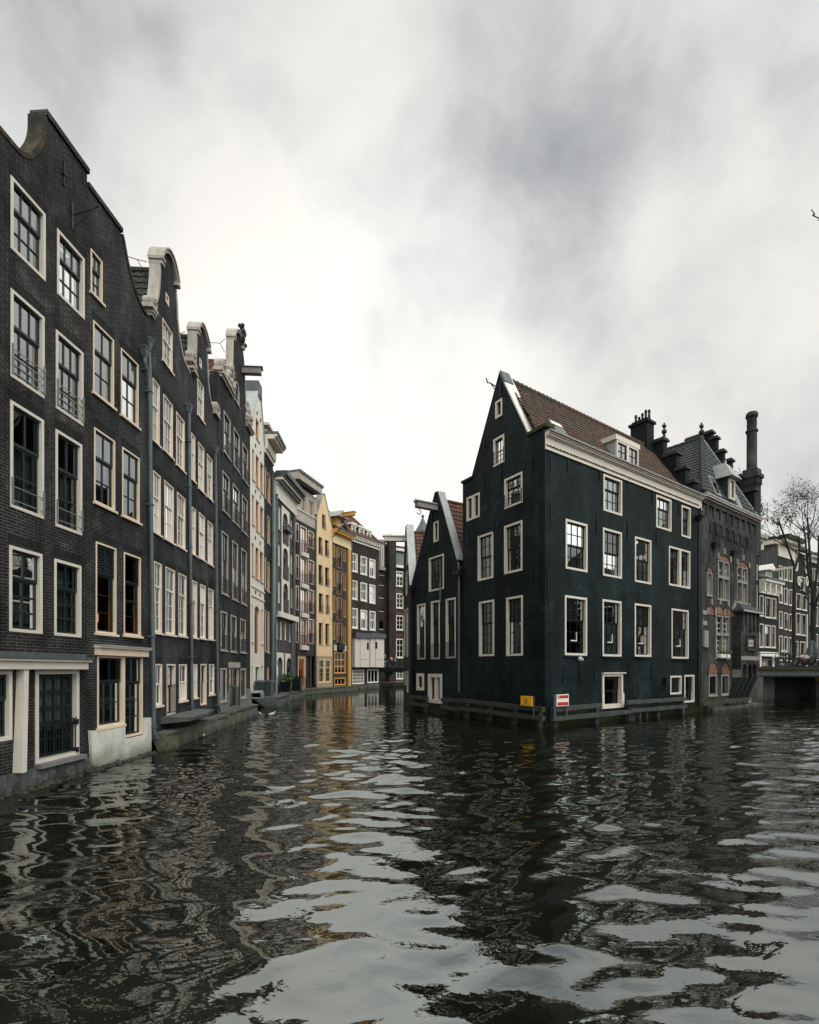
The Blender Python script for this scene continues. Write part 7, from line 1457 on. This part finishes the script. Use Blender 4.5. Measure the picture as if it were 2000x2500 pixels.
# ------------------------------------------------------------------ people and bicycles on the far bridge
def person(name, label, loc, rz, h, cols, pose='stand', hat=None, bag=None, hair='coat_black'):
    """one skinned body; cols = (trousers, coat, skin)"""
    t = empty(name, Matrix.Translation(loc) @ Matrix.Rotation(rz, 4, 'Z') @ Matrix.Scale(h / 1.75, 4), label, 'person')
    V = []; Ed = []; Rd = []; Cl = []
    def v(p, r, c, par=None):
        V.append(p); Rd.append(r); Cl.append(c)
        if par is not None: Ed.append((par, len(V) - 1))
        return len(V) - 1
    lean = .12 if pose == 'ride' else 0.0
    pel = v((0, 0, .95), .135, 0); ab = v((lean * .4, 0, 1.12), .135, 1, pel); ch = v((lean, 0, 1.32), .155, 1, ab); nk = v((lean * 1.3, 0, 1.47), .062, 2, ch); hd = v((lean * 1.4, 0, 1.60), .088, 2, nk); v((lean * 1.4, 0, 1.70), .075, 2, hd)
    v((lean * 1.4 + .085, 0, 1.60), .018, 2, hd)
    for s_ in (-1, 1):
        hip = v((0, .09 * s_, .90), .10, 0, pel)
        if pose == 'ride': kn = v((.30, .11 * s_, .72 + .10 * s_), .065, 0, hip); an = v((.20, .11 * s_, .30 + .12 * s_), .045, 0, kn); v((.36, .11 * s_, .27 + .12 * s_), .035, 3, an)
        else: kn = v((.06 * s_, .10 * s_, .50), .068, 0, hip); an = v((.04 * s_ - .02, .11 * s_, .09), .045, 0, kn); v((.15 + .04 * s_, .12 * s_, .04), .036, 3, an)
        sh = v((lean, .17 * s_, 1.40), .065, 1, ch)
        if pose == 'ride': el = v((lean + .22, .22 * s_, 1.20), .05, 1, sh); wr = v((lean + .40, .20 * s_, 1.10), .034, 1, el); d = Vector((.9, 0, -.4))
        else: el = v((-.02, .25 * s_, 1.14), .052, 1, sh); wr = v((.08, .26 * s_, .90), .034, 1, el); d = Vector((.3, 0, -.95))
        pm = Vector(V[wr]) + d * .06; pa = v(tuple(pm), .032, 2, wr); d.normalize(); sd_ = Vector((0, 1, 0))
        for k, L_ in enumerate((.07, .085, .08, .06)): f1 = v(tuple(pm + sd_ * (-.027 + .018 * k) + d * .045), .0095, 2, pa); v(tuple(pm + sd_ * (-.027 + .018 * k) + d * (.045 + L_) + Vector((.012, 0, 0))), .008, 2, f1)
        th = v(tuple(pm + Vector((.035, -.02 * s_, 0))), .011, 2, pa); v(tuple(pm + Vector((.05, -.025 * s_, 0)) + d * .04), .009, 2, th)
    me = bpy.data.meshes.new('body'); me.from_pydata(V, Ed, [])
    bm = bmesh.new(); bm.from_mesh(me); ly = bm.verts.layers.skin.verify(); bm.verts.ensure_lookup_table()
    for i, x in enumerate(bm.verts): x[ly].radius = (Rd[i], Rd[i]); x[ly].use_root = (i == 0)
    bm.to_mesh(me); bm.free()
    tmp = bpy.data.objects.new('tmp', me); COL.objects.link(tmp); tmp.modifiers.new('s', 'SKIN'); sb = tmp.modifiers.new('d', 'SUBSURF'); sb.levels = 1; sb.render_levels = 1
    bpy.context.view_layer.update(); ev_ = tmp.evaluated_get(bpy.context.evaluated_depsgraph_get()); m2 = bpy.data.meshes.new_from_object(ev_); bpy.data.objects.remove(tmp)
    for c in (cols[0], cols[1], cols[2], 'rubber'): m2.materials.append(M(c))
    P = np.array(V); C_ = np.array(Cl); mid = [(np.array(V[a]) + np.array(V[b])) / 2 for a, b in Ed]; mc_ = [Cl[b] for a, b in Ed]; PP = np.vstack([P, np.array(mid)]); CC = list(Cl) + mc_
    for f in m2.polygons: f.material_index = int(CC[int(np.argmin(((PP - np.array(f.center)) ** 2).sum(1)))]); f.use_smooth = True
    o = bpy.data.objects.new('body', m2); COL.objects.link(o); o.parent = t; hx = lean * 1.4
    if hat: mb = MB(); mb.ball((hx - .01, 0, 1.70), .105, 10, 0, (1.05, 1, .75)); mb.ball((hx + .08, 0, 1.68), .07, 8, 0, (1.2, 1.1, .2)); mb.build('hat', hat, t, smooth=True)
    else: mb = MB(); mb.ball((hx - .02, 0, 1.67), .105, 10, 0, (1, 1, 1.0)); mb.build('hair', hair, t, smooth=True)
    mb = MB()
    for s_ in (-1, 1): mb.ball((hx + .075, .03 * s_, 1.615), .012, 6)
    mb.box(hx + .078, hx + .088, -.022, .022, 1.545, 1.553); mb.build('face_features', 'rubber', t)
    if bag: mb = MB(); mb.ball((-.20, -.12, 1.02), 1, 10, 0, (.13, .20, .30)); mb.tube([(-.15, -.15, 1.25), (.0, -.17, 1.43)], .02, 5); tb = mb.build('bag', bag, None, t.matrix_basis.copy(), True); tag(tb, 'pale blue shoulder bag carried by the person in the pink cap', 'bag')
    return t
person('person', 'person in a white cap, dark coat and pale trousers standing on the far footbridge', (wpt(940, 0, ZF + .9).x, ZF + .9, zd + .004), -1.3, 1.85, ('cloth_pale', 'coat_black', 'skin'), 'stand', 'cap_white')
person('person', 'person in a tan jacket riding a bicycle on the far footbridge', (wpt(957, 0, ZF + 1.0).x, ZF + 1.0, zd + .02), 2.4, 1.72, ('denim', 'cloth_tan', 'skin'), 'ride')
person('person', 'person in a pink cap and black coat on the far footbridge', (wpt(967, 0, ZF + 1.5).x, ZF + 1.5, zd + .004), .6, 1.75, ('denim', 'coat_black', 'skin'), 'stand', 'cap_pink', 'bag_blue')
for k, (x, dz, rz, lab) in enumerate(((957, 1.0, 2.4, 'bicycle ridden by the person in the tan jacket on the far footbridge'), (978, .45, .15, 'dark bicycle parked at the railing right of the blue bag'), (934.5, .5, 1.2, 'bicycle parked at the far left end of the far footbridge'), (945.5, .45, .9, 'bicycle parked beside the person in pale trousers'))):
    c = dup(b1); c['label'] = lab; c['group'] = BL; put(c, (wpt(x, 0, ZF + dz).x, ZF + dz, zd + .004), rz, .06)

# ------------------------------------------------------------------ trees
def tree(name, label, base, forks, seed, leafn, lsize, r0, group='trees by the right bridge', depth=4, spread=.55, tw_=.006, shrink=.66):
    rnd = random.Random(seed); t = empty(name, Matrix.Translation(base), label, 'tree', group); B0 = Vector(base)
    trunk, twigs, leaves = MB(), MB(), MB()
    tips = []
    def grow(p, d, L, r, lev):
        n = 4; pts = [p]; q = p.copy(); dd = d.copy()
        for i in range(n):
            dd = (dd + Vector((rnd.gauss(0, .10), rnd.gauss(0, .10), rnd.gauss(.05, .06)))).normalized(); q = q + dd * L / n; pts.append(q.copy())
        r1 = max(tw_, r * .62)
        (trunk if r > .045 else twigs).tube(pts, r, 7 if r > .045 else 4 if r > .012 else 3, 0, r1, cap=False)
        if lev >= depth:
            tips.extend(pts[1:]); return
        k = rnd.randint(2, 3) + (1 if lev >= 2 else 0)
        for i in range(k):
            f_ = .45 + .55 * (i + 1) / k; pp = p.lerp(q, f_) if i < k - 1 else q
            pp = pts[min(n, max(1, int(round(f_ * n))))]
            a = Vector((rnd.gauss(0, 1), rnd.gauss(0, 1), rnd.gauss(.15, .6))).normalized()
            nd = (dd * (1 - spread * rnd.uniform(.5, 1.1)) + a * spread).normalized(); grow(pp, nd, L * shrink * rnd.uniform(.75, 1.2), r1 * rnd.uniform(.55, .8), lev + 1)
        if lev >= depth - 2: tips.extend(pts[2:])
    for path, r_, kids in forks:
        P = [Vector(x) - B0 for x in path]; trunk.tube(arc([tuple(x) for x in P], 5) if len(P) > 2 else P, r_, 9, 0, r_ * .6)
        for j, (f_, L_, dirv) in enumerate(kids):
            k = f_ * (len(P) - 1); i = min(int(k), len(P) - 2); pp = P[i].lerp(P[i + 1], k - i); d = (P[i + 1] - P[i]).normalized()
            grow(pp, (d * .5 + Vector(dirv)).normalized(), L_, r_ * (.62 - .25 * f_), 1)
    for i in range(leafn):
        c = rnd.choice(tips) + Vector((rnd.gauss(0, .16), rnd.gauss(0, .16), rnd.gauss(0, .16))); s_ = lsize * rnd.uniform(.5, 1.3)
        a = Vector((rnd.gauss(0, 1), rnd.gauss(0, 1), rnd.gauss(0, 1))).normalized(); b = a.cross(Vector((rnd.gauss(0, 1), rnd.gauss(0, 1), rnd.gauss(0, 1)))).normalized()
        leaves.add([c + a * s_, c + b * s_ * .55, c - a * s_, c - b * s_ * .55], [(0, 1, 2, 3)])
    trunk.build('trunk', 'bark', t); k = twigs; off_ = len(k.v); k.v += leaves.v; k.f += [tuple(off_ + i for i in f) for f in leaves.f]; k.mi += [1] * len(leaves.f)
    k.build('crown', ['twig', 'leaf'], t, recalc=False); return t
ZT = 46.0; W3 = lambda x, y, z=ZT: tuple(wpt(x, y, z))
base = (W3(1986, 1632, 47)[0], 47, 2.44)
tree('elm_tree', 'large nearly bare elm with a forked trunk at the right edge', base,
     [([base, W3(1985, 1520, 47), W3(1984, 1440, 47)], .27, []),
      ([W3(1984, 1450, 47), W3(1972, 1390, 46.5), W3(1968, 1330, 46), W3(1962, 1285, 46)], .09, [(.3, 2.6, (-.5, -.3, .3)), (.55, 2.5, (-.6, .3, .4)), (.75, 2.4, (.3, -.5, .4)), (.9, 2.2, (-.3, .3, .6)), (1.0, 2.0, (.1, 0, .8)), (.45, 2.4, (-.8, .1, .2))]),
      ([W3(1984, 1450, 47), W3(1976, 1330, 47.5), W3(1974, 1300, 48), W3(1972, 1265, 48)], .11, [(.4, 2.6, (.6, .3, .3)), (.6, 2.4, (-.6, .4, .3)), (.7, 2.4, (.5, -.4, .4)), (.85, 2.2, (-.5, -.2, .5)), (1.0, 1.8, (.2, 0, .8)), (.95, 1.8, (-.2, .4, .6))]),
      ([W3(1986, 1470, 47), W3(1998, 1370, 47), W3(2000, 1310, 47), W3(2012, 1265, 47)], .10, [(.4, 2.6, (.6, .3, .3)), (.6, 2.4, (-.5, .4, .4)), (.75, 2.4, (.5, -.4, .4)), (.9, 2.0, (-.6, -.2, .5)), (1.0, 1.8, (.1, 0, .8))]),
      ([W3(1985, 1500, 47), W3(2010, 1420, 46), W3(2040, 1370, 45)], .10, [(.5, 2.6, (.6, .3, .3)), (.8, 2.4, (-.2, .4, .6)), (1.0, 2.2, (.4, -.4, .5))])], 5, 2300, .075, .5)
base = (W3(1939, 1632, 45)[0], 45, 2.44)
tree('elm_tree', 'slim dark tree with sparse branches leaning over the roofs, left of the big elm', base,
     [([base, W3(1938, 1500, 45), W3(1940, 1380, 45)], .17, []),
      ([W3(1940, 1385, 45), W3(1925, 1340, 44.6), W3(1912, 1300, 44.2), W3(1900, 1272, 44)], .085, [(.3, 2.0, (-.6, -.3, .3)), (.5, 2.0, (-.8, .3, .2)), (.7, 1.8, (-.4, -.5, .5)), (.85, 1.7, (-.6, .3, .4)), (1.0, 1.4, (-.3, 0, .6)), (.4, 2.2, (-1.0, .0, .0))]),
      ([W3(1940, 1390, 45), W3(1952, 1350, 45), W3(1950, 1310, 45)], .10, [(.5, 2.0, (.3, .3, .5)), (.9, 1.7, (-.4, -.2, .5))]),
      ([W3(1939, 1420, 45), W3(1958, 1440, 45), W3(1975, 1470, 44.8)], .07, [(.6, 1.3, (.3, .3, .4))])], 9, 1100, .085, .3, depth=3)
base = (27.5, 21.5, 1.6)
tree('elm_tree', 'elm outside the frame whose single twig tip reaches in at the upper right edge', base,
     [([base, (27.3, 21.5, 8), (26.6, 21.5, 14), (25.0, 21.6, 18.5)], .45, [(.6, 3.5, (.8, .2, .5)), (.8, 3.2, (.6, -.5, .5)), (1.0, 3.0, (.5, .3, .8))]),
      ([(25.0, 21.6, 18.5), (21.0, 21.8, 20.2), tuple(wpt(2002, 534, 22)), tuple(wpt(1990, 523, 22)), tuple(wpt(1981, 511, 22))], .026, []),
      ([tuple(wpt(2006, 538, 22)), tuple(wpt(1999, 537, 22)), tuple(wpt(1996, 539, 22))], .02, [])], 3, 700, .09, .4, depth=3)

# ------------------------------------------------------------------ bins on the landing, planter, birds
def bin_box(name, label, x0, x1, yt, yb, z, dpt, mat, lid=True, group=None):
    p0 = wpt(x0, yb, z); p1 = wpt(x1, yb, z); W_ = p1.x - p0.x; H_ = (yb - yt) / F * z
    t = empty(name, Matrix.Translation((p0.x, z, p0.z)), label, 'bin', group); k = .05
    mb = MB(); mb.hexa([(k, k, 0), (W_ - k, k, 0), (W_ - k, dpt - k, 0), (k, dpt - k, 0), (0, 0, H_ - .08), (W_, 0, H_ - .08), (W_, dpt, H_ - .08), (0, dpt, H_ - .08)]); mb.build('bin_body', mat, t)
    mb = MB(); mb.hexa([(-.04, -.05, H_ - .078), (W_ + .04, -.05, H_ - .078), (W_ + .04, dpt + .03, H_ - .078), (-.04, dpt + .03, H_ - .078), (0, 0, H_ + .03), (W_, 0, H_ + .03), (W_, dpt, H_ + .07), (0, dpt, H_ + .07)]); mb.box(W_ * .3, W_ * .7, dpt + .03, dpt + .1, H_ - .05, H_ + .02); mb.build('lid', mat, t)
    for x in (.15, W_ - .15): mb = MB(); mb.lathe([(.1, -.04), (.1, .04)], (x, .12, .06), 10, 0, 'u'); mb.build('wheel', 'rubber', t)
    return t
bin_box('wheeled_bin', 'left one of the two dark grey bins before the white house', 622, 643, 1664, 1704, 33.4, .8, 'bin_grey', group='grey bins on the landing')
bin_box('wheeled_bin', 'right one of the two dark grey bins, beside the drainpipes', 644, 662, 1663, 1703.5, 33.9, .8, 'bin_grey', group='grey bins on the landing')
p0 = wpt(611.5, 1706, 31.6); W_ = (638 - 611.5) / F * 31.6; H_ = (1706 - 1686) / F * 31.6
t = empty('barrel_barbecue', Matrix.Translation((p0.x, 31.6, p0.z)), 'pale grey half round metal box with an open dark front, before the big bins', 'metal box')
n = 8; prof = [(0, 0), (.62, 0), (.62, H_ * .5)] + [(.31 + .31 * math.cos(PI * i / n), H_ * .5 + (H_ * .5) * math.sin(PI * i / n)) for i in range(1, n)] + [(0, H_ * .5)]
mb = MB(); vs = [(0, w_, v_) for w_, v_ in prof] + [(.03, w_, v_) for w_, v_ in prof]
def capplate(mb, u):
    m_ = len(prof); mb.add([(u, w_, v_) for w_, v_ in prof] + [(u + .04, w_, v_) for w_, v_ in prof], [tuple(range(m_)), tuple(range(2 * m_ - 1, m_ - 1, -1))] + [(i, (i + 1) % m_, m_ + (i + 1) % m_, m_ + i) for i in range(m_)])
capplate(mb, 0); capplate(mb, W_ - .04); m_ = len(prof)
mb.add([(.03, w_, v_) for w_, v_ in prof[1:-1]] + [(W_ - .03, w_, v_) for w_, v_ in prof[1:-1]], [(i, i + 1, m_ - 2 + i + 1, m_ - 2 + i) for i in range(m_ - 3)]); mb.box(.03, W_ - .03, .0, .6, 0, .08); mb.build('shell', 'box_grey', t)
mb = MB(); mb.box(.05, W_ - .05, .25, .5, .082, .3); mb.build('tray', 'dark_void', t)
p = Vector(FH.world((FH.u(684), -.5, .72))); t = empty('planter', Matrix.Translation(p), 'black planter with a leafy green shrub in the left white water arch', 'planter')
mb = MB(); mb.hexa([(-.35, -.3, 0), (.35, -.3, 0), (.35, .3, 0), (-.35, .3, 0), (-.42, -.36, .8), (.42, -.36, .8), (.42, .36, .8), (-.42, .36, .8)]); mb.build('pot', 'black_paint', t)
mb = MB(); rnd = random.Random(8)
for i in range(420):
    c = Vector((rnd.gauss(.1, .22), rnd.gauss(0, .2), .9 + abs(rnd.gauss(.12, .2)))); a = Vector((rnd.gauss(0, 1), rnd.gauss(0, 1), rnd.gauss(0, 1))).normalized() * .09; b = a.cross(Vector((rnd.gauss(0, 1), rnd.gauss(0, 1), 1))).normalized() * .045; mb.add([c + a, c + b, c - a, c - b], [(0, 1, 2, 3)])
for i in range(9): mb.tube([(0, 0, .7), (rnd.gauss(0, .3), rnd.gauss(0, .25), 1.4)], .012, 4)
mb.build('shrub', 'leaf_green', t)
p = Vector(FH.world((FH.u(707), -.5, .72))); t = empty('planter', Matrix.Translation(p), 'square dark planter box with trailing grey plants in the right white water arch', 'planter')
mb = MB(); mb.box(-.5, .5, -.35, .35, 0, 1.0); mb.build('pot', 'black_paint', t); mb = MB()
for i in range(160):
    c = Vector((rnd.uniform(-.6, .6), rnd.uniform(-.45, .4), 1.02 + abs(rnd.gauss(0, .12)))); a = Vector((rnd.gauss(0, 1), rnd.gauss(0, 1), rnd.gauss(0, .6))).normalized() * .09; b = a.cross(Vector((rnd.gauss(0, 1), rnd.gauss(0, 1), 1))).normalized() * .05; mb.add([c + a, c + b, c - a, c - b], [(0, 1, 2, 3)])
mb.build('plants', 'leaf', t)
def bird(label, px, py, rz, mats, s=1.0, cat='bird', name='water_bird', group=None):
    z = F * EYE / (py - HY); p = wpt(px, py, z)
    V = [(-.26, 0, .07), (-.12, 0, .07), (.05, 0, .08), (.14, 0, .14), (.17, 0, .24), (.21, 0, .245), (.27, 0, .235)]; Rr = [.02, .085, .095, .045, .042, .03, .01]
    me = bpy.data.meshes.new('body'); me.from_pydata(V, [(i, i + 1) for i in range(6)], []); bm = bmesh.new(); bm.from_mesh(me); ly = bm.verts.layers.skin.verify(); bm.verts.ensure_lookup_table()
    for i, x in enumerate(bm.verts): x[ly].radius = (Rr[i], Rr[i]); x[ly].use_root = (i == 2)
    bm.to_mesh(me); bm.free(); tmp = bpy.data.objects.new('tmp', me); COL.objects.link(tmp); tmp.modifiers.new('s', 'SKIN'); sb = tmp.modifiers.new('d', 'SUBSURF'); sb.levels = 2; sb.render_levels = 2
    bpy.context.view_layer.update(); m2 = bpy.data.meshes.new_from_object(tmp.evaluated_get(bpy.context.evaluated_depsgraph_get())); bpy.data.objects.remove(tmp)
    for c in mats: m2.materials.append(M(c))
    for f in m2.polygons: c = f.center; f.material_index = (2 if c.x > .225 else 1 if c.x > .11 and c.z > .15 else 0); f.use_smooth = True
    o = bpy.data.objects.new(name, m2); COL.objects.link(o); o.matrix_basis = Matrix.Translation((p.x, p.y, 0)) @ Matrix.Rotation(rz, 4, 'Z') @ Matrix.Scale(s, 4); return tag(o, label, cat, group)
bird('brown duck with a pale head swimming by the mossy quay wall', 491, 1802, .4, ('feather_brown', 'feather_white', 'cloth_tan'), .55)
bird('white gull floating just off the landing with the bins, left one', 635, 1744, 2.6, ('feather_white', 'feather_white', 'sign_yellow'), .5, group='gulls on the canal')
bird('white gull floating off the landing with the bins, larger right one', 664, 1746, .2, ('feather_white', 'feather_white', 'sign_yellow'), .75, group='gulls on the canal')
bird('white gull near the mossy quay corner, nearest of the gulls', 599, 1754, 1.0, ('feather_white', 'feather_white', 'sign_yellow'), .5, group='gulls on the canal')
# ------------------------------------------------------------------ camera, light, sky
cam = bpy.data.cameras.new('camera'); co_ = bpy.data.objects.new('camera', cam); COL.objects.link(co_)
cam.sensor_fit = 'HORIZONTAL'; cam.sensor_width = 36; cam.lens = F / 2000 * 36; cam.shift_y = (HY - 1250) / 2000
cam.clip_end = 3000; cam.clip_start = .1
co_.location = (0, 0, EYE); co_.rotation_euler = (PI / 2, 0, 0); SC.camera = co_
SUN_EL, SUN_AZ = 52, 140          # azimuth clockwise from the view direction: behind the camera, to the right
sun = bpy.data.lights.new('sun', 'SUN'); so = bpy.data.objects.new('sun', sun); COL.objects.link(so)
sun.energy = 1.0; sun.angle = math.radians(25); sun.color = (1, .95, .88)
el, az = math.radians(SUN_EL), math.radians(SUN_AZ)
sd = Vector((math.sin(az) * math.cos(el), math.cos(az) * math.cos(el), math.sin(el)))
so.rotation_euler = sd.to_track_quat('Z', 'Y').to_euler()
w = bpy.data.worlds.new('World'); SC.world = w; w.use_nodes = True; nt = w.node_tree; nt.nodes.clear()
out = node(nt, 'ShaderNodeOutputWorld'); bg = node(nt, 'ShaderNodeBackground'); nt.links.new(bg.outputs[0], out.inputs[0])
sky = node(nt, 'ShaderNodeTexSky', sky_type='NISHITA'); sky.sun_disc = False; sky.sun_elevation = el; sky.sun_rotation = az
tc = node(nt, 'ShaderNodeTexCoord'); D = tc.outputs['Generated']
def vadd(a, b):
    v = node(nt, 'ShaderNodeVectorMath', operation='ADD'); nt.links.new(a, v.inputs[0]); nt.links.new(b, v.inputs[1]); return v.outputs[0]
def math2(op, a, b):
    m = node(nt, 'ShaderNodeMath', operation=op)
    for i, x in enumerate((a, b)):
        if isinstance(x, (int, float)): m.inputs[i].default_value = x
        else: nt.links.new(x, m.inputs[i])
    return m.outputs[0]
# warp the view direction a little so the cloud masses get ragged, drifting edges
wn = node(nt, 'ShaderNodeTexNoise'); wn.inputs['Scale'].default_value = 5.5; wn.inputs['Detail'].default_value = 6; wn.inputs['Roughness'].default_value = .58
nt.links.new(D, wn.inputs['Vector'])
sub = node(nt, 'ShaderNodeVectorMath', operation='SUBTRACT'); nt.links.new(wn.outputs['Color'], sub.inputs[0]); sub.inputs[1].default_value = (.5, .5, .5)
scl = node(nt, 'ShaderNodeVectorMath', operation='SCALE'); nt.links.new(sub.outputs[0], scl.inputs[0]); scl.inputs[3].default_value = .13
DW = vadd(D, scl.outputs[0])
nrm = node(nt, 'ShaderNodeVectorMath', operation='NORMALIZE'); nt.links.new(DW, nrm.inputs[0]); DW = nrm.outputs[0]
def blob(px, py, r, amp):     # a cloud mass in a compass direction: r in degrees
    c = Vector(((px - CX) / F, 1, (HY - py) / F)).normalized()
    d = node(nt, 'ShaderNodeVectorMath', operation='DOT_PRODUCT'); nt.links.new(DW, d.inputs[0]); d.inputs[1].default_value = c
    m = node(nt, 'ShaderNodeMapRange', interpolation_type='SMOOTHERSTEP'); nt.links.new(d.outputs['Value'], m.inputs[0])
    m.inputs[1].default_value = math.cos(math.radians(r)); m.inputs[2].default_value = 1.0; m.inputs[3].default_value = 0; m.inputs[4].default_value = amp
    return m.outputs[0]
acc = None
for b_ in ((200, 205, 10, .44), (60, 100, 13, .16), (330, 60, 9, .12), (560, 40, 9, .28), (700, 20, 9, .12), (1000, 20, 17, .22), (1250, 60, 12, .12), (1360, 150, 11, .09), (1460, 260, 10, .12), (1560, 390, 8, .17), (1260, 500, 12, .20), (1060, 520, 9, .14), (1440, 570, 11, .18),
           (1900, 60, 14, .20), (1880, 290, 11, .22), (1980, 900, 18, .10), (1960, 1250, 18, .22), (1600, 850, 9, .10), (960, 1080, 9, .10), (1350, 1000, 10, .05), (940, 900, 8, .05), (1300, 640, 9, .07), (380, 30, 10, .1),
           (520, 250, 11, -.10), (830, 150, 6, -.10), (1670, 470, 7, -.12), (560, 650, 16, -.08)):
    o_ = blob(b_[0], b_[1], b_[2], b_[3] * (.44 if b_[3] > 0 else .8)); acc = o_ if acc is None else math2('ADD', acc, o_)
fn = node(nt, 'ShaderNodeTexNoise'); fn.inputs['Scale'].default_value = 5.5; fn.inputs['Detail'].default_value = 8; fn.inputs['Roughness'].default_value = .55; fn.inputs['Distortion'].default_value = .25
sx = node(nt, 'ShaderNodeSeparateXYZ'); nt.links.new(D, sx.inputs[0]); zz = math2('MAXIMUM', math2('ADD', sx.outputs[2], .22), .05)
cx_ = node(nt, 'ShaderNodeCombineXYZ'); nt.links.new(math2('DIVIDE', sx.outputs[0], zz), cx_.inputs[0]); nt.links.new(math2('DIVIDE', sx.outputs[1], zz), cx_.inputs[1]); nt.links.new(D, fn.inputs['Vector'])
fine = node(nt, 'ShaderNodeMapRange'); nt.links.new(fn.outputs[0], fine.inputs[0]); fine.inputs[1].default_value = .35; fine.inputs[2].default_value = .68; fine.inputs[3].default_value = -.085; fine.inputs[4].default_value = .15
dark = math2('ADD', acc, fine.outputs[0])
cr = node(nt, 'ShaderNodeValToRGB'); nt.links.new(dark, cr.inputs[0]); els = cr.color_ramp.elements
els[0].position = 0.0; els[0].color = (.875, .855, .80, 1); els[1].position = .60; els[1].color = (.26, .27, .28, 1)
for p, c in ((.08, (.82, .81, .77)), (.20, (.70, .70, .695)), (.36, (.49, .50, .51))):
    e = els.new(p); e.color = (*c, 1)
# overcast luminance: the cloud deck overhead and behind the viewer, towards the hidden sun, is much brighter
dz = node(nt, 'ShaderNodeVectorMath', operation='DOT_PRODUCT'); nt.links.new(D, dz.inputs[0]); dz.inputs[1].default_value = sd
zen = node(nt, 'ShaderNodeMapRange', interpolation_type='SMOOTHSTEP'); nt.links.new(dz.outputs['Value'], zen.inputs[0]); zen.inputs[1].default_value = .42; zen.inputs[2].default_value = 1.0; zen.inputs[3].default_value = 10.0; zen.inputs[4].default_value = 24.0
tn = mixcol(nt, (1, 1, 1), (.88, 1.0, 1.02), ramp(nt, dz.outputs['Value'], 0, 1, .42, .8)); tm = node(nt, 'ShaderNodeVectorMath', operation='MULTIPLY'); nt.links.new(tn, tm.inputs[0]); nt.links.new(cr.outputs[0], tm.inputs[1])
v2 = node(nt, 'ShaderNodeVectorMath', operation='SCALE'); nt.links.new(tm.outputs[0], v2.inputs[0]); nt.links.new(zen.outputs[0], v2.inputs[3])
# extra sky glow low over the canal's end, added to brighten water reflections
gl_ = math2('ADD', 1.0, blob(850, 1080, 28, .24)); v2b = node(nt, 'ShaderNodeVectorMath', operation='SCALE'); nt.links.new(v2.outputs[0], v2b.inputs[0]); nt.links.new(gl_, v2b.inputs[3]); v2 = v2b
v3 = node(nt, 'ShaderNodeVectorMath', operation='SCALE'); nt.links.new(sky.outputs[0], v3.inputs[0]); v3.inputs[3].default_value = .04
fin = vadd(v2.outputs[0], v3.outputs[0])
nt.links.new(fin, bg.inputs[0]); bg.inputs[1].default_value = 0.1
SC.view_settings.view_transform = 'Standard'; SC.view_settings.look = 'None'; SC.view_settings.exposure = 0.0; SC.view_settings.gamma = 1.0
SC.cycles.max_bounces = 8; SC.cycles.transparent_max_bounces = 12; SC.cycles.diffuse_bounces = 3; SC.cycles.glossy_bounces = 4
SC.cycles.use_denoising = True
try: SC.cycles.denoiser = 'OPENIMAGEDENOISE'
except Exception: pass
SC.cycles.caustics_reflective = False; SC.cycles.caustics_refractive = False
SC.cycles.sample_clamp_indirect = 6.0
